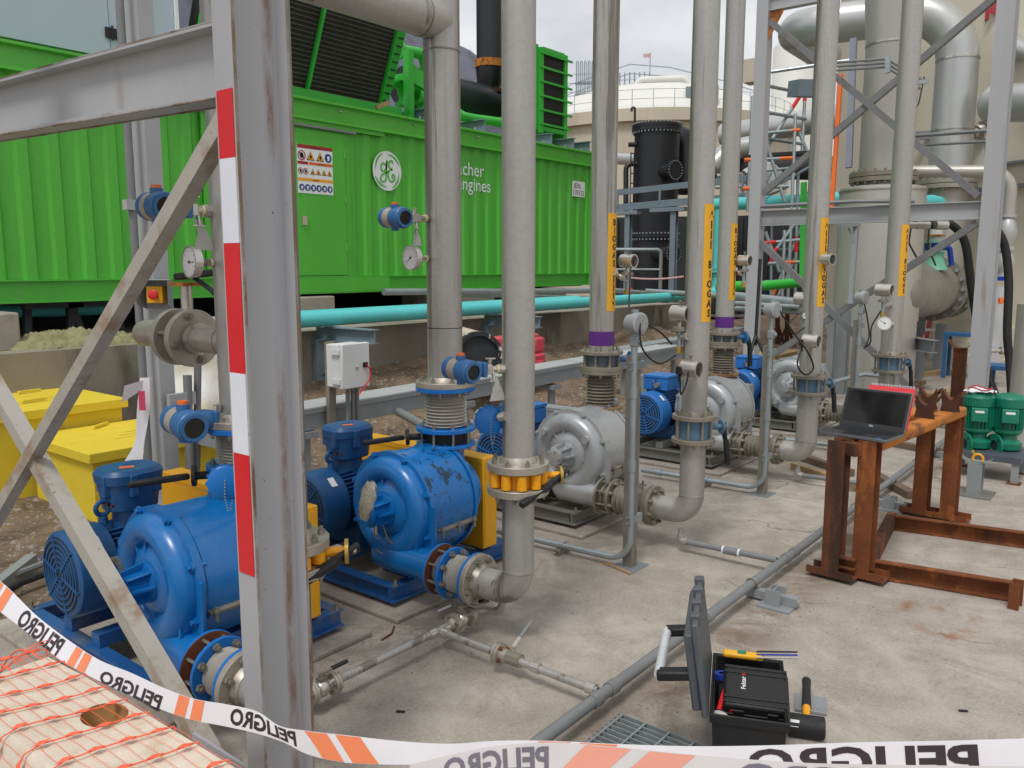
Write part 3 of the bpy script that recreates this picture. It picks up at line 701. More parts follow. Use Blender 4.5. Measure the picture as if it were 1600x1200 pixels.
# concrete bearing blocks, steel trestles, what lies under the container
for x0, x1, lab in ((2.888, 3.134, 'concrete bearing block at the left end under the green container'),):
    b = B(); b.box((x0, 8.2, .98), (x1, 9.0, 1.33)); P('concrete_block', b, PLINTH, label=lab, cat='concrete block', bevel=.02)
for x0, x1, lab in ((6.555, 7.432, 'concrete bearing block behind the turquoise pipe near the column'), (9.545, 10.85, 'concrete bearing block behind the turquoise pipe at mid container'), (12.02, 12.96, 'concrete bearing block under the right end of the green container')):
    b = B(); b.box((x0, 9.0, .98), (x1, 9.9, 1.34)); P('concrete_block', b, PLINTH, label=lab, cat='concrete block', bevel=.02)
for x, lab in ((3.934, 'left black steel trestle under the container'), (4.374, 'right black steel trestle under the container')):
    t = T('trestle', lab, 'trestle', (x, 9.6, .99), 'black trestles under the container')
    for dx in (-.28, .28):
        b = B(); b.bar((x + dx, 9.4, .99), (x + dx * .8, 9.5, 1.34), .07, .07, up=(0, 1, 0)); P('leg', b, DARKV, t)
    b = B(); b.box((x - .3, 9.36, 1.0), (x + .3, 9.46, 1.05)); P('cross_rail', b, DARKV, t); b = B(); b.box((x - .3, 9.36, 1.30), (x + .3, 9.46, 1.36)); P('cross_rail', b, DARKV, t)
b = B(); b.tube([(3.470, 9.900, 1.264), (4.220, 9.900, 1.247), (4.998, 9.900, 1.245)], .07, n=14); P('cooling_pipe', b, TURQ, label='turquoise pipe passing in the dark under the container', cat='pipe')
b = B(); rs = random.Random(5)
sx, sy = 3.641, 8.25
b.sheet(lambda u, v: (sx + .62 * (u - .5) * 2, sy + .3 * (v - .5) * 2, .985 + max(0, (1 - ((u - .5) * 2) ** 2) * (1 - ((v - .5) * 2) ** 2)) ** .6 * .135 * (1 + .8 * noise.noise(V((u * 7, v * 5, 1)))) + .03 * noise.noise(V((u * 21, v * 14, 1))) + .03 * abs(noise.noise(V((u * 44, v * 26, 6))))), 110, 56)
P('sand_heap', b, SAND, label='heap of greenish clumpy sand on the plinth edge', cat='sand heap', ang=60)

# turquoise main and its brackets, thin grey line behind it
t = T('cooling_main', 'turquoise cooling main running along the retaining wall', 'pipe', (9, 7.6, 1.15))
ty = 7.5
tp = [(4.984, 7.500, 1.183), (5.751, 7.500, 1.178), (11.442, 7.500, 1.119), (15.544, 7.500, 0.971)]
TZ = 1.16; tp = [V((p[0], ty, TZ)) for p in tp]
tp[-1] = V((16.23, ty, TZ)); hz_ = 2.956; tp.append(V((tp[-1].x, ty, hz_))); tp.append(V((tp[-1].x, 4.1, hz_)))
b = B(); b.tube(fillet(tp[:-1], .2, 8), .088, n=20); P('pipe', b, TURQ, t)
b = B(); b.tube([tp[-2] + V((0, .12, .03)), tp[-1] + V((0, 0, .03))], .125, n=20); P('upper_pipe', b, TURQ, t)
b = B(); b.tube(fillet([V((tp[0].x, 7.72, TZ + .0)), V((tp[2].x, 7.72, TZ + .02))], .1), .085, n=18); P('return_pipe', b, TURQ, t)
q = V((tp[-2].x, ty, TZ + 1.0)); b = B(); b.cyl(q - V((0, 0, .55)), q - V((0, 0, .50)), .15, n=20); b.cyl(q - V((0, 0, .49)), q - V((0, 0, .44)), .15, n=20); P('flange', b, TURQ, t)
b = B(); b.tube([(8.149, 8.800, 1.382), (11.975, 8.800, 1.300), (14.347, 8.800, 1.257), (18.398, 8.800, 0.981)], .05, n=12); P('water_line', b, GALV, label='thin grey water line under the container edge', cat='pipe')
b = B(); b.tube([(9.586, 8.900, 1.305), (18.612, 8.900, 0.911)], .035, n=10); P('water_line', b, GALV, label='thinner grey line just behind the turquoise main', cat='pipe')
for px in (520, 860, 330):
    qx = {520: 6.152, 860: 9.166, 330: 4.415}[px]
    t = T('pipe_bracket', {520: 'galvanised bracket beside the grey box carrying the turquoise main', 860: 'galvanised bracket behind the riser carrying the turquoise main', 330: 'galvanised bracket behind the striped column'}[px], 'bracket', (qx, 7.6, .4), 'brackets of the turquoise main')
    b = B(); b.ibeam((qx + .0, 6.80, .98), (qx, 7.8, .98), .16, .12, .012, .009); P('arm', b, BGREY, t)
    b = B(); b.box((qx - .08, 7.70, .42), (qx + .08, 7.795, .9)); P('wall_plate', b, BGREY, t)
    b = B(); b.bar((qx, 7.05, .9), (qx, 7.72, .5), .07, .06); P('strut', b, BGREY, t)

# ================================================================ BLOWER SETS
# every set stands in a frame of its own: O = foot of the casing face, shaft along +X, discharge towards -Y
def make_pad(O, lab):
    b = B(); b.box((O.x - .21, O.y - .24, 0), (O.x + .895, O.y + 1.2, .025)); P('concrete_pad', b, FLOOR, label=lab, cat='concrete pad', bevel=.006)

def make_skid(O, m, lab):
    t = T('skid_frame', lab, 'skid', (O.x, O.y, .025), 'skids of the blower sets')
    z = O.z + .068; x0, x1, y0, y1 = O.x - .13, O.x + .82, O.y - .13, O.y + 1.06
    for p, q, s in (((x0, y0 + .031, z), (x1, y0 + .031, z), 1), ((x1, y1 - .03, z), (x0, y1 - .03, z), 1)):
        b = B(); b.ibeam(p, q, .085, .06, .008, .008); P('long_rail', b, m, t)
    for x in (x0 + .03, O.x + .36, x1 - .03):
        b = B(); b.ibeam((x, y0 + .063, z - .001), (x, y1 - .063, z - .001), .083, .06, .008, .008); P('cross_rail', b, m, t)
    b = B()
    for x in (x0 + .03, x1 - .03):
        for y in (y0 + .016, y1 - .016): b.cyl((x, y, z + .04), (x, y, z + .075), .009, n=6); b.cyl((x, y, z + .042), (x, y, z + .05), .016, n=6)
    P('anchor_bolt', b, BOLT, t, kind='stuff')
    b = B()
    b.box((O.x + .01, O.y - .10, z + .043), (O.x + .09, O.y + .10, z + .12)); P('pedestal', b, m, t)
    b = B(); b.box((O.x + .24, O.y - .10, z + .043), (O.x + .32, O.y + .10, z + .12)); P('pedestal', b, m, t)
    b = B(); b.box((O.x - .10, O.y + .36, z + .043), (O.x + .40, O.y + .43, z + .10)); P('motor_rail', b, m, t)
    b = B(); b.box((O.x - .10, O.y + .62, z + .043), (O.x + .40, O.y + .69, z + .10)); P('motor_rail', b, m, t)
    return t

ZC = .48          # shaft height above the skid datum
def make_blower(O, m, drum_m, lab, dial=None):
    t = T('centrifugal_blower', lab, 'blower', (O.x, O.y, .11), 'centrifugal blowers in a row')
    c = V((O.x, O.y, O.z + ZC)); ax = (1, 0, 0)
    b = B(); b.lathe(c, ax, [(.0, .2), (.0, .297), (.022, .297), (.022, .283), (.318, .283), (.318, .297), (.338, .297), (.338, .24), (.40, .2), (.42, .12)], 56)
    P('drum_casing', b, drum_m, t, ang=30)
    # sheet wrapped round the drum with its clamping strip
    b = B(); b.sheet(lambda u, v: c + V((.03 + .28 * v, -math.cos(R(-16 + 112 * u)) * .288, math.sin(R(-16 + 112 * u)) * .288)), 26, 1); P('wrap_sheet', b, drum_m, t)
    a = R(-16); b = B(); b.bar(c + V((.03, -math.cos(a) * .296, math.sin(a) * .296)), c + V((.31, -math.cos(a) * .296, math.sin(a) * .296)), .035, .012, up=(0, -math.sin(a), -math.cos(a)))
    st = P('clamp_strip', b, STEELD, t)
    b = B()
    for k in (.05, .17, .29): q = c + V((k, -.31, math.sin(a) * .3 - .004)); b.cyl(q + V((0, 0, -.028)), q + V((0, 0, .028)), .008, n=6); b.cyl(q + V((0, 0, .006)), q + V((0, 0, .016)), .014, n=6)
    P('clamp_bolt', b, BOLT, st, kind='stuff')
    # volute cover: swelling ring with a spiral that feeds the discharge nozzle
    b = B(); n = 64; prof = 14; rows = []
    for i in range(n + 1):
        th = 2 * math.pi * i / n                       # 0 = bottom (nozzle side), grows over +Y and the top to -Y
        g = i / n
        w = .050 + .026 * g; rc = .213 - .006 * g; bulge = .060 + .030 * g
        rad = V((0, math.sin(th), -math.cos(th)))
        row = []
        for k in range(prof + 1):
            s = math.pi * k / prof
            r = rc + w * math.cos(s); d = bulge * math.sin(s) ** .8
            row.append(c + rad * r + V((-d, 0, 0)))
        rows.append(row)
    b.grid(rows); P('volute', b, m, t, ang=60)
    b = B(); b.lathe(c, ax, [(-.012, .26), (-.012, .297), (.0, .297)], 56, caps=False); b.lathe(c, ax, [(.0, .18), (-.022, .170), (-.042, .130), (-.06, .105), (-.062, .085)], 40)
    P('front_cover', b, m, t)
    b = B()
    for k in range(8):
        q = R(22 + 45 * k); p = c + V((0, math.cos(q) * .286, math.sin(q) * .286))
        b.cyl(p + V((-.034, 0, 0)), p + V((.04, 0, 0)), .011, n=6); b.cyl(p + V((-.022, 0, 0)), p + V((-.012, 0, 0)), .019, n=6)
    PS('casing_bolt', b, m, t)
    b = B()
    for q in (100, 130): a = R(q); d = V((0, -math.cos(a), math.sin(a))); b.bar(c + d * .09 + V((-.03, 0, 0)), c + d * .165 + V((-.02, 0, 0)), .010, .05, up=(1, 0, 0))
    b.bar(c + V((-.025, -.09, -.03)), c + V((-.025, -.22, -.03)), .045, .010); b.bar(c + V((-.03, -.225, .06)), c + V((-.03, -.225, -.20)), .012, .06, up=(1, 0, 0))
    PS('rib', b, m, t)
    if drum_m is GREYP:
        b = B()
        for q in (35, 140, 235): a = R(q); p = c + V((-.07, -math.cos(a) * .215, math.sin(a) * .215)); b.cyl(p, p + V((-.03, 0, 0)), .026, n=16)
        PS('boss', b, m, t)
    # bearing housing with ribs
    h = c + V((-.05, 0, 0))
    b = B(); b.lathe(h, ax, [(-.150, .045), (-.146, .056), (-.12, .058), (-.11, .052), (-.03, .056), (-.022, .082), (.0, .085)], 30); hs = P('bearing_housing', b, m, t)
    b = B()
    for k in range(8):
        a = R(45 * k); d = V((0, math.cos(a), math.sin(a))); b.bar(h + d * .056 + V((-.112, 0, 0)), h + d * .070 + V((-.02, 0, 0)), .009, .030, up=d)
    PS('cooling_rib', b, m, hs)
    b = B(); b.bolts(h + V((-.148, 0, 0)), (-1, 0, 0), .046, 5, .007, .010); b.bolts(h + V((-.022, 0, 0)), (-1, 0, 0), .073, 8, .006, .010); P('housing_bolt', b, m, hs, kind='stuff')
    b = B(); q = h + V((-.08, -.01, -.06)); b.cyl(q, q - V((0, 0, .05)), .011, n=10); P('sensor', b, STEELB, hs)
    # discharge nozzle towards -Y, rear inlet neck
    nz = V((O.x - .02, O.y, O.z + ZC - .245))
    b = B(); b.lathe(nz + V((0, .10, 0)), (0, -1, 0), [(0, .05), (.04, .078), (.16, .086), (.30, .084), (.445 if m is BLUE else .365, .080)], 32, caps=False); P('discharge_nozzle', b, m, t, ang=60)
    b = B(); b.box((O.x - .0125, O.y - .315, nz.z + .02), (O.x + .0, O.y - .215, nz.z + .30)); P('front_plate', b, m, t)
    b = B(); b.cyl((O.x + .42, O.y, c.z), (O.x + .42, O.y, c.z + .312), .094, n=28); P('inlet_neck', b, m, t)
    b = B(); b.lathe(c + V((.30, 0, 0)), ax, [(0, .2), (.05, .2), (.21, .17), (.24, .1)], 32); P('inlet_head', b, m, t)
    b = B(); b.lathe(c + V((.54, 0, 0)), ax, [(-.02, .06), (-.02, .13), (.0, .13), (.0, .06)], 28, caps=False); P('shaft_seal', b, STEELD, t)
    if dial: dial(c, t)
    return t

def make_motor(O, m, lab, box, group):
    t = T('electric_motor', lab, 'motor', (O.x - .15, O.y + .52, .16), group)
    c = V((O.x - .17, O.y + .52, O.z + .42)); ax = (1, 0, 0)
    cover = BLUEL if box == 'square' else m
    b = B(); b.lathe(c, ax, [(.0, .115), (.0, .168), (.012, .184), (.17, .190), (.172, .17)], 40); fc = P('fan_cover', b, cover, t)
    b = B()
    for k in range(6): b.ring(c + V((-.006, 0, 0)), ax, .03 + .024 * k, .037 + .024 * k, .008, 32)
    PS('grille_ring', b, cover, fc)
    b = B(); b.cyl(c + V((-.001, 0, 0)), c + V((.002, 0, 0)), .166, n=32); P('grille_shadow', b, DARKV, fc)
    b = B()
    for k in range(6): a = R(60 * k + 15); d = V((0, math.cos(a), math.sin(a))); b.bar(c + d * .02 + V((-.004, 0, 0)), c + d * .172 + V((-.004, 0, 0)), .008, .008)
    P('grille_spoke', b, cover, fc, kind='stuff')
    b = B(); b.cyl(c + V((.16, 0, 0)), c + V((.55, 0, 0)), .148, n=36); b.lathe(c + V((.52, 0, 0)), ax, [(0, .165), (.02, .188), (.06, .188), (.075, .12), (.085, .04)], 36); P('stator', b, m, t)
    b = B()
    for k in range(44):
        a = 2 * math.pi * k / 44
        if abs(a - math.pi / 2) < .34 : continue
        d = V((0, math.cos(a), math.sin(a))); b.bar(c + d * .163 + V((.18, 0, 0)), c + d * .163 + V((.515, 0, 0)), .005, .036, up=d)
    PS('cooling_fin', b, m, t)
    for x in (.24, .46):
        b = B(); b.box((c.x + x, c.y - .17, O.z + .168), (c.x + x + .06, c.y + .17, O.z + .30)); P('foot', b, m, t)
    e = c + V((.195, 0, .178)); b = B(); b.cyl(e, e + V((0, 0, .035)), .022, .018, n=14); ct = e + V((0, 0, .07))
    b.tube([ct + V((math.sin(R(k * 20)) * .030, 0, -math.cos(R(k * 20)) * .030)) for k in range(19)], .011, n=8); P('lifting_eye', b, m, t)
    b = B(); q = c + V((.10, -.105, .163)); b.add([q + V((-.02, 0, 0)), q + V((.02, 0, 0)), q + V((.02, -.043, -.04)), q + V((-.02, -.043, -.04))], [(0, 1, 2, 3)]); P('bar_code_sticker', b, SIGNW, fc)
    tz = c + V((.32, 0, .14))
    if box == 'round':
        b = B(); b.cyl(tz, tz + V((0, 0, .10)), .085, .075, n=20); P('terminal_neck', b, m, t)
        bx = tz + V((0, 0, .09))
        def oct_(k, z): return [bx + V((k * x, k * y, z)) for x, y in ((.14, .05), (.14, -.05), (.09, -.115), (-.09, -.115), (-.14, -.05), (-.14, .05), (.09, .115), (-.09, .115))]
        def prism(b, k0, k1, z0, z1):
            o = [(math.cos(2 * math.pi * i / 28), math.sin(2 * math.pi * i / 28)) for i in range(28)]
            pt = lambda k, z: [bx + V((k * .135 * math.copysign(abs(x) ** .7, x), k * .115 * math.copysign(abs(y) ** .7, y), z)) for x, y in o]
            n = 28
            b.add(pt(k0, z0) + pt(k1, z1), [(i, (i + 1) % n, n + (i + 1) % n, n + i) for i in range(n)] + [tuple(range(n - 1, -1, -1)), tuple(range(n, 2 * n))])
        b = B(); prism(b, .82, .93, 0, .125); P('terminal_box', b, m, t, bevel=.006)
        b = B(); prism(b, 1.0, 1.03, .126, .165); prism(b, 1.02, .90, .1655, .185); lid = P('terminal_lid', b, m, t)
        b = B()
        for a in (20, 75, 130, 200, 255, 310):
            d = V((.128 * math.cos(R(a)), .110 * math.sin(R(a)), 0)); b.box(bx + d + V((-.018, -.018, .07)), bx + d + V((.018, .018, .168)))
        PS('lid_lug', b, m, lid, bevel=.005)
        b = B(); b.add([bx + V(p) for p in ((-.055, -.03, .187), (-.0, -.055, .187), (.02, -.02, .187), (-.035, .005, .187))], [(0, 1, 2, 3)]); P('orange_sticker', b, ORNG, lid)
        b = B(); lettering(b, 'Ex', lambda x, y: bx + V((.0 + x, .01 + y, .187)), .06, bold=.01); P('embossed_mark', b, BLUESK, lid)
        b = B()
        for dx in (-.022, .022): q = bx + V((-.115, -.055 + dx, .04)); b.cyl(q, q + V((-.012, -.006, 0)), .008, n=10)
        PS('cable_entry', b, RUSTD, t)
    else:
        b = B(); b.box(tz + V((-.10, -.10, 0)), tz + V((.10, .10, .05))); P('terminal_neck', b, m, t)
        b = B(); b.box(tz + V((-.12, -.12, .05)), tz + V((.12, .12, .155))); b.box(tz + V((-.125, -.125, .157)), tz + V((.125, .125, .185))); P('terminal_box', b, BLUEL, t, bevel=.006)
        b = B(); q = tz + V((-.12, -.03, .10)); b.cyl(q, q + V((-.05, 0, 0)), .024, n=10); P('cable_gland', b, CONDUIT, t)
    return t

def make_guard(O, m, lab):
    t = T('belt_guard', lab, 'belt guard', (O.x + .61, O.y + .4, .11))
    x0, x1, y0, y1, z0, z1 = O.x + .555, O.x + .675, O.y - .145, O.y + 1.0, O.z + .13, O.z + .655
    b = B(); b.box((x0, y0, z0), (x1, y1, z1)); P('cover', b, m, t, bevel=.005)
    b = B(); b.box((x0 + .012, y0 - .003, z0 + .01), (x1 - .012, y0 + .01, z1 - .02)); P('end_panel', b, m, t)
    b = B(); b.box((x0 - .003, y0 + .01, z1 - .03), (x0 + .01, y1 - .01, z1 - .018)); P('fold_line', b, m, t)
    return t

def bellows(b, p, q, r, n, dr=.10):
    p, q = V(p), V(q); L = (q - p).length; pr = []
    for k in range(n * 6 + 1):
        s = k / (n * 6); pr.append((s * L, r * (1 - dr / 2 - dr / 2 * math.cos(2 * math.pi * s * n))))
    return b.lathe(p, q - p, pr, 36)

def flange(parent, p, axis, r, th, m, rb=None, nb=8, name='flange', bolt=None, side=1, rbolt=.010):
    """disc from p along axis, with hexagon bolts"""
    p, a = V(p), V(axis).normalized()
    b = B(); b.lathe(p, a, [(0, r * .55), (0, r - .002), (.002, r), (th - .002, r), (th, r - .002), (th, r * .55)], 36)
    o = P(name, b, m, parent)
    if nb:
        b = B()
        b.bolts(p + a * (th if side > 0 else 0), a * side, rb or r * .82, nb, rbolt, .016, a0=.25)
        b.bolts(p + a * (th if side > 0 else 0), a * side, rb or r * .82, nb, rbolt * .55, .027, a0=.25)
        P(name + '_bolt', b, bolt or BOLT, o, kind='stuff')
    return o

def rods(parent, p, q, rc, n, r=.007, name='tie_rod', m=None):
    p, q = V(p), V(q); a, u, w = frame(q - p); b = B()
    for i in range(n):
        t = 2 * math.pi * i / n + .25; d = (u * math.cos(t) + w * math.sin(t)) * rc
        b.cyl(p + d, q + d, r, n=8)
    PS(name, b, m or BOLT, parent)

# ---------------------------------------------------------------- discharge spool: nozzle flange, bellows, elbow, riser
def discharge(O, rx, ry, rp, colr, lab, blab, top=4.6, marks=()):
    nz = O.z + ZC - .245; x = O.x - .02
    yA, yB, yC = (O.y - .35, O.y - .435, O.y - .575) if colr == 'blue' else (O.y - .27, O.y - .36, O.y - .62)
    t = T('bellows_joint', blab, 'expansion joint', (x, yB, .1), 'discharge expansion joints')
    ym = (yB + yC) / 2
    fm = BLUEF if colr == 'blue' else STEELD
    fr = .128 if colr == 'blue' else .125
    flange(t, (x, yA, nz), (0, -1, 0), fr, .014, fm if colr == 'blue' else STEELD, nb=0)
    b = B(); b.cyl((x, yA - .014, nz), (x, yB, nz), .072, n=28); b.lathe((x, yA - .03, nz), (0, -1, 0), [(0, .085), (.012, .085), (.012, .07)], 28); P('spool', b, STEELB if colr == 'blue' else STEELD, t)
    if colr == 'blue':
        b = B(); b.ring((x, yA - .0145, nz), (0, -1, 0), .078, .125, .003); P('rusty_gasket', b, mat('flange_primer', '#6e3b1f', .8, 0, .2, 12), t)
    flange(t, (x, yB, nz), (0, -1, 0), fr, .016, fm, nb=8, rbolt=.016)
    rods(t, (x, yA + .01, nz), (x, yB - .03, nz), fr * .84, 8)
    b = B(); bellows(b, (x, yB - .016, nz), (x, yC + .0, nz), .092, 8 if colr == 'blue' else 7, .20); P('convolution', b, BEL if colr == 'blue' else STEELD, t, ang=70)
    flange(t, (x, yC, nz), (0, -1, 0), fr, .014, fm, nb=0)
    r = T('discharge_riser', lab, 'pipe', (rx, ry, .2), 'discharge risers')
    cm = STEELM if colr == 'blue' else STEELD
    flange(r, (x, yC - .0155, nz), (0, -1, 0), fr, .028, cm, nb=8, rbolt=.016)
    ye = yC - .045
    b = B(); b.lathe((x, ye, nz), (0, -1, 0), [(0, rp * 1.18), (.008, rp * 1.16), (.03, rp * 1.02)], 28, caps=False); P('weld_neck', b, cm, r)
    pts = fillet([V((x, ye, nz)), V((x * .4 + rx * .6, ry, nz)), V((rx, ry, nz + .4)), V((rx, ry, top))], [.215, 0], 10)
    pts = fillet([V((x, ye, nz)), V((rx, ry, nz)), V((rx, ry, top))], .205, 10)
    k = len(pts) - 1
    b = B(); b.tube(pts[:k], rp, n=32); P('elbow', b, STEEL, r, ang=60)
    b = B(); b.tube([pts[k - 1], pts[k]], rp * .998, n=32); P('pipe', b, STEEL, r)
    b = B(); b.ring(pts[k - 1] - V((0, 0, .004)), (0, 0, 1), rp - .002, rp + .0025, .008); P('weld_seam', b, STEELB, r)
    return r, pts[k - 1].z

def butterfly_valve(x, y, z0, z1, rp, colr, lab, stem, lever, m_body=None, fr=.13, fm=None, group='butterfly valves'):
    """valve between two flanges on a vertical pipe; z0,z1 = outer faces of the flanges; stem = direction, lever = (vector, colour)"""
    t = T('butterfly_valve', lab, 'valve', (x, y, z0), group)
    th = .026 if fm else .034; fm = fm or STEELM
    flange(t, (x, y, z1 - th), (0, 0, 1), fr, th, fm, nb=8, rbolt=.012)
    flange(t, (x, y, z0), (0, 0, 1), fr, th, fm, nb=8, rbolt=.012, side=-1)
    b = B(); b.lathe((x, y, z1), (0, 0, 1), [(0, rp * 1.2), (.01, rp * 1.16), (.03, rp * 1.02)], 28, caps=False); P('weld_neck', b, fm, t)
    zz0, zz1 = z0 + th + .001, z1 - th - .001; zm = (zz0 + zz1) / 2
    b = B(); b.cyl((x, y, zz0), (x, y, zz1), rp * 1.22, n=28); P('body', b, colr, t)
    s = V(stem).normalized()
    b = B()
    if colr is YELV:
        for k in range(10): a = R(36 * k + 10); d = V((math.cos(a), math.sin(a), 0)); b.cyl(V((x, y, zz0 + .004)) + d * fr * .80, V((x, y, zz1 - .004)) + d * fr * .80, .023, n=10)
        PS('lug', b, colr, t)
    else:
        for k in range(8): a = R(45 * k + 10); d = V((math.cos(a), math.sin(a), 0)); b.cyl(V((x, y, zz0)) + d * fr * .82, V((x, y, zz1)) + d * fr * .82, .008, n=8)
        PS('tie_rod', b, STEELD if fm is not STEELM else BOLT, t)
    p0 = V((x, y, zm)) + s * rp; p1 = V((x, y, zm)) + s * (fr + .055)
    b = B(); b.cyl(p0, p1, .017, n=14); P('stem', b, colr, t)
    b = B(); b.cyl(p1 - s * .006, p1 + s * .006, .042, n=24); disc = P('notch_plate', b, BRASS if colr is YELV else m_body or colr, t)
    b = B(); L = V(lever); u = L.normalized(); q = p1 + s * .016
    nrm = s
    b.bar(q - u * .03, q + u * (L.length * .35), .034, .02, up=nrm); hd = P('lever', b, BLKP, t, bevel=.004)
    b = B(); b.bar(q + u * (L.length * .33) + s * .006, q + u * L.length, .032, .030, up=nrm)
    P('grip', b, BLKP, t, bevel=.008)
    b = B(); b.cyl(q, q + s * .016, .010, n=6); b.cyl(q + u * .03, q + u * .03 + s * .014, .006, n=6); P('lever_bolt', b, BOLT, t, kind='stuff')
    return t

# ---------------------------------------------------------------- stickers and bands on risers
def on_pipe(x, y, r, a, z):               # a in degrees, 0 = towards the camera, + = to its right
    t = math.atan2(-y, -x) + R(a)
    return V((x + r * math.cos(t), y + r * math.sin(t), z))
def band(r, x, y, rp, z0, z1, m, name='colour_band'):
    b = B(); b.lathe((x, y, z0), (0, 0, 1), [(0, rp), (0, rp + .0015), (z1 - z0, rp + .0015), (z1 - z0, rp)], 36, caps=False); return P(name, b, m, r)
def sticker(r, x, y, rp, z0, z1, up_arrow, a0=18, a1=112):
    b = B(); b.sheet(lambda u, v: on_pipe(x, y, rp + .0015, a0 + (a1 - a0) * u, z0 + (z1 - z0) * v), 12, 1); s = P('biogas_sticker', b, YELT, r, label='yellow BIOGAS sticker with a flow arrow')
    H = z1 - z0; b = B(); ac = a0 + (a1 - a0) * .42; k = 180 / math.pi / rp
    def f(zc): return lambda px, py: on_pipe(x, y, rp + .003, ac + px * k, zc + py)
    L = H / 12.0
    if up_arrow: order = ['^', '|', '|', '|', ' ', 'B', 'I', 'O', 'G', 'A', 'S']
    else: order = ['B', 'I', 'O', 'G', 'A', 'S', ' ', '|', '|', '|', 'v']
    zz = z1 - L * 1.0
    for ch in order:
        if ch == '|': poly(b, [(-.006, -.1 * L), (.006, -.1 * L), (.006, .75 * L), (-.006, .75 * L)], f(zz - .4 * L))
        elif ch == '^': poly(b, [(-.022, 0), (.022, 0), (0, .8 * L)], f(zz - .4 * L))
        elif ch == 'v': poly(b, [(-.022, .8 * L), (0, 0), (.022, .8 * L)], f(zz - .4 * L))
        elif ch != ' ': lettering(b, ch, f(zz - .45 * L), L * 1.05, bold=.03, align='c')
        zz -= L
    PS('biogas_lettering', b, INK, s)

# ---------------------------------------------------------------- instruments
CAMR = V((.623, -.783, 0))
def transmitter(c, pipe, lab, sc=1.0, tilt=0, bag=False):
    """blue two-compartment transmitter at c, process manifold reaching to the pipe surface point"""
    c, pipe = V(c), V(pipe); t = T('pressure_transmitter', lab, 'transmitter', c, 'blue pressure transmitters on the risers')
    ax = V((-.16, -.98, -.05 + tilt)).normalized(); s = sc * 1.08
    b = B(); b.lathe(c - ax * .075 * s, ax, [(0, .040 * s), (.004 * s, .046 * s), (.03 * s, .046 * s), (.032 * s, .043 * s), (.10 * s, .043 * s), (.102 * s, .047 * s), (.145 * s, .047 * s), (.15 * s, .043 * s)], 28); P('housing', b, BLUEI, t)
    b = B(); b.lathe(c - ax * .042 * s, ax, [(0, .0435 * s), (.0, .0445 * s), (.045 * s, .0445 * s), (.045 * s, .0435 * s)], 28, caps=False); P('name_plate_band', b, mat('silver_orange_label', '#a9a196', .45, .2, .1, 9, dirt=('#bd8a55', 16, .60, .05, UP, .7)), t)
    e = c + ax * .0755 * s; b = B(); b.lathe(e - ax * .001, ax, [(0, .031 * s), (.004, .031 * s), (.004, .0)], 24); P('window', b, SCREEN, t)
    b = B(); b.ring(e - ax * .001, ax, .031 * s, .041 * s, .009 * s, 24); P('window_bezel', b, BLUEI, t)
    b = B(); b.cyl(c + V((0, 0, .04 * s)), c + V((0, 0, .058 * s)), .02 * s, n=12); P('conduit_boss', b, BLUEI, t)
    b = B(); b.cyl(c + V((0, 0, .058 * s)), c + V((0, 0, .068 * s)), .016 * s, n=10); P('orange_plug', b, ORNG, t)
    b = B(); b.cyl(c - V((0, 0, .058 * s)), c - V((0, 0, .04 * s)), .018 * s, n=10); P('lower_plug', b, BLUEI, t)
    d = (pipe - c); L = d.length; d.normalize()
    b = B(); b.cyl(c + d * .03 * s, c + d * .085 * s, .034 * s, .030 * s, n=20); P('sensor_module', b, BLUEI, t)
    b = B(); b.bar(c + d * .085 * s, c + d * .105 * s, .075 * s, .06 * s); P('coplanar_flange', b, BLUEI, t, bevel=.004)
    m0, m1 = c + d * .105 * s, c + d * max(.15 * s, L - .05 * s)
    b = B(); b.bar(m0, m0.lerp(m1, .75), .034 * s, .04 * s); P('manifold', b, STEELB, t, bevel=.004)
    b = B(); b.cyl(m0.lerp(m1, .7), pipe, .012 * s, n=12); P('nipple', b, STEELB, t)
    b = B(); b.cyl(pipe - d * .026 * s, pipe - d * .0, .021 * s, n=8); P('socket', b, STEELB, t)
    b = B(); b.cyl(pipe - d * .036 * s, pipe - d * .027 * s, .017 * s, n=12); P('sealing_tape', b, mat('ptfe_yellow', '#d9d4a0', .6, 0, .1, 12), t)
    mm = m0.lerp(m1, .45)
    for k, (dx, dz) in enumerate(((.0, .045), (.02, -.05))):
        b = B(); q = mm + d * dx; q2 = q + V((0, -.012, dz * s)); b.cyl(q, q2, .008 * s, n=10); b.bar(q2 - d * .022 * s, q2 + d * .022 * s, .006, .006); P('manifold_valve', b, STEELB, t)
    if bag:
        b = B(); q = mm + d * .01 - V((0, 0, .03 * s))
        b.sheet(lambda u, v: q + d * (.012 + .05 * (u - .3) * (1 + .2 * v)) * s + V((-.012 + .02 * math.sin(u * 5 + v * 3), -.01, -.10 * v * s)), 6, 6); P('plastic_bag', b, CLEAR, t)
    return t

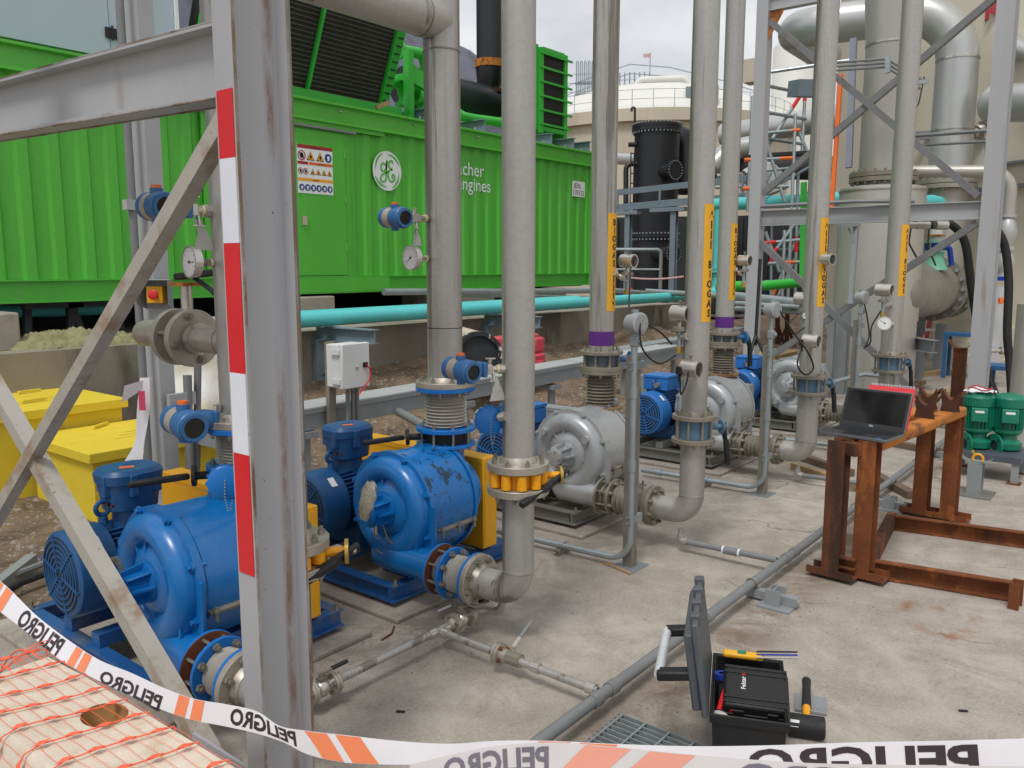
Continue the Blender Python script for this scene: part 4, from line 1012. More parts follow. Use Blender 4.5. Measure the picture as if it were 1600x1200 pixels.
def dial_gauge(c, pipe, n, r, lab, needle=220):
    c, pipe, n = V(c), V(pipe), V(n).normalized(); t = T('dial_gauge', lab, 'gauge', c, 'round dial gauges on the risers')
    b = B(); b.lathe(c - n * .018, n, [(0, r * .7), (.003, r * .92), (.03, r * .92), (.03, r), (.037, r), (.037, r * .9), (.033, r * .88)], 32); P('case', b, STEELB, t)
    b = B(); b.cyl(c + n * .012, c + n * .0165, r * .89, n=32); P('dial', b, DIAL, t)
    a, u, w = frame(n); u = -u
    if w.z < 0: w = -w
    u = w.cross(a)
    f = lambda x, y: c + n * .0172 + u * x * r + w * y * r
    b = B(); an = R(needle); stroke2(b, [(-.25 * math.cos(an), -.25 * math.sin(an)), (.68 * math.cos(an), .68 * math.sin(an))], .05, f); poly(b, disc2(0, 0, .11, 12), f); P('needle', b, INK, t)
    b = B()
    for k in range(11): q = R(225 - 27 * k); stroke2(b, [(.68 * math.cos(q), .68 * math.sin(q)), (.80 * math.cos(q), .80 * math.sin(q))], .03, f)
    P('scale_mark', b, INK, t, kind='stuff')
    d = (pipe - c); L = d.length; d.normalize()
    b = B(); b.cyl(c + d * r * .8, c + d * (r + .035), .012, n=10); b.bar(c + d * (r + .02), c + d * (r + .05), .03, .03); P('stem', b, STEELD, t)
    b = B(); b.cyl(c + d * (r + .04), pipe, .010, n=10); b.cyl(pipe - d * .018, pipe, .019, n=8); P('socket', b, STEELB, t)
    b = B(); b.cyl(pipe - d * .03, pipe - d * .019, .015, n=10); P('sealing_tape', b, MATS['ptfe_yellow'], t)
    return t

def pressure_switch(c, ax, r, ln, pipe, lab, seal=True, plug=False):
    """stainless cylinder with a dial in its end, on a diaphragm seal"""
    c, ax = V(c), V(ax).normalized(); t = T('pressure_switch', lab, 'pressure switch', c, 'stainless pressure switches on the grey risers')
    b = B(); b.lathe(c - ax * ln / 2, ax, [(0, r * .8), (.006, r), (ln - .01, r), (ln - .01, r * 1.05), (ln, r * 1.05), (ln, r * .88), (ln - .009, r * .88)], 30); P('case', b, STEELB, t)
    b = B(); b.cyl(c + ax * (ln / 2 - .006), c + ax * (ln / 2 - .003), r * .88, n=26); P('dial', b, mat('dark_dial', '#4a4d4e', .25, .1, .1, 20), t)
    a, u, w = frame(ax); f = lambda x, y: c + ax * (ln / 2 - .0015) + u * x * r + w * y * r
    b = B(); ring2(b, 0, 0, .5, .62, f, a0=40, a1=320); stroke2(b, [(-.3, -.5), (.35, .6)], .12, f); stroke2(b, [(-.6, .2), (.1, -.1)], .1, f); poly(b, disc2(0, 0, .2, 12), f); P('dial_mark', b, INK, t)
    b = B(); b.cyl(c + V((0, 0, r)), c + V((0, 0, r + .022)), .008, n=8); b.cyl(c + V((0, 0, r + .022)), c + V((0, 0, r + .03)), .014, n=8); P('vent_plug', b, STEELD, t)
    b = B(); q = c - ax * ln * .1 + V((0, 0, 0)); b.add([q + V(p) for p in ()], []) if 0 else None
    pipe = V(pipe)
    if seal:
        s = c - V((0, 0, r))
        b = B(); b.cyl(s, s - V((0, 0, .03)), .016, n=12); P('neck', b, STEELB, t)
        b = B(); b.cyl(s - V((0, 0, .03)), s - V((0, 0, .042)), .042, n=24); b.cyl(s - V((0, 0, .043)), s - V((0, 0, .052)), .042, n=24); P('diaphragm_seal', b, STEELD, t)
        b = B(); b.cyl(s - V((0, 0, .052)), s - V((0, 0, .15)), .014, n=12); P('gauge_pipe', b, GALV, t)
        b = B(); b.cyl(s - V((0, 0, .15)), s - V((0, 0, .185)), .019, n=8); P('test_valve', b, BRASS, t)
        b = B(); q = s - V((0, 0, .16)); b.bar(q, q + CAMR * .035 + V((0, 0, .02)), .012, .008); P('red_tap', b, REDT, t)
        q0 = s - V((0, 0, .095)); d = (pipe - q0).normalized()
        b = B(); b.cyl(q0, pipe, .010, n=10); b.cyl(q0.lerp(pipe, .35), q0.lerp(pipe, .6), .020, n=8); b.cyl(pipe - d * .02, pipe, .024, n=12); P('needle_valve', b, STEELB, t)
    else:
        b = B(); b.cyl(c, pipe, .014, n=10); P('nipple', b, STEELB, t)
    if plug:
        q = c - ax * ln * .45; b = B(); b.box(q + V((-.055, -.018, -.035)), q + V((-.012, .018, .012))); b.cyl(q + V((-.035, 0, -.035)), q + V((-.035, 0, -.08)), .010, n=8); P('cable_plug', b, BLKP, t, bevel=.004)
    return t

def ball_valve(c, d, r, lab, handle, rust=True, parts2=True):
    """small flanged ball valve on a line along d"""
    c, d = V(c), V(d).normalized(); t = T('ball_valve', lab, 'valve', c, 'flanged ball valves in the drain line')
    for s in (-1, 1):
        q = c + d * (s * .055)
        b = B(); b.lathe(q, d * s, [(-.012, .02), (-.012, .047), (.0, .047)], 22); b.lathe(q, d * s, [(.002, .047), (.014, .047), (.014, .03), (.034, r * 1.05)], 22); P('flange', b, STEELM, t)
        b = B(); b.bolts(q + d * s * .014, d * s, .036, 4, .0075, .010, a0=.4); b.bolts(q - d * s * .012, -d * s, .036, 4, .0075, .010, a0=.4); P('flange_bolt', b, BOLT, t, kind='stuff')
        if rust: b = B(); b.cyl(q + d * s * .0003, q + d * s * .0017, .046, n=22); P('rusty_gasket', b, RUST, t)
    b = B(); b.ball(c, .036, 16); b.cyl(c - d * .045, c + d * .045, .024, n=16); P('ball_body', b, STEELB, t)
    b = B(); b.cyl(c, c + V((0, 0, .058)), .012, n=10); b.box(c + V((-.016, -.016, .036)), c + V((.016, .016, .046))); P('stem', b, STEELD, t)
    h = V(handle); b = B(); b.bar(c + V((0, 0, .062)) - h.normalized() * .015, c + V((0, 0, .062)) + h * .4, .016, .006); P('handle_plate', b, STEELD, t)
    b = B(); b.bar(c + V((0, 0, .062)) + h * .38, c + V((0, 0, .062)) + h, .020, .012); P('handle_grip', b, BLKR, t, bevel=.004)
    return t

BASE = (2.900, 3.100, 0.025)
U = []
for i, dx in enumerate((-1.27, 0.0, 1.63, 3.70, 5.72)):
    U.append(V((BASE[0] + dx, BASE[1], BASE[2])))
names = ['blue blower behind the red and white striped column', 'scuffed blue blower with dirty drum and a plastic bag on its bearing', 'grey blower behind the yellow lever valve, nearest of the grey ones', 'grey blower between the two tall instrument posts', 'farthest grey blower behind the laptop']
for i, O in enumerate(U):
    blue = i < 2
    where = ['nearest blue blower', 'scuffed blue blower', 'nearest grey blower', 'middle grey blower', 'farthest grey blower'][i]
    make_pad(O, 'low concrete pad under the ' + where)
    make_skid(O, BLUESK if blue else SKIDG, ('blue' if blue else 'grey') + ' steel skid frame under the ' + where)
    make_blower(O, BLUE if blue else GREYP, (BLUES if i == 1 else BLUE) if blue else GREYP, names[i])
    make_motor(O, BLUED, ('dark blue motor with round junction box beside the ' if blue else 'blue finned motor with square junction box beside the ') + where, 'round' if blue else 'square', 'blower drive motors')
    make_guard(O, YEL if blue else GREYD, ('yellow' if blue else 'grey') + ' belt guard at the far end of the ' + where)

# ---- discharge side
DR = [(U[0].x - .02, 2.235, .073), (U[1].x - .02, 2.255, .073), (U[2].x - .02, 2.197, .075), (U[3].x - .02, 2.223, .082), (U[4].x - .02, 2.135, .093)]
dlab = ['steel discharge riser mostly hidden behind the striped column', 'steel discharge riser with the yellow lever valve', 'steel discharge riser with up arrow BIOGAS sticker, nearest grey blower', 'steel discharge riser behind the laptop screen, blue valve', 'thick steel riser on the far right with a gauge and sticker']
blab = ['blue flanged bellows joint at the foot of the striped column', 'blue flanged bellows joint of the scuffed blue blower', 'grey bellows joint behind the first instrument post', 'grey bellows joint behind the second instrument post', 'grey bellows joint right of the laptop screen']
RIS = []
for i, O in enumerate(U):
    x, y, rp = DR[i]
    RIS.append(discharge(O, x, y, rp, 'blue' if i < 2 else 'grey', dlab[i], blab[i]))

def sx(i): return DR[i][0], DR[i][1]
x, y = sx(1); butterfly_valve(x, y, 0.7352, 0.8775, .073, YELV, 'yellow lug valve with black lever on the near steel riser', (.75, -.66, 0), (-.28, .03, -.085), group=None, fr=.140)
x, y = sx(0); butterfly_valve(x, y, 0.7428, 0.8598, .073, YELV, 'yellow lug valve partly hidden by the striped column', (.75, -.66, 0), (-.20, .02, -.06), group=None, fr=.140)
for i, (px, pyt, pyb, lab) in enumerate(((1088, 646, 682, 'blue lever valve on the riser of the nearest grey blower'), (1265, 585, 611, 'blue lever valve on the riser left of the laptop'), (1388, 555, 577, 'blue lever valve on the far right riser behind the red notebook'))):
    x, y = sx(2 + i); f = DR[2 + i]
    z0, z1 = [[0.7024, 0.87], [0.7414, 0.897], [0.7222, 0.8992]][i]
    butterfly_valve(x, y, z0, z1, f[2], BLUEV2, lab, (.80, -.60, 0), (.03, -.02, -.24), fr=f[2] * 1.72, fm=STEELD)
x, y = sx(2); sticker(RIS[2][0], x, y, DR[2][2], 1.426, 2.098, True)
x, y = sx(3); sticker(RIS[3][0], x, y, DR[3][2], 1.434, 2.111, True)
x, y = sx(4); sticker(RIS[4][0], x, y, DR[4][2], 1.461, 2.133, True)

# ---- inlet side: valve, bellows, riser
def inlet(i, x, y, rp, zs, colr, lab, blab_, vlab, top, lever):
    """zs = heights: valve bottom flange, valve top flange, bellows bottom flange, bellows top flange"""
    v0, v1, f0, f1 = zs
    blue = colr == 'blue'; fm = BLUEF if blue else STEELD; fr = rp * 1.72
    r = T('inlet_riser', lab, 'pipe', (x, y, f1), 'inlet risers')
    b = B(); b.cyl((x, y, f1 + .03), (x, y, top), rp, n=36); P('pipe', b, STEEL, r)
    b = B(); b.lathe((x, y, f1 + .02), (0, 0, 1), [(0, rp * 1.2), (.012, rp * 1.16), (.035, rp * 1.01)], 30, caps=False); P('weld_neck', b, STEELM if blue else STEELD, r)
    flange(r, (x, y, f1 + .001), (0, 0, 1), fr, .03, STEELM if blue else STEELD, nb=8, rbolt=.013)
    e = T('bellows_joint', blab_, 'expansion joint', (x, y, f0), 'inlet expansion joints')
    flange(e, (x, y, f1 - .022), (0, 0, 1), fr, .022, fm, nb=8, side=-1, rbolt=.011)
    flange(e, (x, y, f0), (0, 0, 1), fr, .022, fm if blue else STEELR, nb=8, rbolt=.011)
    b = B(); bellows(b, (x, y, f0 + .022), (x, y, f1 - .022), rp * 1.24, 11 if blue else 10, .20); P('convolution', b, BEL if blue else STEELD, e, ang=70)
    if v1:
        w = T('wafer_valve', vlab, 'valve', (x, y, v0))
        b = B(); b.cyl((x, y, v0 + .016), (x, y, v1), rp * 1.22, n=28); P('body', b, BLKR if blue else mat('grey_blue_valve', '#56626b', .5, .1, .12, 8), w)
        flange(w, (x, y, v0), (0, 0, 1), fr, .016, fm, nb=8, side=-1, rbolt=.011)
        rods(w, (x, y, v0 + .016), (x, y, v1), fr * .84, 8)
        s = V((-.78, .62, 0)) if lever > 0 else V((.8, -.6, 0))
        q0 = V((x, y, (v0 + v1) / 2 + .01)); q1 = q0 + s * (fr + .05)
        b = B(); b.cyl(q0 + s * rp, q1, .018, n=12); P('stem', b, BLKR if blue else BLUEI, w)
        b = B(); b.cyl(q1 - s * .008, q1 + s * .008, .045, n=20); P('notch_plate', b, BLKP if blue else BLUEI, w)
        if lever > 0:
            b = B(); b.bar(q1 + s * .02, q1 + s * .02 + V((-.24, .06, -.0)), .034, .026); P('lever', b, BLKP, w, bevel=.008)
        else:
            b = B(); b.tube([q1 + s * .02, q1 + s * .05 + V((0, 0, -.06)), q1 + s * .05 + V((0, 0, -.26))], .02, n=8); P('lever', b, BLKP, w)
    return r
xi = U[1].x + .41; yi = 3.10
inl = inlet(1, xi, yi, .095, (0.7698, 0.8493, 0.8529, 1.096), 'blue', 'thick steel inlet riser of the scuffed blue blower', 'blue flanged inlet bellows above the scuffed blue blower', 'black wafer valve with lever on the scuffed blue blower', 3.135, 1)
xi0 = U[0].x + .41
inl0 = inlet(0, xi0, yi, .095, (0.8118, 0.8832, 0.8861, 1.075), 'blue', 'thick steel inlet riser behind the striped column', 'blue flanged inlet bellows left of the striped column', 'black wafer valve with lever left of the striped column', 4.6, 1)
gx2 = 4.897; 
inl2 = inlet(2, gx2, yi, .087, (0, 0, 0.757, 1.029), 'grey', 'steel inlet riser with down arrow sticker and wide purple band', 'grey inlet bellows with rusty flange, nearest grey blower', '', 4.8, 0)
gx3 = 6.905
inl3 = inlet(3, gx3, yi, .080, (0, 0, 0.788, 1.057), 'grey', 'farther steel inlet riser with down arrow sticker and purple band', 'grey inlet bellows of the middle grey blower', '', 4.8, 0)
def upper_valve(x, y, rp, z0, z1, lab):
    t = T('wafer_valve', lab, 'valve', (x, y, z0)); fr = rp * 1.72
    b = B(); b.cyl((x, y, z0), (x, y, z1), rp * 1.25, n=28); P('body', b, mat('grey_blue_valve', '#56626b', .5, .1, .12, 8), t)
    flange(t, (x, y, z1), (0, 0, 1), fr, .024, STEELD, nb=8, rbolt=.012)
    rods(t, (x, y, z0), (x, y, z1), fr * .84, 8, m=STEELD)
    s = V((.8, -.6, 0)); q0 = V((x, y, (z0 + z1) / 2)); q1 = q0 + s * (fr + .07)
    b = B(); b.cyl(q0 + s * rp, q1, .02, n=12); P('stem', b, BLUEI, t)
    b = B(); b.cyl(q1 - s * .01, q1 + s * .012, .055, n=20); P('notch_plate', b, BLUEI, t)
    b = B(); b.tube([q1 + s * .025, q1 + s * .05 + V((0, 0, -.08)), q1 + s * .06 + V((0, 0, -.26))], .022, n=8); P('lever', b, BLKP, t)
upper_valve(gx2, yi, .087, 1.029 + .032, 1.132 + .01, 'grey wafer valve under the wide purple band')
upper_valve(gx3, yi, .080, 1.057 + .032, 1.137 + .01, 'grey wafer valve under the farther purple band')
band(inl2, gx2, yi, .087, 1.204, 1.302, PURP, 'purple_band'); band(inl3, gx3, yi, .080, 1.211, 1.307, PURP, 'purple_band')
sticker(inl2, gx2, yi, .087, 1.443, 2.099, False, a0=20); sticker(inl3, gx3, yi, .080, 1.454, 2.109, False, a0=20)
gx4 = gx3 + 1.98
# header elbow at the top of the scuffed blower's riser
zt = 2.994
b = B(); b.tube([V((xi - .02, yi, zt)), V((xi - 2.6, yi, zt))], .098, n=32); P('header_branch', b, STEEL, inl)
b = B(); b.ring((xi - .16, yi, zt), (1, 0, 0), .096, .101, .008); b.ring((xi, yi, zt - .15), (0, 0, 1), .093, .0985, .008); PS('weld_seam', b, STEELD, inl)
b = B(); b.ring((xi, yi, 1.416), (0, 0, 1), .093, .0962, .004); P('pencil_line', b, INK, inl)

# flanged branch on the riser left of the striped column
t = T('flanged_branch', 'flanged steel branch pipe pair left of the striped column', 'pipe', (xi0, 3.5, 1.42))
zb = 1.425; xb = xi0
b = B(); b.tube([V((xb, yi, zb)), V((xb, 3.45, zb))], .060, n=28); P('pipe', b, STEELM, t)
b = B(); b.ring((xb, 3.22, zb), (0, 1, 0), .06, .064, .01); b.ring((xb, 3.40, zb), (0, 1, 0), .06, .07, .03); PS('weld_seam', b, STEELB, t)
flange(t, (xb, 3.485, zb), (0, -1, 0), .130, .036, STEELM, nb=4, rb=.102, rbolt=.020)
b = B(); b.cyl((xb, 3.487, zb), (xb, 3.575, zb), .088, n=28); P('valve_disc', b, STEELD, t)
flange(t, (xb, 3.610, zb), (0, -1, 0), .130, .034, STEELM, nb=0)
rods(t, (xb, 3.45, zb), (xb, 3.64, zb), .102, 4, .011)
b = B(); b.tube(fillet([V((xb, 3.60, zb)), V((xb, 3.97, zb)), V((xb + .6, 3.97, zb))], .11, 8), .060, n=28); P('elbow', b, STEELM, t)
b = B(); b.cyl((xb, 3.5, zb + .13), (xb, 3.5, zb + .235), .026, n=14); P('valve_neck', b, STEELB, t)
b = B(); b.box((xb - .05, 3.44, zb + .235), (xb + .05, 3.56, zb + .25)); P('top_plate', b, RUSTO, t)
b = B(); b.bar((xb - .02, 3.54, zb + .275), (xb + .0, 3.20, zb + .30), .04, .03); P('lever', b, BLKP, t, bevel=.008)
b = B(); b.tube([(xb + .01, 3.44, zb + .27), (xb, 3.3, zb + .22), (xb, 3.16, zb + .14)], .011, n=8); P('lever_rod', b, DARKV, t)

# ---- transmitters, gauges
def surf(x, y, rp, px_dir, z): return on_pipe(x, y, rp, px_dir, z)
transmitter((2.860, 3.000, 1.980), surf(xi, yi, .095, -65, 1.997), 'blue transmitter high on the riser of the scuffed blower', 1.0, bag=True)
dial_gauge((2.977, 3.000, 1.788), surf(xi, yi, .095, -70, 1.787), (-.97, .10, .0), .062, 'dial gauge left of the thick riser, white face', 218)
x, y = sx(1); transmitter((2.617, 2.360, 1.310), surf(x, y, .073, -60, 1.302), 'blue transmitter above the scuffed blower, hung with a cloudy bag', .98, bag=True)
transmitter((1.717, 3.120, 1.976), surf(xi0, yi, .095, -75, 1.969), 'blue transmitter high on the left, behind the diagonal brace', 1.12, bag=True)
transmitter((1.764, 3.100, 1.119), surf(xi0, yi, .095, -70, 1.109), 'blue transmitter left of the striped column above the motor', 1.25)
dial_gauge((1.814, 3.050, 1.763), surf(xi0, yi, .095, -75, 1.761), (-.97, .10, .03), .064, 'dial gauge left of the striped column above the branch', 0)
def level_head(c, pipe, lab):
    c, pipe = V(c), V(pipe); t = T('capped_instrument', lab, 'instrument', c, 'instruments with a blue cap and bead chain')
    ax = V((-.55, -.83, .05)).normalized()
    b = B(); b.lathe(c, ax, [(.0, .06), (.0, .064), (.03, .064), (.036, .056)], 28); cap = P('blue_cap', b, BLUEF, t)
    b = B()
    for k in range(14): a = 2 * math.pi * k / 14; e, u, w = frame(ax); d = u * math.cos(a) + w * math.sin(a); b.bar(c + d * .066 + ax * .004, c + d * .066 + ax * .028, .010, .008, up=d)
    P('cap_grip', b, BLUEF, cap, kind='stuff')
    b = B(); b.lathe(c, -ax, [(.0, .056), (.03, .056), (.07, .05), (.08, .03)], 24); P('white_body', b, WHITEP, t)
    b = B(); b.cyl(c - ax * .04, pipe, .016, n=12); b.cyl(pipe + (c - pipe).normalized() * .03, pipe, .022, n=8); P('nipple', b, STEELB, t)
    b = B(); q = c + ax * .04; pts = [q + V((0, 0, .01)), q + V((-.008, -.006, -.05)), q + V((.004, -.004, -.105)), q + V((.02, 0, -.10)), q + V((.03, .0, -.05))]
    for k in range(len(pts) - 1):
        for j in range(5): b.ball(pts[k].lerp(pts[k + 1], j / 5), .0036, 6)
    P('bead_chain', b, STEELB, t, kind='stuff')
x, y = sx(1); level_head((2.797, 2.360, 1.068), surf(x, y, .073, -50, 1.093), 'blue capped instrument with bead chain beside the near riser')
level_head((1.719, 2.750, 0.944), V((xi0, 2.95, 0.8368)), 'blue capped instrument with bead chain left of the striped column')

# ================================================================ STEEL FRAME IN FRONT (left)
t = T('steel_portal', 'grey steel column with red and white striped tape, beam and cross braces', 'steel frame', (1.425, 2.045, 0))
b = B(); b.ibeam((1.425, 2.045, 0), (1.425, 2.045, 4.5), .18, .091, .009, .007, up=(1, 0, 0)); P('column', b, COLF, t)
b = B(); b.box((1.30, 1.95, 0), (1.55, 2.14, .012)); P('base_plate', b, COLM, t)
# rusty lip along the far flange and hairline of the near flange
b = B(); b.box((1.5065, 1.9985, 0), (1.5155, 2.0015, 4.5)); b.box((1.3345, 1.9985, 0), (1.3435, 2.0015, 4.5)); PS('rust_line', b, RUSTLIP, t)
b = B(); z = 0.8559; zt = 2.217; H = (zt - z)
cuts = [0.8617, 1.219, 1.451, 1.811, 2.038, 2.217]
for k in range(5):
    b = B(); b.box((1.3325, 2.008, cuts[k] + .0005), (1.3348, 2.082, cuts[k + 1])); tp = P('warning_tape', b, REDT if k % 2 == 0 else WHT, t, label='red band of the striped tape' if k % 2 == 0 else 'white band of the striped tape')
b = B(); b.ibeam((1.425, 2.095, 2.315), (1.425, 5.2, 2.40), .20, .10, .010, .007); P('beam', b, GAL, t)
b = B()
for s in (-1, 1): b.bar((1.425 + s * .047, 2.095, 2.417), (1.425 + s * .047, 5.2, 2.502), .008, .004); b.bar((1.425 + s * .047, 2.095, 2.213), (1.425 + s * .047, 5.2, 2.298), .008, .004)
PS('rust_line', b, RUSTLIP, t)
b = B(); b.angle((1.338, 2.06, 2.13), (1.338, 4.30, .375), .050, .007, up=(1, 0, 0)); P('brace', b, BRC, t)
b = B(); b.angle((1.352, 2.30, .12), (1.352, 4.25, 1.498), .062, .007, up=(1, 0, 0), sx=-1); P('brace', b, BRC, t)
b = B(); b.box((1.345, 2.09, .02), (1.355, 2.42, .22)); P('gusset', b, COLM, t)

# ---- second column with emergency stop, conduit
cx, cy = 2.70, 5.0
t = T('steel_column', 'grey steel column behind the diagonal brace carrying an emergency stop', 'column', (cx, cy, 0))
b = B(); b.box((cx, cy, -.05), (cx + .10, cy + .19, 4.8)); P('post', b, GAL, t)
zs = 1.572
t2 = T('emergency_stop', 'yellow emergency stop with red button under a grey hood', 'emergency stop', (cx - .02, cy - .02, zs))
fx = lambda dx, dy, dz: V((cx + .02, cy - .02, zs)) + CAMR * dx + V((-.783, -.623, 0)) * dy + V((0, 0, dz))
b = B(); pl = [fx(-.085, .0, -.09), fx(.085, .0, -.09), fx(.085, 0, .095), fx(-.085, 0, .095)]; pf = [fx(-.095, .11, -.06), fx(.095, .11, -.06), fx(.1, .12, .09), fx(-.1, .12, .09)]
b.add(pl, [(0, 1, 2, 3)]); b.add([pl[3], pl[2], pf[2], pf[3]], [(0, 1, 2, 3)]); b.add([pl[0], pl[3], pf[3], pf[0]], [(0, 1, 2, 3)]); b.add([pl[1], pl[2], pf[2], pf[1]], [(0, 1, 2, 3)])
P('hood', b, GREYD, t2, flat=True)
b = B(); n_ = V((-.783, -.623, 0)); b.prof(fx(0, .005, .0), fx(0, .075, .0), [(-.05, -.052), (.05, -.052), (.05, .052), (-.05, .052)]); P('box', b, YELT, t2, bevel=.004)
b = B(); b.cyl(fx(.008, .075, 0), fx(.008, .105, 0), .016, n=14); b.lathe(fx(.008, .105, 0), n_, [(0, .030), (.014, .030), (.018, .024)], 22); P('button', b, REDT, t2)
t = T('conduit_run', 'grey conduit strapped along the rear steel column on the left', 'conduit', (2.45, 5.0, 0))
cxx = 2.618
b = B(); b.tube(fillet([V((cxx, 5.05, 4.8)), V((cxx, 5.05, .42)), V((cxx + .28, 4.98, .30)), V((cxx + .34, 4.98, 1.15))], [.1, .1], 8), .024, n=12); P('conduit', b, CONDUIT, t)
b = B(); b.box((cxx - .05, 5.02, 2.116 - .03), (cx + .0, 5.075, 2.116 + .03)); P('clamp', b, GAL, t)
b = B(); b.box((cx + .02, 4.93, .86), (cx + .2, 4.97, .94)); P('clamp', b, GAL, t)
b = B(); b.tube(fillet([V((cx + .16, 4.95, 1.05)), V((cx + .14, 4.95, .35)), V((cx + .9, 4.75, .25)), V((cx + 2.2, 4.72, .30))], [.12, .1], 6), .028, n=10); P('conduit', b, CONDUIT, t)
b = B(); b.tube(fillet([V((cx + .12, 4.98, .30)), V((cx + 1.0, 4.80, .17)), V((cx + 2.3, 4.72, .18))], [.12], 6), .022, n=10); P('conduit', b, CONDUIT, t)

# ---- long cable trays on brackets
t = T('cable_tray', 'long grey covered cable tray running behind the blower motors', 'cable tray', (7, 4.85, .6))
x0 = 2.887
TZ2 = .74
b = B(); b.prof((2.9, 4.86, TZ2), (9.4, 4.86, TZ2 + .03), [(-.13, -.15), (.13, -.15), (.13, -.005), (.145, -.005), (.145, 0), (-.145, 0), (-.145, -.03), (-.13, -.03)][::1]); P('tray', b, GREYD, t, flat=True)
for a in (2.9, 5.0, 7.1):
    b = B(); b.bar((a + .01, 4.86, TZ2 + .006 + (a - 2.9) * .0046), (a + 2.08, 4.86, TZ2 + .006 + (a - 0.8) * .0046), .295, .012); P('lid', b, GAL, t)
for x in (3.6, 5.3, 6.6, 8.2):
    b = B(); b.box((x, 4.75, -.05), (x + .06, 4.80, TZ2 - .16)); P('leg', b, GREYD, t)
    b = B(); b.box((x - .04, 4.7, TZ2 - .20), (x + .10, 5.02, TZ2 - .155)); P('bracket', b, GREYD, t)
t = T('cable_tray', 'second low grey cable tray farther back near the dirt heap', 'cable tray', (8, 5.5, .4))
b = B(); b.prof((9.4, 5.75, .66), (13.5, 5.75, .72), [(-.12, -.14), (.12, -.14), (.12, 0), (-.12, 0)]); P('tray', b, GREYD, t)
b = B(); b.prof((10.18, 6.1, 0.5349), (11.35, 6.1, 0.5093), [(-.09, -.12), (.09, -.12), (.09, 0), (-.09, 0)]); P('box_beam', b, BGREY, t, label='blue grey box beam')
for x in (9.6, 11.0, 12.8): b = B(); b.box((x, 5.7, 0), (x + .07, 5.76, .54)); P('leg', b, GREYD, t)

# ---- grey box on its stand
bc = V((3.791, 4.500, 1.055))
t = T('junction_box', 'light grey plastic enclosure on a steel post in front of the soil', 'enclosure', (bc.x, bc.y, 0))
w_, h_, d_ = .20, .30, .14
x0, x1, y0, y1, z0, z1 = bc.x - .04, bc.x + .20, bc.y - .02, bc.y + .16, bc.z - .155, bc.z + .15
b = B(); b.box((x0, y0 + .05, z0), (x1, y1, z1)); P('case', b, WHITEP, t, bevel=.008)
b = B(); b.box((x0 - .006, y0, z0 - .006), (x1 + .006, y0 + .047, z1 + .006)); dr = P('lid', b, WHITEP, t, bevel=.008)
b = B()
for z in (z0 + .03, z1 - .07): b.box((x0 - .02, y0 + .02, z), (x0 - .0065, y0 + .11, z + .035))
PS('hinge', b, WHITEP, dr)
b = B(); b.box((x1 - .06, y0 - .022, bc.z - .02), (x1 - .03, y0 - .001, bc.z + .015)); P('latch', b, BLKP, dr)
b = B(); b.box((x1 - .13, y0 - .004, bc.z - .03), (x1 - .10, y0 - .0005, bc.z - .012)); P('lock_plate', b, STEELB, dr)
b = B(); b.tube(hang((x1 - .045, y0 - .02, bc.z), (x1 - .11, y0 + .0, z0 - .06), -.02, 10, (.06, -.02, 0)), .005, n=6); P('red_cord', b, REDT, t)
b = B(); b.box((x0 + .02, y1 + .002, -.05), (x0 + .08, y1 + .04, z1 + .01)); P('post', b, WOOD if 0 else STEELD, t)
for k, dx in enumerate((.12, .165, .205)):
    b = B(); b.tube(fillet([V((x0 + dx, y0 + .1, z0 - .001)), V((x0 + dx, y0 + .1, z0 - .22)), V((x0 + dx - (.06 if k == 0 else .0), y0 + .16, .1))], .06), .016, n=8); P('conduit', b, CONDUIT, t)
b = B(); q = V((4.186, 3.900, 0.632)); b.tube(fillet([V((4.474, 4.700, 0.617)), V((4.289, 4.200, 0.579)), V((4.482, 3.800, 0.636))], .15), .032, n=12); P('cable_pipe', b, CONDUIT, label='grey conduit stub leaving the cable tray behind the blue bellows', cat='conduit')

# ---- yellow concrete chambers
def chamber(x0, x1, y0, y1, zt, lab, zb=-.1, handles=()):
    t = T('concrete_chamber', lab, 'chamber', ((x0 + x1) / 2, (y0 + y1) / 2, zb))
    b = B(); b.box((x0 + .04, y0 + .04, zb), (x1 - .04, y1 - .04, zt - .075)); P('body', b, YELC, t)
    b = B(); b.box((x0, y0, zt - .074), (x1, y1, zt)); lid = P('lid', b, YELC, t, bevel=.006)
    for (hx, hy, a) in handles:
        b = B(); d = V((math.cos(a), math.sin(a), 0)) * .1; p = V((hx, hy, zt + .018)); b.bar(p - d, p + d, .025, .02); P('lifting_bar', b, YELC, lid, bevel=.004)
    b = B()
    for k in range(3):
        p = V((x0 + .35 + .09 * k, y0 + .35 + .1 * k, zt + .001)); b.add([p, p + V((.30, .02, 0)), p + V((.30, .026, 0)), p + V((0, .006, 0))], [(0, 1, 2, 3)])
    P('scribed_line', b, INK, lid, kind='stuff')
chamber(2.55, 4.0, 5.72, 6.75, .475, 'yellow painted concrete chamber with lid, nearest to the motors', handles=((3.062, 6.627, .6),))
fr = (3.358, 6.749, 0.660)
chamber(fr[0] - 1.10, fr[0], fr[1], fr[1] + 1.15, .66, 'yellow painted concrete chamber with lid, behind the nearer one', handles=((2.967, 7.691, .2), (2.787, 7.15, .2)))

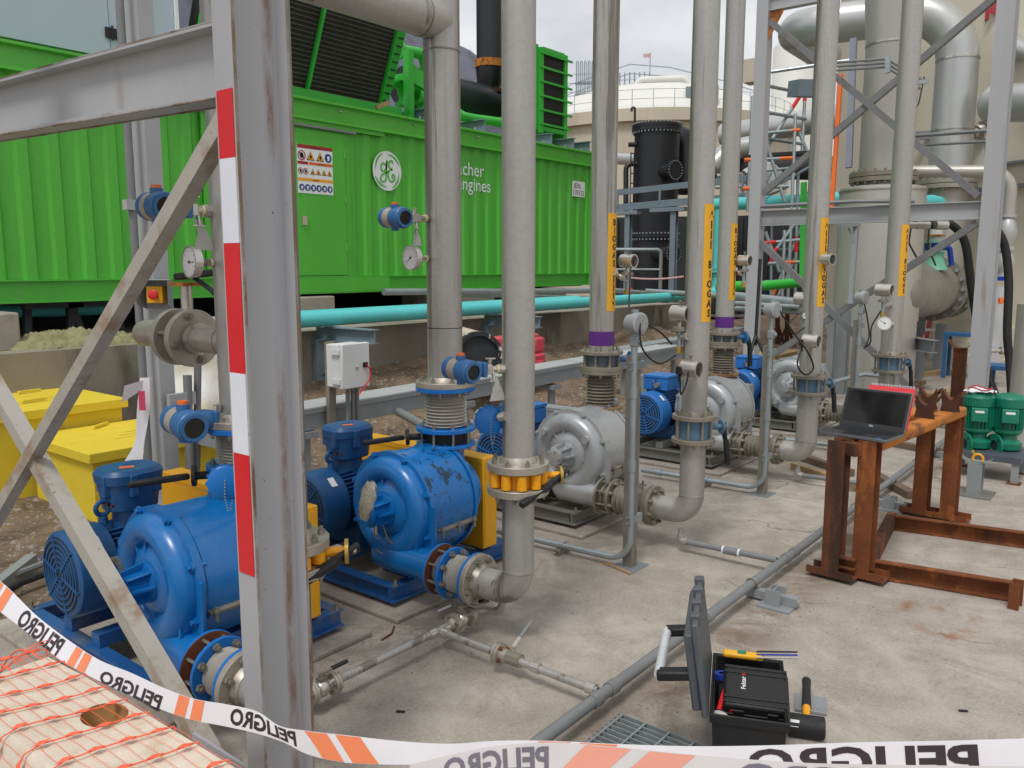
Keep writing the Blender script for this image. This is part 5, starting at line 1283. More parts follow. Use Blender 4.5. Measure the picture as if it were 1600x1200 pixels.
# ---- white bag, barrier, culvert, stones
bc = V((4.240, 7.000, 0.898))
b = B()
b.sheet(lambda u, v: V((bc.x, bc.y, .18)) + V(((.60 - .10 * v) * math.cos(2 * math.pi * u) * (1 - .75 * max(0, v - .8) / .2), (.45 - .08 * v) * math.sin(2 * math.pi * u) * (1 - .75 * max(0, v - .8) / .2), 1.02 * v)) + V((noise.noise(V((math.cos(u * 6.28) * 2, math.sin(u * 6.28) * 2, v * 4))) * .07, noise.noise(V((math.cos(u * 6.28) * 2 + 9, math.sin(u * 6.28) * 2, v * 4))) * .07, .05 * noise.noise(V((u * 8, v * 3, 7))))), 48, 20)
P('bulk_bag', b, BAGW, label='crumpled white woven bulk bag standing behind the steel column', cat='bag', ang=70)
rc = V((8.206, 6.600, 0.622))
t = T('road_barrier', 'faded red plastic road barrier lying behind the near riser', 'barrier', (rc.x, rc.y, .3))
b = B(); b.prof((rc.x - .55, rc.y, rc.z - .30), (rc.x + .55, rc.y, rc.z - .30), [(-.25, 0), (.25, 0), (.22, .14), (.12, .28), (.10, .55), (-.10, .55), (-.12, .28), (-.22, .14)]); P('body', b, RED, t, bevel=.03)
b = B(); b.box((rc.x + .34, rc.y - .17, rc.z - .36), (rc.x + .60, rc.y + .17, rc.z - .01)); b.box((rc.x + .40, rc.y - .14, rc.z + .0), (rc.x + .62, rc.y + .14, rc.z + .2)); PS('end_block', b, RED, t, bevel=.03)
q = V((7.074, 6.300, 0.729))
t = T('drain_pipe_section', 'short cream pipe section with a dark flaking end beside the red barrier', 'pipe section', (q.x, q.y, .2))
b = B(); b.ring((q.x, q.y - .2, q.z), (.55, .83, 0), .24, .285, .10, 36); P('end_ring', b, mat('flaking_black_white', '#2b2e31', .7, 0, .2, 6, dirt=('#d8d5cc', 7, .55, .04, UP, .95)), t)
b = B(); b.ring(V((q.x, q.y - .2, q.z)) + V((.055, .083, 0)), (.55, .83, 0), .24, .28, 1.0, 36); P('shell', b, mat('cream_pipe_shell', '#c9b9aa', .7, 0, .12, 5, dirt=('#a4595a', 4, .55, .1, UP, .5)), t)
b = B(); b.cyl(V((q.x, q.y - .2, q.z)) + V((.022, .033, 0)), V((q.x, q.y - .2, q.z)) + V((.033, .05, 0)), .242, n=32); P('blind_disc', b, DARKV, t)
b = B(); p = V((5.474, 9.276, 0.200)); b.ball(p, .11, 14, (1.2, .9, .5)); P('boulder', b, PLINTH, label='rounded boulder on the soil left of the striped column', cat='stone')
b = B(); b.tube([V((4.157, 10.071, 0.350)), V((4.453, 10.161, 0.400)), V((4.538, 9.703, 0.400)), V((4.738, 9.505, 0.350))], .012, n=6); P('buried_hose', b, mat('pinkish_hose', '#a58a78', .7, 0, .1, 6), label='thin pinkish hose lying behind the yellow chambers', cat='hose')
for (px, py, w) in ((20, 905, .1), (70, 890, .07)):
    p = V(Zp) if 0 else None
b = B(); b.chan((1.442, 4.628, 0.000), (1.960, 5.154, 0.000), .12, .06, .008); P('steel_channel', b, GREYD, label='grey channel beam at the left edge below the motor fan', cat='beam')
b = B(); b.tube([(1.447, 4.637, 0.030), (1.725, 4.812, 0.030), (1.894, 4.860, 0.030)], .02, n=8); P('buried_cable', b, BLKR, label='black cable on the ground at the left edge', cat='cable')
b = B(); b.tube([(1.511, 4.823, 0.030), (1.793, 4.987, 0.030), (1.971, 5.044, 0.030)], .02, n=8); P('buried_cable', b, CONDUIT, label='grey conduit on the ground at the left edge', cat='cable')

# ---- knotted scrap of tape on the rear column
b = B(); pts = [((2.588, 4.900, 1.044), .03), ((2.501, 4.900, 1.014), .05), ((2.424, 4.900, 0.988), .055)]
def ribbon(b, pts, seg=8, th=0):
    """pts: list of (centre, half-width vector)"""
    C_ = smooth([tuple(p) for p, _ in pts], seg); W_ = smooth([tuple(w) for _, w in pts], seg)
    b.grid([[c - w, c - w * .33, c + w * .33, c + w] for c, w in zip(C_, W_)])
    return C_, W_
TAPEW = mat('barrier_tape_film', '#e6e5ea', .4, 0, .05, 5)
TAPEO = mat('barrier_tape_orange', '#f08a60', .42, 0, .06, 8)
TAPEK = mat('barrier_tape_black', '#3a2f33', .45, 0, .08, 8)
t = T('tape_scrap', 'knotted scrap of lettered barrier tape on the rear steel column', 'tape', (2.543, 4.900, 1.033))
b = B(); ribbon(b, [(V((2.598, 4.900, 1.059)), V((0, 0, .012))), (V((2.495, 4.880, 1.020)), V((.01, 0, .035))), (V((2.389, 4.860, 0.992)), V((.012, 0, .05)))]); P('film', b, TAPEW, t)
b = B(); ribbon(b, [(V((2.539, 4.880, 1.074)), V((.02, -.02, 0))), (V((2.518, 4.880, 0.879)), V((.03, -.02, 0))), (V((2.482, 4.880, 0.686)), V((.02, -.02, 0))), (V((2.434, 4.880, 0.567)), V((.045, -.03, 0)))]); P('film', b, TAPEW, t)
b = B(); q = V((2.493, 4.840, 0.942)); b.add([q + CAMR * a + V((0, 0, c)) for a, c in ((-.02, -.06), (.02, -.06), (.02, .06), (-.02, .06))], [(0, 1, 2, 3)]); P('red_print', b, mat('magenta_print', '#d0456a', .5), t)

# ================================================================ BARRIER TAPE ACROSS THE FOREGROUND
t = T('barrier_tape', 'white barrier tape with black lettering and orange blocks sagging across the foreground', 'barrier tape', (1.269, 1.846, 0.480))
def tape(t, spec, texts, blocks, back=False):
    """spec: (centre, half width vector); texts: (word, s0, s1); blocks: (s0, s1)"""
    b = B(); C_, W_ = ribbon(b, spec, 14); P('film', b, TAPEW, t, ang=180)
    L = [0]
    for i in range(1, len(C_)): L.append(L[-1] + (C_[i] - C_[i - 1]).length)
    def at(s, v, lift):
        s = max(0, min(L[-1] - 1e-5, s)); i = 0
        while L[i + 1] < s: i += 1
        k = (s - L[i]) / (L[i + 1] - L[i])
        c = C_[i].lerp(C_[i + 1], k); w = W_[i].lerp(W_[i + 1], k)
        n = (C_[i + 1] - C_[i]).cross(w).normalized()
        if n.dot(V((0, 0, 1.75)) - c) < 0: n = -n
        return c + w * v + n * lift
    tot = L[-1]
    for word, s0, s1, v0, v1 in texts:                  # lettering runs right to left: the film is seen from behind
        vs, fs = text_mesh(word, bold=.034); x0 = min(v[0] for v in vs); x1 = max(v[0] for v in vs); yt = max(v[1] for v in vs)
        b = B(); b.add([at((s1 - (v[0] - x0) / (x1 - x0) * (s1 - s0)) * tot, v0 + (v1 - v0) * v[1] / yt, .0012) for v in vs], fs); P('black_lettering', b, TAPEK, t)
    for s0, s1, sk in blocks:
        b = B(); n = 6
        b.grid([[at((s0 + (s1 - s0) * i / n) * tot + sk * (j / 3 - .5) * .06, -.96 + 1.92 * j / 3, .001) for j in range(4)] for i in range(n + 1)]); P('orange_block', b, TAPEO, t, ang=180)
    return at
def wv(px, py, d, up): # half width vector helper
    return V(up)
TAPE1 = [(V((0.933,3.067,0.776)), V((0.0160, -0.0055, 0.0297))),
    (V((0.982,2.904,0.687)), V((0.0180, -0.0077, 0.0313))),
    (V((1.017,2.763,0.620)), V((0.0150, -0.0058, 0.0231))),
    (V((1.051,2.625,0.562)), V((0.0161, -0.0066, 0.0254))),
    (V((1.073,2.464,0.541)), V((0.0121, -0.0019, 0.0238))),
    (V((1.106,2.337,0.524)), V((0.0114, -0.0005, 0.0270))),
    (V((1.137,2.213,0.506)), V((0.0113, -0.0004, 0.0264))),
    (V((1.172,2.102,0.494)), V((0.0098, 0.0016, 0.0265))),
    (V((1.206,1.994,0.499)), V((0.0085, 0.0035, 0.0278))),
    (V((1.238,1.889,0.501)), V((0.0069, 0.0054, 0.0274))),
    (V((1.268,1.815,0.479)), V((0.0021, 0.0111, 0.0194))),
    (V((1.292,1.735,0.473)), V((0.0061, 0.0081, 0.0284))),
    (V((1.324,1.616,0.485)), V((0.0088, 0.0055, 0.0326))),
    (V((1.375,1.474,0.504)), V((0.0082, 0.0052, 0.0272))),
    (V((1.424,1.339,0.530)), V((0.0069, 0.0055, 0.0219))),
    (V((1.469,1.208,0.562)), V((0.0074, 0.0059, 0.0259))),
    (V((1.508,1.082,0.582)), V((0.0083, 0.0066, 0.0339))),
    (V((1.563,0.937,0.604)), V((0.0082, 0.0066, 0.0331))),
    (V((1.632,0.775,0.631)), V((0.0078, 0.0062, 0.0294))),
    (V((1.696,0.621,0.662)), V((0.0077, 0.0061, 0.0287))),
    (V((1.779,0.442,0.693)), V((0.0082, 0.0066, 0.0331))),
    (V((1.866,0.274,0.719)), V((0.0083, 0.0066, 0.0335))),
    (V((1.950,0.081,0.760)), V((0.0083, 0.0066, 0.0336)))]
TAPE2 = [(V((1.131,1.174,0.684)), V((0.0030,0.0024,0.0267))),
    (V((1.235,1.051,0.714)), V((0.0022,0.0046,0.0319))),
    (V((1.312,0.941,0.728)), V((0.0038,0.0031,0.0345))),
    (V((1.378,0.826,0.732)), V((0.0051,0.0011,0.0327))),
    (V((1.458,0.692,0.730)), V((0.0045,0.0015,0.0310))),
    (V((1.557,0.504,0.737)), V((0.0035,0.0028,0.0316))),
    (V((1.653,0.293,0.767)), V((0.0035,0.0028,0.0317))),
    (V((1.787,0.050,0.794)), V((0.0035,0.0028,0.0319)))]
at1 = tape(t, TAPE1, [('PELIGRO', .092, .152, -.95, .85), ('PELIGRO', .215, .290, -1, .25), ('PELIGRO', .365, .432, -.65, .8), ('PELIGRO', .800, .945, -1.0, .78)],
     [(.048, .056, 0), (.060, .070, 0), (.168, .179, 0), (.183, .195, 0), (.306, .318, 0), (.323, .335, 0), (.450, .472, -1), (.480, .504, -1), (.640, .665, 1), (.672, .70, 1)])
t2 = T('barrier_tape', 'second thinner barrier tape with faded print hanging nearest, bottom right', 'barrier tape', TAPE2[2][0])
TAPEK2, TAPEO2, TAPEW2 = mat('faded_black_print', '#77747f', .45, 0, .08, 8), mat('faded_orange_print', '#f0a690', .45, 0, .06, 8), mat('thin_tape_film', '#d9d6d6', .42, 0, .05, 6)
_k, _o, _w = TAPEK, TAPEO, TAPEW
TAPEK, TAPEO, TAPEW = TAPEK2, TAPEO2, TAPEW2
tape(t2, TAPE2, [('PELIGRO', .055, .225, -.7, .8), ('PELIGRO', .52, .8, -.6, .8)], [(.26, .33, 1), (.36, .43, 1)])
TAPEK, TAPEO, TAPEW = _k, _o, _w

# ================================================================ WHITE PLASTIC BARRIER WITH ORANGE NET
BZ = .72
e0, e1 = V((0.874, 2.246, 0.720)), V((0.893, 1.328, 0.720))
du = (e1 - e0).normalized(); dv = V((-du.y, du.x, 0))
if dv.dot(V((0.708, 1.952, 0.720)) - e0) < 0: dv = -dv           # dv points to the camera side
Lb = 1.25; TW = 0.1746 * 1.3
t = T('plastic_barrier', 'cream white plastic water barrier with a round hole in its top', 'barrier', tuple(e0 + du * .4 + V((0, 0, -BZ))))
hc = V((0.821, 1.859, 0.720)); hu = (hc - e0).dot(du); hv = (hc - e0).dot(dv)
hr = .048
def top_pt(u, v): return e0 + du * u + dv * v
b = B()                                              # top with a hole: fan of quads between the hole and the outline
n = 48; outer = []; inner = []; low = []
for i in range(n):
    a = 2 * math.pi * i / n; c, s_ = math.cos(a), math.sin(a)
    inner.append(top_pt(hu + hr * 1.25 * c, hv + hr * s_)); low.append(inner[-1] - V((0, 0, .10)))
    k = min((( -.02 - hu) / c if c < 0 else (Lb - hu) / c) if abs(c) > 1e-6 else 9, ((-.0 - hv) / s_ if s_ < 0 else (TW - hv) / s_) if abs(s_) > 1e-6 else 9)
    outer.append(top_pt(hu + k * c, hv + k * s_))
vs = inner + outer + low
b.add(vs, [(i, (i + 1) % n, n + (i + 1) % n, n + i) for i in range(n)])
b2 = B(); b2.add(inner + low, [(i, (i + 1) % n, n + (i + 1) % n, n + i) for i in range(n)] + [tuple(range(n, 2 * n))])
# flanks
def flank(v_top, out):
    pr = [(0, 0), (.012 * out, -.012), (.03 * out, -.10), (.05 * out, -.11), (.16 * out, -.34), (.18 * out, -.36), (.22 * out, -BZ)]
    b.grid([[top_pt(-.02 + (Lb + .02) * i / 12, v_top + o) + V((0, 0, z)) for o, z in pr] for i in range(13)])
flank(0, -1); flank(TW, 1)
b.grid([[top_pt(-.02, v) + V((0, 0, z)) for v, z in ((-.22, -BZ), (-.03, -.1), (0, 0), (TW / 2, 0), (TW, 0), (TW + .03, -.1), (TW + .22, -BZ))], [top_pt(-.02, v) + V((0, 0, -BZ)) for v in (-.22, -.03, 0, TW / 2, TW, TW + .03, TW + .22)]])
P('shell', b, BARW, t, ang=50); P('filling_hole', b2, mat('ochre_hole', '#a9814e', .8, 0, .1, 8), t, ang=180)
# net laid over it
t = T('safety_net', 'orange plastic safety net draped over the white barrier', 'net', tuple(e0 + V((0, 0, .01))))
def net_pt(u, s):                                    # s = distance from the far edge across the top and down the near flank
    w = .012 * noise.noise(V((u * 6, s * 6, 2)))
    sag = .010 + .006 * noise.noise(V((u * 4, s * 5, 8)))
    if s < 0: return top_pt(u + w, s * .1 ) + V((0, 0, sag + s))
    if s <= TW: return top_pt(u + w, s) + V((0, 0, sag))
    d = s - TW
    return top_pt(u + w, TW + d * .36 + .012) + V((0, 0, sag - d * .93))
b = B()
ku = .105
k = 0; u = -.05
while u < Lb:                                         # heavy strands across, with diamond knots
    pts = [net_pt(u - .16 * (s / .6) + .01 * math.sin(s * 9 + u * 7), s) for s in [(-.06 + .03 * i) for i in range(24)]]
    b.tube(pts, .0018, n=5)
    for i in range(1, len(pts) - 1, 2):
        p = pts[i]; d = (pts[i + 1] - pts[i - 1]).normalized(); x = du
        b.add([p - d * .019 + V((0, 0, .003)), p + x * .0095 + V((0, 0, .003)), p + d * .019 + V((0, 0, .003)), p - x * .0095 + V((0, 0, .003)), p + V((0, 0, .006))], [(0, 1, 4), (1, 2, 4), (2, 3, 4), (3, 0, 4)])
    u += ku
P('net_strand', b, NETM, t, kind='stuff')
b = B()
for i in range(26):                                   # light strands along
    s = -.06 + .028 * i
    pts = [net_pt(-.05 + (Lb + .05) * j / 40 - .16 * (s / .6) + .0 , s + .0025 * math.sin(j * .9 + i)) for j in range(41)]
    b.tube(pts, .0007, n=4)
P('net_thread', b, NETM, t, kind='stuff')
b = B()                                               # loose loops standing off at the far end
rs = random.Random(4)
P0 = e0 + V((0, 0, .0))
for k in range(7):
    a = P0 + dv * (.02 + .035 * k) + V((0, 0, -.01)); c = a - du * (.20 + .02 * k) + V((0, 0, -.10 - .02 * k)) + dv * .06
    pts = [a.lerp(c, i / 14) + V((0, 0, .07 * math.sin(math.pi * i / 14))) for i in range(15)]; b.tube(pts, .0013 if k % 2 else .0024, n=5)
for k in range(6):
    a = P0 - du * (.02 + .03 * k) + V((0, 0, .045 - .02 * k)); pts = [a + dv * (.27 * i / 10) + V((0, 0, .01 * math.sin(i) - .006 * i)) for i in range(11)]; b.tube(pts, .0012, n=4)
P('loose_loop', b, NETM, t, kind='stuff')

# ================================================================ BACKGROUND, RIGHT HALF
# ---- digester with domed cover
dc = V((55.305, 31.072, 1.750)); dr = 9.6
t = T('digester_tank', 'big round weathered concrete digester tank with white dome cover', 'tank', (dc.x, dc.y, -.2))
zr = 11.35
b = B(); b.lathe((dc.x, dc.y, -.2), (0, 0, 1), [(0, dr), (zr - .55, dr), (zr - .55, dr + .35), (zr + .2, dr + .35), (zr + .2, dr - .2)], 72, caps=False); P('wall', b, CONCT, t)
b = B(); b.lathe((dc.x, dc.y, zr + .2 - .2), (0, 0, 1), [(0, dr), (1.5, dr * .82), (2.5, dr * .5), (3.0, dr * .2), (3.1, .0)], 64, caps=False); P('dome', b, WTANK, t, ang=60)
b = B()
for rr, z0 in ((dr + .25, zr + .0),):
    for k in range(48):
        a = 2 * math.pi * k / 48; p = V((dc.x + rr * math.cos(a), dc.y + rr * math.sin(a), z0)); b.cyl(p, p + V((0, 0, 1.1)), .02, n=5)
    for h in (.55, 1.1): b.tube([(dc.x + rr * math.cos(2 * math.pi * k / 72), dc.y + rr * math.sin(2 * math.pi * k / 72), z0 + h) for k in range(73)], .017, n=5)
P('guard_rail', b, GALV, t, kind='stuff')
dn = V((-dc.x, -dc.y, 0)).normalized(); ds = V((-dn.y, dn.x, 0)) * -1
if ds.dot(CAMR) < 0: ds = -ds
b = B()
for k in range(6): p = dc + ds * (-5.2 + .27 * k) + dn * 3.0; p.z = zr + 1.4; b.cyl(p, p + V((0, 0, 3.0)), .05, n=6); b.cyl(p + V((0, 0, .6)), p + V((0, 0, .9)), .11, n=6); b.cyl(p + V((0, 0, 1.5)), p + V((0, 0, 1.7)), .10, n=6); b.tube([p + V((0, 0, 3.0)), p + V((0, 0, 3.1)) + ds * .06, p + V((0, 0, 3.0)) + ds * .13, p + V((0, 0, .4)) + ds * .13], .04, n=6)
for u_, w_, h_ in ((-5.9, 2.4, .4), (-5.9, 2.4, 1.0), (-5.9, 2.4, 1.6), (-2.4, 2.6, 1.2), (-2.4, 2.6, 1.7), (-5.4, 1.6, 2.2)): p = dc + ds * u_ + dn * 3.1; p.z = zr + 1.4 + h_; b.bar(p, p + ds * w_, .04, .04)
for k in range(7): p = dc + ds * (-2.2 + .34 * k) + dn * 3.0; p.z = zr + 2.0; b.cyl(p, p + V((0, 0, 1.6)), .05, n=6); b.cyl(p + V((0, 0, .5)), p + V((0, 0, .75)), .13, n=8)
P('vent_pipe', b, GALV, t, kind='stuff')
b = B()
for h in (2.3, 2.9): b.tube([dc + ds * u + dn * 3.2 + V((0, 0, zr + .9 + h - dc.z + v)) for u, v in ((-6.6, -1.6), (-5.6, -.9), (-1.5, .3), (1.2, .0), (4.8, -1.0), (7.6, -2.0))], .04, n=5)
P('stair_rail', b, GALV, t)
b = B(); p = dc + ds * -.2 + dn * 3.4; p.z = zr + 3.0; b.tube(fillet([p - ds * .9 - V((0, 0, .8)), p - ds * .8, p + ds * 2.4, p + ds * 3.2 - V((0, 0, .9))], .5), .22, n=12); P('gas_pipe', b, WTANK, t)
b = B(); p = dc + ds * 3.1 + dn * (dr - 1.4); p.z = zr + .95; b.bar(p - ds * 1.0, p + ds * 1.0, .5, 1.0); P('manhole_box', b, BGREY, t)
b = B(); p = dc + ds * -.15 + dn * 2; p.z = zr + 2.4; b.cyl(p, p + V((0, 0, 2.7)), .035, n=6); P('mast', b, GALV, t)
b = B(); p = p + V((0, 0, 2.65)); b.add([p, p - ds * .5 - V((0, 0, .05)), p - ds * .45 - V((0, 0, .25)), p - V((0, 0, .3))], [(0, 1, 2, 3)]); P('flag', b, mat('faded_flag', '#c9a3a3', .7), t)

# ---- black scrubber column
sc = V((22.420, 12.379, 1.750)); zt_ = 5.624; sr = 0.6591
t = T('scrubber_column', 'tall black scrubber column with bolted top flange', 'column', (sc.x, sc.y, 0))
z2 = 2.565
b = B(); b.cyl((sc.x, sc.y, 0), (sc.x, sc.y, zt_), sr, n=44); P('shell', b, BLACK, t)
sd = V((-sc.x, -sc.y, 0)).normalized()
b = B(); b.cyl((sc.x, sc.y, zt_), (sc.x, sc.y, zt_ + .10), sr * 1.12, n=44); b.cyl((sc.x, sc.y, zt_ + .11), (sc.x, sc.y, zt_ + .20), sr * 1.12, n=44); PS('top_flange', b, BLACK, t)
b = B(); b.bolts((sc.x, sc.y, zt_ + .2), (0, 0, 1), sr * 1.06, 40, .028, .05, both=.2); b.bolts((sc.x, sc.y, z2 + .1), (0, 0, 1), sr * 1.06, 40, .028, .05, both=.12); P('flange_bolt', b, GALV, t, kind='stuff')
b = B(); b.cyl((sc.x, sc.y, z2), (sc.x, sc.y, z2 + .11), sr * 1.12, n=44); P('lower_flange', b, BLACK, t)
for (px, py) in ((0, 0), (1, 0)):
    q = V((21.905, 11.531, 4.439)) if px == 0 else V((21.610, 11.366, 2.093))
    m = V((sd + CAMR * .8)).normalized()
    b = B(); b.cyl(q - m * .7, q, .20, n=24); b.cyl(q, q + m * .06, .29, n=28); mw = P('manway', b, BLACK, t)
    b = B(); b.bolts(q + m * .06, m, .26, 20, .018, .03); P('flange_bolt', b, GALV, mw, kind='stuff')
b = B(); b.tube(fillet([V((23.238, 12.539, 5.531)), V((23.624, 12.054, 5.531)), V((23.473, 11.884, 3.957))], .9, 8), .42, n=20); P('outlet_duct', b, BLACK, t)
b = B(); b.tube(fillet([V((21.894, 12.830, 5.803)), V((21.952, 12.876, 6.321)), V((21.894, 12.949, 6.321)), V((21.882, 12.939, 6.210))], .04), .035, n=8); P('vent_pipe', b, BLACK, t)
b = B(); b.tube(fillet([V((21.919, 12.710, 4.705)), V((21.697, 12.989, 4.705)), V((21.544, 12.868, 3.329))], .2), .075, n=10); P('side_pipe', b, BLACK, t)
b = B(); b.cyl((21.716, 12.927, 5.248), (21.856, 12.751, 5.248), .07, n=10); P('sample_valve', b, BLKP, t)
b = B()
for k in range(7): b.cyl(V((21.645, 12.793, 4.975)) - V((0, 0, .28 * k)), V((21.702, 12.720, 4.975)) - V((0, 0, .28 * k)), .02, n=6)
for px in (0, 1): q = V((21.649, 12.796, 5.012)) if px == 0 else V((21.707, 12.723, 5.012)); b.cyl(q, q - V((0, 0, 2.2)), .02, n=6)
PS('ladder_rail', b, BLACK, t)

t = T('dark_enclosure', 'low dark steel enclosure far behind the scaffold and black column', 'enclosure', (32.177, 15.387, 0.300))
b = B(); a_, c_ = V((26.658, 16.786, 1.750)), V((29.868, 9.506, 1.750)); m_ = V((.78, .62, 0)) * 2; zt4 = 3.509
b.add([V((p.x, p.y, z)) for z in (0, zt4) for p in (a_, c_, c_ + m_, a_ + m_)], [(0, 3, 2, 1), (4, 5, 6, 7), (0, 1, 5, 4), (1, 2, 6, 5), (2, 3, 7, 6), (3, 0, 4, 7)]); P('shell', b, DARKV, t)
for k in range(9):
    p = a_.lerp(c_, (k + .5) / 9) - V((.78, .62, 0)) * .06; b = B(); b.bar(V((p.x, p.y, .1)), V((p.x, p.y, zt4 - .1)), .10, .06, up=(1, 0, 0)); P('rib', b, DARKV, t)
# ---- blue-grey walkway in front of it
t = T('steel_walkway', 'blue grey steel walkway with rails in front of the black column', 'walkway', (42.480, 23.497, 0.300))
A = [V((18.776, 11.659, 3.404)), V((18.878, 9.119, 3.502)), V((18.584, 7.873, 3.530))]
A2 = [V((18.752, 11.640, 3.191)), V((18.841, 9.089, 3.166)), V((18.548, 7.844, 3.211))]
zz = A[0].z; z3 = A2[0].z
P0_, P1_ = V((18.610, 11.427, 3.607)), V((17.356, 7.419, 3.309))
for z, h in ((3.594, .14), (3.216, .16)):
    p, q = V((P0_.x, P0_.y, z)), V((P1_.x, P1_.y, z)); b = B(); b.chan(p, q, h, .08, .012); P('rail', b, BGREY, t)
for f in (.02, .38, .72, .98):
    p = P0_.lerp(P1_, f); b = B(); b.tube([V((p.x, p.y, 3.247)), V((p.x, p.y, 3.625))], .03, n=6); P('rail_post', b, BGREY, t)
for f in (.12, .50, .86):
    p = P0_.lerp(P1_, f); b = B(); b.ibeam((p.x, p.y, 0), (p.x, p.y, 3.06), .14, .14, .012, .01, up=(1, 0, 0)); P('post', b, BGREY, t)
    b = B(); b.box((p.x - .12, p.y - .3, 3.013), (p.x + .12, p.y + .6, 3.107)); P('bearer', b, BGREY, t)
b = B(); p = V((16.470, 10.206, 2.112)); q = V((17.180, 9.314, 2.112)); b.tube(fillet([p, V((q.x, q.y, p.z)), V((q.x, q.y, .3))], .1), .04, n=8); b.cyl(p - V((0, 0, .45)), V((q.x, q.y, p.z - .45)), .025, n=8); P('lower_hand_rail', b, GALV, t)
b = B(); b.tube(hang((15.794, 9.290, 1.490), (16.513, 8.393, 1.517), .04, 8), .02, n=5); P('warning_string', b, mat('pale_red_string', '#d9a8ae', .6, 0, .3, 30), label='sagging pale red warning string near the black column', cat='string')
for k, (px, py) in enumerate(((960, 470), (1060, 475))):
    p = V((26.816, 16.440, 0.400)) if k == 0 else V((27.197, 14.251, 0.400))
    b = B(); b.box(p - V((.5, .4, .4)), p + V((.5, .4, .25))); P('concrete_block', b, PLINTH, label='low concrete block at the foot of the black column, ' + ('left' if k == 0 else 'right'), cat='concrete block')

# ---- white tank and pale ducts between the risers
wt = V((59.727, 22.268, 1.750))
t = T('white_tank', 'tall white tank with a round hatch behind the scaffold', 'tank', (wt.x, wt.y, 0))
b = B(); b.lathe((wt.x, wt.y, 0), (0, 0, 1), [(0, 1.5), (16.74, 1.5), (17.29, 1.1), (17.46, .1)], 40); P('shell', b, WTANK, t, ang=50)
q = V((60.078, 22.474, 15.938)); n_ = V((-q.x, -q.y, 0)).normalized(); b = B(); b.cyl(q, q + n_ * .3, .24, n=20); P('hatch', b, GALV, t); b = B(); b.cyl(q + n_ * .31, q + n_ * .36, .15, n=20); P('hatch_cover', b, WTANK, t)
for k, (a, c, r, lab) in enumerate((((28.972, 13.315, 6.388), (28.734, 8.791, 6.582), .42, 'fat pale duct crossing behind the scaffold'), ((26.788, 12.501, 5.013), (26.429, 7.999, 4.644), .36, 'lower dark grey duct crossing behind the scaffold'), ((24.307, 14.027, 5.143), (24.937, 16.558, 5.482), .18, 'pale pipe passing behind the black column'))):
    b = B(); b.tube([a, c], r, n=20); P('duct', b, SILVER if k != 1 else DARKV, label=lab, cat='duct')
b = B(); b.tube(fillet([V((25.728, 12.185, 4.896)), V((26.151, 11.779, 5.451)), V((26.685, 11.141, 5.595))], .5), .34, n=16); P('duct_bend', b, SILVER, label='pale duct bend seen between two risers', cat='duct')
b = B(); b.tube(fillet([V((21.516, 9.157, 3.978)), V((21.890, 8.763, 4.313)), V((21.967, 8.521, 3.677))], .4), .3, n=16); P('duct_bend', b, SILVER, label='short pale duct elbow left of the scaffold', cat='duct')
b = B(); b.box(V((39.712, 16.963, 10.432)) - V((.3, .3, 0)), V((39.946, 16.913, 11.498)) + V((.3, .3, 0))); P('chimney', b, CONCT, label='small concrete chimney top beyond the scaffold', cat='chimney')

# ---- beige tank wall on the right
t = T('render_tank', 'huge beige rendered tank filling the right background', 'tank', (26.7, -3.76, 0))
b = B(); b.lathe((26.7, -3.76, -.1), (0, 0, 1), [(0, 11.95), (.25, 11.95), (.25, 11.9), (.5, 11.9), (.5, 11.85), (.8, 11.85), (.8, 11.8), (13, 11.8)], 160, caps=False); P('wall', b, BEIGE, t)
b = B(); b.lathe((26.7, -3.76, 3.05), (0, 0, 1), [(0, 11.8), (0, 11.98), (.05, 11.98), (.05, 11.8)], 160, caps=False); b.lathe((26.7, -3.76, 3.45), (0, 0, 1), [(0, 11.8), (0, 11.92), (.04, 11.92), (.04, 11.8)], 160, caps=False); PS('cable_ledge', b, GREYD, t)

# ---- scaffold
BGP = [(V(a), V(c)) for a, c in [[(15.874, 6.242, 2.786), (15.601, 6.056, 0.471)], [(17.016, 5.912, 4.075), (16.606, 5.652, 0.682)], [(17.184, 5.787, 4.452), (16.745, 5.535, 0.933)], [(16.871, 7.070, 4.792), (16.389, 6.787, 0.908)], [(15.769, 6.331, 2.603), (16.504, 5.422, 2.664)], [(16.129, 6.424, 1.436), (16.885, 5.484, 1.486)], [(16.028, 6.460, 3.169), (16.795, 5.637, 3.786)], [(16.015, 6.291, 0.938), (16.711, 5.845, 2.812)], [(16.957, 5.950, 3.204), (17.010, 5.536, 1.687)], [(15.696, 6.630, 2.792), (16.047, 6.356, 3.528)], [(15.958, 6.798, 3.550), (16.531, 6.100, 3.649)], [(16.006, 6.426, 2.897), (16.430, 5.904, 2.947)], [(16.255, 6.566, 2.041), (17.058, 5.574, 2.117)], [(16.123, 6.184, 1.063), (16.472, 5.945, 1.937)], [(16.602, 5.714, 0.933), (16.948, 5.567, 2.190)], [(16.266, 6.796, 1.686), (16.512, 6.661, 2.454)]]]
t = T('scaffold', 'tubular scaffold with red and orange marked tubes behind the risers', 'scaffold', (26.677, 9.927, 0.000))
S = lambda *a: [V(p) for p in a]
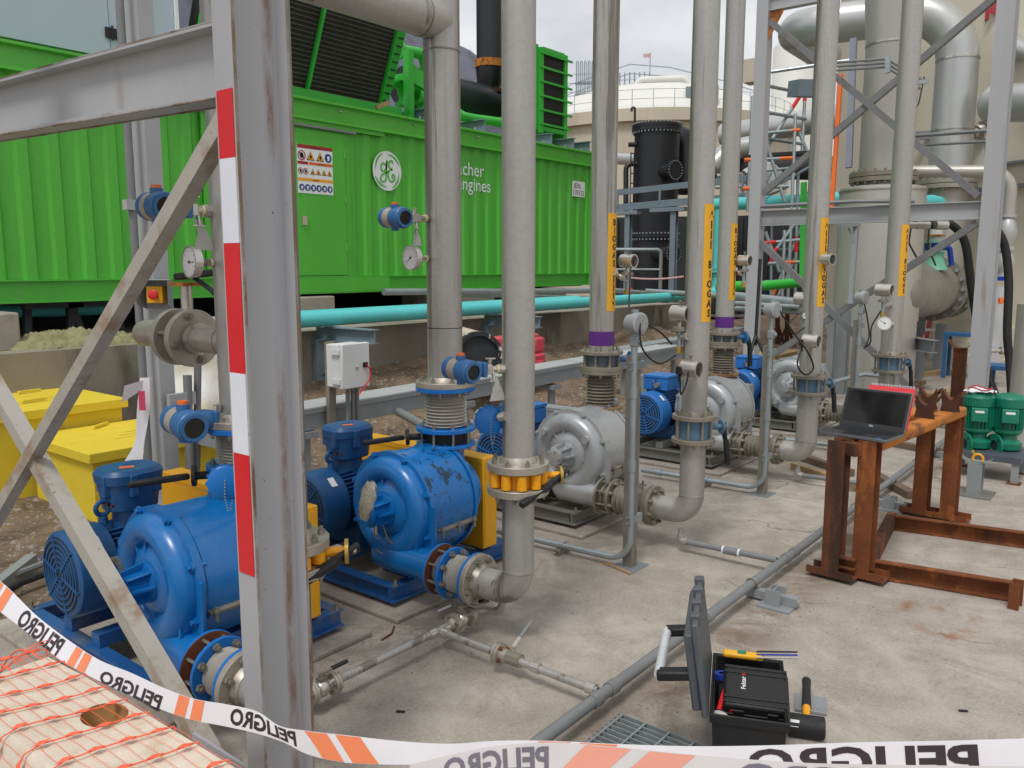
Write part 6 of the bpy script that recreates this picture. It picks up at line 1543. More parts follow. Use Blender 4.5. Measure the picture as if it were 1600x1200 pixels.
tubes = [S((15.063, 6.188, 5.188), (15.537, 4.805, 5.295)), S((15.039, 6.168, 4.971), (15.970, 5.802, 4.937)), S((15.000, 6.108, 4.492), (15.961, 5.703, 4.453)), S((14.958, 6.074, 4.115), (15.359, 5.583, 4.172)), S((14.948, 6.066, 4.023), (15.872, 5.709, 3.993)),
         S((15.960, 5.809, 4.914), (14.840, 6.113, 3.635)), S((16.004, 5.753, 4.914), (15.845, 5.702, 3.816)), S((15.341, 5.671, 4.457), (14.883, 5.484, 1.122)), S((14.949, 6.067, 4.035), (15.045, 5.686, 2.892)), S((14.675, 6.321, 3.635), (15.232, 5.629, 3.669)),
         S((14.596, 6.302, 3.121), (15.118, 5.656, 3.166)), S((15.854, 5.785, 4.229), (15.912, 5.618, 3.816)), S((15.761, 5.727, 3.462), (15.461, 5.564, 1.101)), S((14.718, 5.927, 2.150), (15.199, 5.338, 2.218)), S((14.734, 5.823, 1.784), (15.112, 5.356, 1.819)), S((14.786, 5.790, 1.921), (15.098, 5.522, 2.470)), S((14.987, 5.641, 2.378), (14.819, 5.565, 1.122)), S((14.769, 5.910, 2.355), (14.847, 5.647, 1.636)), S((15.888, 6.725, 4.979), (15.583, 6.608, 2.786))]
for p, q in tubes:
    b = B(); b.cyl(p, q, .032, n=8); P('tube', b, GALV, t)
for k in range(len(BGP)):
    tubes.append((BGP[k][0], BGP[k][1]))
    b = B(); b.cyl(BGP[k][0], BGP[k][1], .028, n=8); P('tube', b, GALV if k % 3 else BGREY, t)
for (p, q), f0, f1, m in ((tubes[19], .3, .42, REDT), (tubes[20], .2, .3, ORNG), (tubes[22], .1, .22, ORNG), (tubes[23], .6, .9, REDT), (tubes[26], .0, .2, ORNG), (tubes[30], .3, .5, ORNG), (tubes[24], .7, .95, REDT), (tubes[3], .75, 1, ORNG), (tubes[5], .02, .22, REDT), (tubes[6], .0, .12, REDT), (tubes[9], .72, .98, ORNG), (tubes[9], .0, .2, ORNG), (tubes[10], .0, .15, ORNG), (tubes[5], .8, 1, REDT), (tubes[15], .0, .25, REDT), (tubes[13], .0, .3, REDT), (tubes[14], .5, .8, ORNG), (tubes[12], .5, .62, REDT)):
    b = B(); b.cyl(p.lerp(q, f0), p.lerp(q, f1), .036, n=8); P('colour_band', b, m, t)
b = B(); b.bar((15.026, 6.388, 3.731), (15.677, 5.583, 3.789), .5, .05); P('deck', b, DARKV, t)
b = B(); b.prof((13.381, 4.894, 4.473), (13.081, 4.609, 4.418), [(-.2, -.12), (.2, -.12), (.2, .12), (-.2, .12)]); P('bracket_beam', b, BGREY, label='stub of grey steel beam above the scaffold', cat='beam')
b = B(); b.bar((12.319, 3.939, 4.391), (12.005, 3.871, 2.368), .055, .05); P('orange_post', b, ORNG, label='slim orange upright left of the big grey vessel', cat='post')
b = B(); b.bar((13.239, 4.075, 5.075), (12.981, 3.966, 3.183), .09, .06); P('grey_upright', b, mat('lilac_grey_pipe', '#8e93a3', .5, .1, .06, 3), label='slim lilac grey upright beside the big duct', cat='post')
b = B(); b.bar((14.278, 5.083, 3.136), (14.081, 4.953, 1.483), .09, .06); P('green_upright', b, GREENB, label='slim green upright beside the scaffold', cat='post')
b = B(); b.tube(fillet([V((14.115, 6.510, 1.384)), V((14.201, 5.595, 1.408)), V((14.134, 4.886, 1.483))], .1), .085, n=14); P('green_pipe', b, GREENB, label='bright green pipe low behind the middle blowers', cat='pipe')
for k, (a, c, r) in enumerate((((14.203, 7.995, 1.263), (13.985, 5.001, 1.164), .05), ((13.696, 6.191, 1.231), (13.073, 4.521, 1.146), .09), ((13.334, 5.790, 1.036), (13.028, 4.549, 1.027), .04), ((13.153, 5.715, 1.130), (13.006, 4.595, 1.106), .04))):
    b = B(); b.tube([a, c], r, n=12); P('floor_pipe', b, GALV, label=['long thin grey pipe just above the turquoise main', 'fat grey pipe low behind the middle riser', 'lowest thin grey pipe behind the middle riser', 'thin grey pipe under the fat grey pipe'][k], cat='pipe')
for k, (px, lab) in enumerate(((1216, 'rusty splayed pipe stand, left of a pair'), (1228, 'rusty splayed pipe stand, right of a pair'))):
    q = V((17.282, 6.554, 0.000)) if k == 0 else V((17.409, 6.394, 0.000))
    t = T('pipe_stand', lab, 'stand', q, 'rusty pipe stands')
    b = B(); b.bar(q, q + V((0, .02, .85)), .08, .06, up=(1, 0, 0)); P('post', b, RUSTD, t)
    b = B(); b.bar(q + V((0, 0, .02)) - CAMR * .22, q + V((0, 0, .5)), .05, .05); P('strut', b, RUSTD, t)
    b = B(); b.bar(q + V((0, 0, .02)) + CAMR * .18, q + V((0, 0, .5)), .05, .05); P('strut', b, RUSTD, t)
    b = B(); b.box(q - V((.12, .12, 0)), q + V((.12, .12, .015))); P('foot', b, RUSTD, t)
t = T('tripod_stand', 'thin black tripod stand behind the middle blower', 'tripod', (15.254, 6.137, 0.000))
for a, c in (((9.283, 3.761, 1.822), (9.138, 3.720, 0.846)), ((9.154, 3.724, 0.954), (9.029, 3.480, 0.617)), ((9.154, 3.724, 0.954), (8.838, 3.712, 0.581))):
    b = B(); b.cyl(a, c, .02, n=8); P('leg', b, BLKP, t)
b = B(); b.box(V((15.849, 6.119, 0.000)) - V((.7, .35, 0)), V((15.849, 6.119, 0.000)) + V((.7, .35, .08))); P('plank', b, WOOD, label='pale plywood board lying behind the middle blower', cat='board')

# small bore pipework and fittings between the risers
for k, (pts, r, m, lab) in enumerate((([(19.112, 8.912, 3.882), (19.500, 8.434, 3.928), (19.453, 8.396, 3.502)], .05, GALV, 'bent hand rail at the end of the walkway'), ([(19.076, 8.922, 3.730), (19.531, 8.361, 3.776)], .04, GALV, 'upper thin rail beyond the walkway'), ([(19.062, 8.912, 3.608), (19.516, 8.348, 3.639)], .04, GALV, 'lower thin rail beyond the walkway'),
    ([(14.911, 3.634, 3.827), (14.772, 2.338, 3.784)], .03, CONDUIT, 'thin conduit along the tank wall'), ([(14.991, 3.663, 3.687), (14.754, 2.324, 3.621)], .022, CONDUIT, 'thinner conduit under the wall conduit'), ([(15.037, 2.477, 3.715), (14.956, 2.387, 2.880), (14.925, 2.337, 2.487)], .02, CONDUIT, 'vertical conduit left of the silver elbow'), ([(14.986, 2.538, 3.705), (14.907, 2.449, 2.880)], .018, CONDUIT, 'second vertical conduit left of the silver elbow'),
    ([(12.041, 2.831, 2.278), (11.994, 2.837, 2.043), (12.037, 2.741, 1.859)], .012, BLKR, 'thin black lead hanging before the valve stack'), ([(12.189, 2.646, 2.278), (12.147, 2.635, 2.001), (12.182, 2.533, 1.750)], .012, BLKR, 'thin black lead over the aqua valve'), ([(12.925, 3.001, 4.334), (12.842, 3.026, 3.983), (12.751, 3.089, 3.764)], .010, BLKR, 'thin black lead hanging from the conduit loop'), ([(11.093, 3.548, 0.200), (11.434, 3.148, 0.326), (11.693, 2.814, 0.284)], .03, GALV, 'low grey pipe before the big vessel'), ([(9.636, 1.315, 0.164), (9.802, 1.113, 0.196)], .03, GALV, 'low grey pipe behind the green pumps'))):
    b = B(); b.tube(fillet([V(p) for p in pts], .08) if len(pts) > 2 else pts, r, n=8); P('small_pipe', b, m, label=lab, cat='pipe')

# ---- big duct, vessel, inverted U
vx, vy, vr = 12.9, 3.45, .58
t = T('separator_vessel', 'wide grey vessel with tall flanged duct rising from its top', 'vessel', (vx, vy, 0))
zv = 2.799; zf = 3.05
b = B(); b.lathe((vx, vy, 0), (0, 0, 1), [(0, vr), (zv, vr), (zv + .05, vr - .01), (zv + .09, .36), (zf - .12, .355)], 48); P('shell', b, DUCT, t)
b = B(); b.ring((vx, vy, zv), (0, 0, 1), vr, vr + .012, .02, 48); P('weld_seam', b, STEELB, t)
b = B(); b.cyl((vx, vy, zf - .12), (vx, vy, zf - .06), .46, n=40); b.cyl((vx, vy, zf - .05), (vx, vy, zf + .01), .46, n=40); PS('flange', b, STEELD, t)
b = B(); b.bolts((vx, vy, zf + .01), (0, 0, 1), .42, 20, .02, .035, both=.13); P('flange_bolt', b, STEELD, t, kind='stuff')
zc_ = 4.804
b = B(); b.lathe((vx, vy, zf), (0, 0, 1), [(0, .335), (zc_ - zf, .335), (zc_ - zf + .9, .40), (zc_ - zf + 2, .40)], 40); P('duct', b, DUCT, t, ang=20)
b = B(); b.ring((vx, vy, zc_), (0, 0, 1), .33, .345, .03, 40); P('weld_seam', b, STEELB, t)
q = V((12.809, 3.766, 2.782)); n_ = V((-q.x, -q.y, 0)).normalized(); b = B(); b.cyl(q - n_ * .12, q, .065, n=18); sg_ = P('small_gauge', b, mat('navy_gauge', '#2a2f4a', .4), t); b = B(); b.cyl(q, q + n_ * .006, .045, n=18); P('gauge_dial', b, DIAL, sg_)
b = B(); b.tube(hang((12.761, 3.824, 2.773), (12.649, 3.936, 2.644), .03, 6), .008, n=5); P('gauge_cable', b, BLKR, t)
b = B(); b.cyl((12.396, 3.703, 0.946), V((12.396, 3.703, 0.946)) + n_ * .012, .115, n=24); P('yellow_disc', b, YELC, t)
t = T('inverted_pipe', 'fat grey inverted U pipe rising over the vessel', 'pipe', (17.951, 3.742, 3.273))
r0 = .335
pts = [V((16.241, 3.266, 3.143)), V((18.531, 3.842, 6.904))]
lx, ly = pts[0].x, pts[0].y
top = 6.038
up_ = [V((lx, ly, 3.187)), V((lx, ly, top)), V((15.686, 5.978, 6.276)), V((18.955, 6.408, 6.260))]
up_[2].z = top; 
b = B(); b.tube(fillet(up_, [.85, .55], 12), r0, n=28); P('pipe', b, SILVER, t, ang=60)
b = B(); b.ring((lx, ly, 5.189), (0, 0, 1), r0, r0 + .012, .03, 36); b.ring((lx, ly, 4.033), (0, 0, 1), r0, r0 + .012, .02, 36); PS('weld_seam', b, STEELB, t)
zf2 = 3.132
b = B(); b.cyl((lx, ly, zf2 - .07), (lx, ly, zf2), .45, n=40); b.cyl((lx, ly, zf2 + .012), (lx, ly, zf2 + .08), .45, n=40); PS('flange', b, STEELM, t)
b = B(); b.bolts((lx, ly, zf2 + .08), (0, 0, 1), .41, 20, .024, .04, both=.15); P('flange_bolt', b, STEELD, t, kind='stuff')
dz = 1.359
b = B(); b.cyl((lx, ly, dz), (lx, ly, zf2 - .07), .32, n=32); P('lower_leg', b, DUCT, t)
t = T('horizontal_drum', 'horizontal grey drum with bolted end flanges behind the brace', 'drum', (14, 2.95, 1.0))
lx, ly = 16.24 - .02, 3.266 + .1
b = B(); b.lathe((12.55, ly - .1, dz), (1, 0, 0), [(0, .05), (.03, .2), (.09, .33), (.17, .41), (.26, .44), (lx - .72 - 12.55, .44)], 36); b.cyl((lx - .55, ly - .1, dz), (lx + .3, ly - .1, dz), .42, n=36); P('shell', b, DRUMM, t)
b = B(); b.cyl((lx - .73, ly - .1, dz), (lx - .66, ly - .1, dz), .54, n=40); b.cyl((lx - .62, ly - .1, dz), (lx - .55, ly - .1, dz), .54, n=40); PS('flange', b, STEELD, t)
b = B(); b.cyl((lx + .3, ly - .1, dz), (lx + .38, ly - .1, dz), .54, n=40); P('flange', b, STEELD, t)
b = B(); b.bolts((lx - .73, ly - .1, dz), (-1, 0, 0), .49, 18, .03, .05); b.bolts((lx + .3, ly - .1, dz), (-1, 0, 0), .49, 18, .03, .05); P('flange_bolt', b, GALV, t, kind='stuff')
b = B(); b.box((12.9, ly - .5, dz - .62), (13.4, ly + .3, dz - .40)); P('saddle', b, DARKV, t)
b = B(); b.ibeam((12.6, ly - .8, dz - .72), (14.2, ly + .6, dz - .72), .18, .12); P('support_beam', b, GREYD, t)
for x in (12.8, 14.0): b = B(); b.ibeam((x, ly - .3, 0), (x, ly - .3, dz - .82), .15, .15, up=(1, 0, 0)); P('post', b, GREYD, t)
# valve stack on the drum
vp = V((14.594, 3.059, 1.700))
t = T('valve_stack', 'pale aqua valve stack with a blue ring above the horizontal drum', 'valve', vp)
zs_ = [1.68, 1.881, 1.961, 2.052, 2.102, 2.202, 2.454]
o_ = (vp.x, vp.y, 0)
b = B(); b.lathe(o_, (0, 0, 1), [(zs_[0], .20), (zs_[1], .13), (zs_[2], .12)], 28); P('valve_body', b, AQUA, t)
b = B(); b.cyl((vp.x, vp.y, zs_[2]), (vp.x, vp.y, zs_[2] + .025), .17, n=28); b.cyl((vp.x, vp.y, zs_[4]), (vp.x, vp.y, zs_[4] + .025), .17, n=28); PS('aqua_flange', b, AQUA, t)
b = B(); b.cyl((vp.x, vp.y, zs_[2] + .03), (vp.x, vp.y, zs_[4]), .145, n=28); P('blue_ring', b, BLUEV, t)
rods(t, (vp.x, vp.y, zs_[2]), (vp.x, vp.y, zs_[4]), .15, 6, .012)
b = B(); b.cyl((vp.x, vp.y, zs_[4] + .03), (vp.x, vp.y, zs_[6]), .09, n=20); P('upper_pipe', b, WHITEP, t)
b = B(); b.cyl((vp.x, vp.y, zs_[5]), (vp.x, vp.y, zs_[5] + .03), .13, n=20); P('rusty_flange', b, RUSTO, t)
b = B(); b.tube(fillet([V((14.589, 2.978, 2.029)), V((14.677, 2.868, 2.029)), V((14.665, 2.819, 1.750))], .04), .04, n=10); P('blue_pipe', b, BLUEV, t)
b = B(); b.cyl((14.333, 3.461, 2.021), (14.511, 3.239, 2.031), .016, n=8); b.box(V((14.403, 3.373, 2.021)) - V((.04, .04, .03)), V((14.403, 3.373, 2.021)) + V((.04, .04, .06))); PS('sample_line', b, STEELD, t)
b = B(); b.cyl((14.214, 3.231, 1.780), (14.276, 3.153, 1.780), .11, n=20); P('blind_flange', b, STEELD, t)
b = B(); b.cyl((14.432, 3.466, 1.882), (14.458, 3.434, 1.882), .17, n=24); P('blue_disc_valve', b, BLUEV, label='deep blue round disc left of the aqua valve stack', cat='valve')
b = B(); b.tube([(14.848, 3.630, 2.755), (15.138, 3.272, 2.786), (15.325, 3.195, 2.762)], .11, n=18); P('turquoise_stub', b, TURQ, label='short turquoise pipe end left of the right steel column', cat='pipe')

# ---- tower frame of the pipe bridge
X0 = 9.8; YR, YL = 1.57, 4.07
t = T('pipe_bridge_frame', 'tall grey steel frame with crossed braces on the right', 'steel frame', (X0, 2.8, 0))
b = B(); b.ibeam((X0 + .1, YR, 0), (X0 + .1, YR, 6.5), .20, .17, .012, .008, up=(1, 0, 0)); cr_ = P('column', b, COLM, t)
b = B(); b.box((X0 + .1995, YR - .0865, 0), (X0 + .202, YR - .06, 6.5)); P('rust_line', b, RUSTLIP, t)
b = B(); b.box((X0, YL - .07, 0), (X0 + .16, YL + .07, 6.5)); P('column', b, COLM, t)
zb0, zb1 = 2.316, 2.281
b = B(); b.ibeam((X0 + .08, YL - .072, zb0), (X0 + .08, YR + .09, zb0), .185, .10, .010, .007); P('beam', b, GAL, t)
zt3 = 4.778
b = B(); b.ibeam((X0 + .08, YL - .072, zt3), (X0 + .08, YR + .09, zt3), .19, .10, .010, .007); P('beam', b, GAL, t)
b = B(); b.add([(X0 + .04, YL - .072, zt3 - .1), (X0 + .04, YL - .25, zt3 - .1), (X0 + .04, YL - .072, zt3 - .42), (X0 + .05, YL - .072, zt3 - .1), (X0 + .05, YL - .25, zt3 - .1), (X0 + .05, YL - .072, zt3 - .42)], [(0, 1, 2), (5, 4, 3), (0, 3, 4, 1), (1, 4, 5, 2), (2, 5, 3, 0)]); P('gusset', b, RUSTO, t)
br = lambda p, q, n, sx: (lambda b: (b.angle(p, q, .07, .008, up=(1, 0, 0), sx=sx), P('brace', b, n, t)))(B())
BRM = mat('dark_brace_paint', '#77787a', .55, .05, .1, 3, dirt=('#5f4630', 3, .58, .1, UP, .6))
br((X0 + .035, YL - .09, 4.599), (X0 + .035, YR + .1, 2.485), BRM, 1)
br((X0 + .055, YL - .09, 2.584), (X0 + .055, YR + .1, 4.376), BRM, -1)
br((X0 + .035, YL - .09, 2.055), (X0 + .035, YR + .1, -0.04456), BRM, 1)
br((X0 + .055, YL - .30, 0.6468), (X0 + .055, YR + .1, 2.162), BRM, -1)
b = B(); b.tube([(X0 - .05, YL - .1, zb0 + .13), (X0 - .05, 2.9, zb0 + .14), (X0 + .05, 2.3, zb0 + .12)], .022, n=8); P('cable_conduit', b, CONDUIT, t)
# cable bracket with a loop of conduits high on the duct
b = B()
for k in range(3): b.tube(fillet([V((11.625, 3.841, 4.406)) - V((0, 0, .05 * k)), V((12.078, 3.282, 4.456)) - V((0, 0, .05 * k)), V((12.226, 2.868, 4.166)) - V((0, 0, .06 * k))], .15), .018, n=8)
PS('conduit', b, CONDUIT, T('conduit_loop', 'loop of grey conduits strapped across the big duct', 'conduit', (12.078, 3.282, 4.456)))
b = B(); b.bar((11.983, 3.242, 4.464), (11.959, 3.223, 4.249), .06, .04, up=(1, 0, 0)); P('conduit_bracket', b, GALV, label='short bracket holding the conduit loop', cat='bracket')
b = B(); b.bar((12.031, 2.935, 4.094), (12.163, 2.775, 4.119), .06, .05); P('strut_channel', b, GALV, label='short strut channel right of the conduit loop', cat='bracket')
t = T('lamp_post_arm', 'grey angled post with arm standing before the big vessel', 'post', (10.470, 3.008, 0.000))
b = B(); b.bar((9.693, 2.845, 2.205), (9.556, 2.818, 1.330), .05, .05, up=(1, 0, 0)); P('post', b, GREYD, t)
b = B(); b.bar((9.473, 2.956, 2.187), (9.709, 2.822, 2.191), .05, .03); P('arm', b, GREYD, t)
b = B(); b.bar((9.636, 2.908, 2.163), (9.662, 2.829, 1.960), .05, .02); P('strut', b, GREYD, t)

# ---- dull posts, ladder, blue stands, rusty saddle post
for k, (px, py0, py1, d, w) in enumerate(((1315, 500, 640, 10.6, .15), (1350, 520, 600, 11.5, .18), (1405, 515, 620, 11.5, .12), (1468, 505, 590, 13.5, .15), (1290, 480, 660, 9.9, .09))):
    a, c = [((10.926, 3.325, 1.145), (11.705, 3.528, 0.000)), ((12.540, 3.487, 0.790), (13.643, 3.754, 0.000)), ((12.871, 3.102, 0.928), (13.829, 3.280, 0.000)), ((15.445, 3.080, 0.790), (15.256, 3.018, 0.000)), ((10.726, 3.434, 1.230), (11.318, 3.560, 0.000))][k]
    a = V((c[0], c[1], a[2])); b = B(); b.ibeam(c, a, w, w, .01, .008, up=(1, 0, 0)); P('support_post', b, GREYD, label=['short dull steel post in front of the big vessel, left', 'squat dull steel post in front of the big vessel, middle', 'dull steel post right of the far riser', 'tapered dull post in front of the red ladder', 'slim dull post left of the big vessel'][k], cat='post')
t = T('step_ladder', 'red step ladder with pale treads leaning by the beige tank', 'ladder', (16.352, 3.412, 0.000))
for a, c in (((16.324, 3.608, 0.000), (17.297, 3.608, 1.928)), ((17.205, 3.685, 0.000), (17.690, 3.601, 1.932)), ((17.412, 3.040, 0.075), (17.862, 3.168, 3.116)), ((17.798, 3.045, 0.091), (18.252, 3.172, 3.143))):
    b = B(); b.bar(a, c, .07, .04, up=(1, 0, 0)); P('stile', b, REDL, t)
for py in (543, 516, 487, 455):
    a, c = {543: ((16.921, 3.692, 0.229), (17.432, 3.041, 0.194)), 516: ((17.003, 3.665, 0.562), (17.484, 3.052, 0.526)), 487: ((17.107, 3.610, 0.895), (17.536, 3.062, 0.859)), 455: ((17.168, 3.613, 1.239), (17.591, 3.075, 1.215))}[py]
    b = B(); b.bar(a, c, .10, .045); P('tread', b, WHITEP, t)
def stand(c, w, h, lab):
    t = T('blue_stand', lab, 'stand', c, 'blue welded stands'); c = V(c)
    for sx_ in (-1, 1):
        for sy_ in (-1, 1): p = c + V((sy_ * .18, sx_ * w / 2, 0)); b = B(); b.box(p - V((.025, .025, 0)), p + V((.025, .025, h))); P('leg', b, BLFR, t)
    b = B(); b.box(c + V((-.21, -w / 2 - .03, h)), c + V((.21, w / 2 + .03, h + .05))); P('top', b, BLFR, t)
stand((14.587, 2.568, 0.000), .42, .66, 'blue welded stand behind the rusty saddle post'); stand((11.634, 1.545, 0.000), .34, .50, 'blue welded stand right of the steel column')
q = V((11.272, 2.000, 0.000))
t = T('saddle_post', 'rusty post with a half round pipe saddle on top', 'pipe support', q)
zq = 0.8818
b = B(); b.bar(q, V((q.x, q.y, zq - .12)), .14, .1, up=(1, 0, 0)); P('post', b, RUST, t)
b = B(); b.grid([[V((q.x + dx, q.y, zq)) + V((0, .13 * math.cos(R(a)), .13 * math.sin(R(a)))) for a in range(190, 351, 16)] for dx in (-.08, .08)]); P('saddle', b, RUST, t)
for k in range(7):
    a, c, w = [((14.084, 3.200, 0.000), (15.482, 2.733, 0.000), .14), ((9.465, 2.919, 0.000), (13.431, 2.870, 0.000), .12), ((11.929, 2.615, 0.000), (13.048, 2.124, 0.000), .16), ((7.474, 2.632, 0.000), (7.077, 2.002, 0.000), .07), ((7.033, 2.483, 0.000), (6.650, 1.802, 0.000), .05), ((8.603, 2.148, 0.000), (8.404, 1.589, 0.000), .08), ((7.177, 1.876, 0.000), (6.666, 1.435, 0.000), .08)][k]
    b = B(); b.bar(V(a) + V((0, 0, .03)), V(c) + V((0, 0, .03)), w, .06); P('floor_timber', b, WOOD if k in (0, 2, 4) else mat('brown_steel_strip', '#6f5f4d', .8, 0, .2, 5), label=['plank on the floor by the red ladder', 'long strip on the floor behind the laptop', 'wide plank on the floor near the saddle post', 'brown strip lying behind the bench legs', 'thin plank edge lying behind the bench legs', 'brown strip behind the rear bench legs', 'brown strip between the bench legs'][k], cat='plank')

# ---- silver pipework at the right edge
t = T('silver_pipework', 'silver pipe with two bulging check valves on the right', 'pipe', (12.437, 1.719, 0.000))
c0 = V((14.032, 2.008, 2.527)); lx2, ly2 = c0.x, c0.y
zA = [3.085, 2.472, 1.998, 1.593]
b = B(); b.tube(fillet([V((13.677, 3.572, 3.161)), V((lx2, ly2, zA[0])), V((lx2, ly2, zA[1]))], .3, 8), .088, n=22); P('pipe', b, DUCT, t)
for k, (za, zb_) in enumerate(((zA[1], zA[2]), (zA[2], zA[3]))):
    h = za - zb_; b = B(); b.lathe((lx2, ly2, zb_), (0, 0, 1), [(0, .11), (.03, .11), (.03, .075), (h * .2, .10), (h * .5, .135), (h * .75, .11), (h - .05, .08), (h - .03, .11), (h, .11)], 30); P('check_valve', b, SILVER, t, ang=50)
b = B(); b.cyl((lx2, ly2, zA[3] - .06), (lx2, ly2, zA[3]), .12, n=24); P('blue_ring', b, BLUEV, t)
b = B(); b.lathe((lx2 - .1, ly2 + .06, 0.2854), (0, 0, 1), [(0, .15), (zA[3] - .14 - 0.2854, .12)], 28); P('lagged_pipe', b, mat('bright_lagging', '#c4c6c8', .35, .5, .1, 3, (8, 8, .3)), t)
b = B(); b.cyl((13.348, 2.093, 0.555), (13.613, 1.759, 0.555), .03, n=12); b.cyl((13.506, 1.894, 0.555), (13.568, 1.816, 0.555), .055, n=12); P('drain_line', b, STEELB, t)
b = B(); b.cyl((13.574, 1.971, 1.265), (13.613, 1.921, 1.265), .03, n=10); b.cyl((13.595, 1.953, 1.301), (13.585, 1.945, 1.211), .03, n=10); P('orange_valve', b, ORNG, t)
for k, pts in enumerate(([(10.174, 2.568, 2.215), (10.497, 2.159, 2.201), (10.578, 2.057, 2.201), (10.645, 1.926, 2.001), (10.635, 1.825, 1.499), (10.633, 1.713, 0.998), (10.531, 1.567, 0.511), (10.473, 1.385, 0.104)], [(10.652, 1.628, 2.149), (10.688, 1.539, 1.960), (10.672, 1.471, 1.575), (10.600, 1.433, 1.014), (10.579, 1.380, 0.664), (10.427, 1.300, 0.191)])):
    b = B(); b.tube(smooth([tuple(p) for p in pts], 6), .045, n=12); P('black_hose', b, BLKR, label=['black hose sagging in front of the right steel column', 'black hose hanging right of the steel column'][k], cat='hose')
b = B(); b.cyl((10.128, 2.461, 2.203), (10.216, 2.349, 2.196), .036, n=12); b.cyl((10.216, 2.349, 2.196), (10.305, 2.237, 2.196), .042, n=12); b.cyl((10.349, 2.181, 2.196), (10.430, 2.080, 2.196), .05, n=12); PS('hose_coupling', b, STEELB, T('hose_couplings', 'steel hose couplings under the frame beam', 'coupling', (10.251, 2.304, 2.196)))
b = B(); b.lathe((9.268, 1.032, 0.000), (0, 0, 1), [(0, .16), (1.391, .16)], 32); P('standing_pipe', b, DUCT, label='thick grey standing pipe cut by the right photo edge', cat='pipe')
b = B(); b.cyl((15.940, 2.627, 4.370), (15.170, 1.274, 4.156), .30, n=28); b.lathe((15.940, 2.627, 4.370), V((15.940, 2.627, 4.370)) - V((15.170, 1.274, 4.156)), [(0, .32), (.06, .29), (.09, .1)], 28); P('drain_header', b, SILVER, label='fat silver horizontal pipe at the upper right edge', cat='pipe')
b = B(); b.lathe((16.639, 2.639, 5.428), V((15.864, 1.885, 4.968)) - V((16.639, 2.639, 5.428)), [(0, .16), (.2, .22), (.5, .12), (1.2, .12)], 22); P('pipe_reducer', b, SILVER, label='grey pipe reducer at the top right edge', cat='pipe')
b = B(); b.cyl((16.829, 3.054, 4.029), (17.075, 2.790, 4.229), .09, n=14); b.cyl((16.888, 2.987, 4.063), (16.912, 2.962, 4.085), .14, n=14); b.cyl((16.967, 2.906, 4.141), (16.990, 2.881, 4.163), .14, n=14); P('inline_valve', b, STEELB, label='slanting flanged valve under the fat silver pipe', cat='valve')
q = V((17.120, 2.923, 6.119)); n_ = V((-q.x, -q.y, 0)).normalized()
t = T('fire_siren', 'red wall siren high on the beige tank', 'siren', q)
b = B(); b.prof(q, q + n_ * .1, [(-.13, -.15), (.13, -.15), (.13, .15), (-.13, .15)]); P('back_plate', b, REDL, t)
b = B(); b.lathe(q + n_ * .1, n_, [(0, .05), (.1, .07), (.16, .11), (.165, .05)], 20); P('horn', b, REDL, t)
b = B(); b.cyl((17.773, 3.138, 3.202), (17.676, 2.857, 0.016), .05, n=10); P('red_riser', b, REDL, label='thin red vertical pipe beside the right steel column', cat='pipe')
b = B(); b.box(V((17.325, 3.128, 4.596)) - V((.05, .11, .06)), V((17.325, 3.128, 4.596)) + V((.05, .11, .06))); P('wall_box', b, BLKP, label='small black box on the beige tank wall', cat='box')
for k, (a, c) in enumerate((((17.711, 4.259, 4.211), (17.877, 2.425, 4.206)),)):
    b = B(); b.bar(a, c, .08, .16); P('wall_tray', b, GREYD, label='dark cable tray along the beige tank', cat='cable tray')

# ================================================================ FLOOR PIPING, POSTS, BENCH, TOOLS
MY, MZ = 1.626, .085
t = T('main_drain_line', 'long grey drain pipe running diagonally across the concrete floor', 'pipe', (5, MY, MZ))
b = B(); b.tube([(1.9, MY, MZ), (9.6, MY, MZ)], .0245, n=18); P('pipe', b, CONDUIT, t)
TX = 2.625
def coup(b, p, d, r, L=.05, lip=.005):
    p, d = V(p), V(d).normalized(); b.lathe(p - d * L / 2, d, [(0, r), (0, r + lip), (L, r + lip), (L, r)], 20, caps=False)
b = B()
for x in (TX - .06, TX + .06, 3.55, 4.58, 4.70, 5.9, 6.78, 7.6): coup(b, (x, MY, MZ), (1, 0, 0), .0245)
PS('coupling', b, CONDUIT, t)
for x in (4.10, 6.30, 8.3):
    t2 = T('pipe_support', {4.10: 'nearest small I beam pipe support on a floor plate', 6.30: 'small pipe support between the bench legs', 8.3: 'farthest small pipe support by the green pumps'}[x], 'pipe support', (x, MY - .1, 0), 'supports of the floor drain line')
    b = B(); b.box((x - .10, MY - .23, .001), (x + .05, MY - .06, .011)); P('base_plate', b, GREYD, t2)
    b = B(); b.ibeam((x - .02, MY - .13, .011), (x - .02, MY - .13, .095), .09, .08, .007, .006, up=(1, 0, 0)); P('post', b, GREYD, t2)
    b = B(); b.chan((x - .02, MY + .03, MZ - .030 - .02), (x - .02, MY - .24, MZ - .05), .045, .05, .005); P('arm', b, GREYD, t2)
    b = B(); b.tube([V((x - .02, MY + .029 * math.cos(R(a)), MZ + .029 * math.sin(R(a)))) for a in range(-20, 201, 20)], .005, n=6); P('u_bolt', b, BOLT, t2)
    b = B(); b.cyl((x + .03, MY - .21, .011), (x + .03, MY - .21, .035), .011, n=6); P('anchor_bolt', b, RUST, t2)
DY = 2.52
t = T('blue_drain_line', 'steel drain branch joining the two blue blowers to the floor line', 'pipe', (TX, 2.2, .07))
b = B(); b.tube([(2.02, DY, .09), (TX + .06, DY, .09)], .017, n=16); P('pipe', b, STEEL, t)
b = B(); b.tube([(TX, DY, .09), (TX, MY + .03, MZ)], .017, n=16); P('pipe', b, STEEL, t)
b = B()
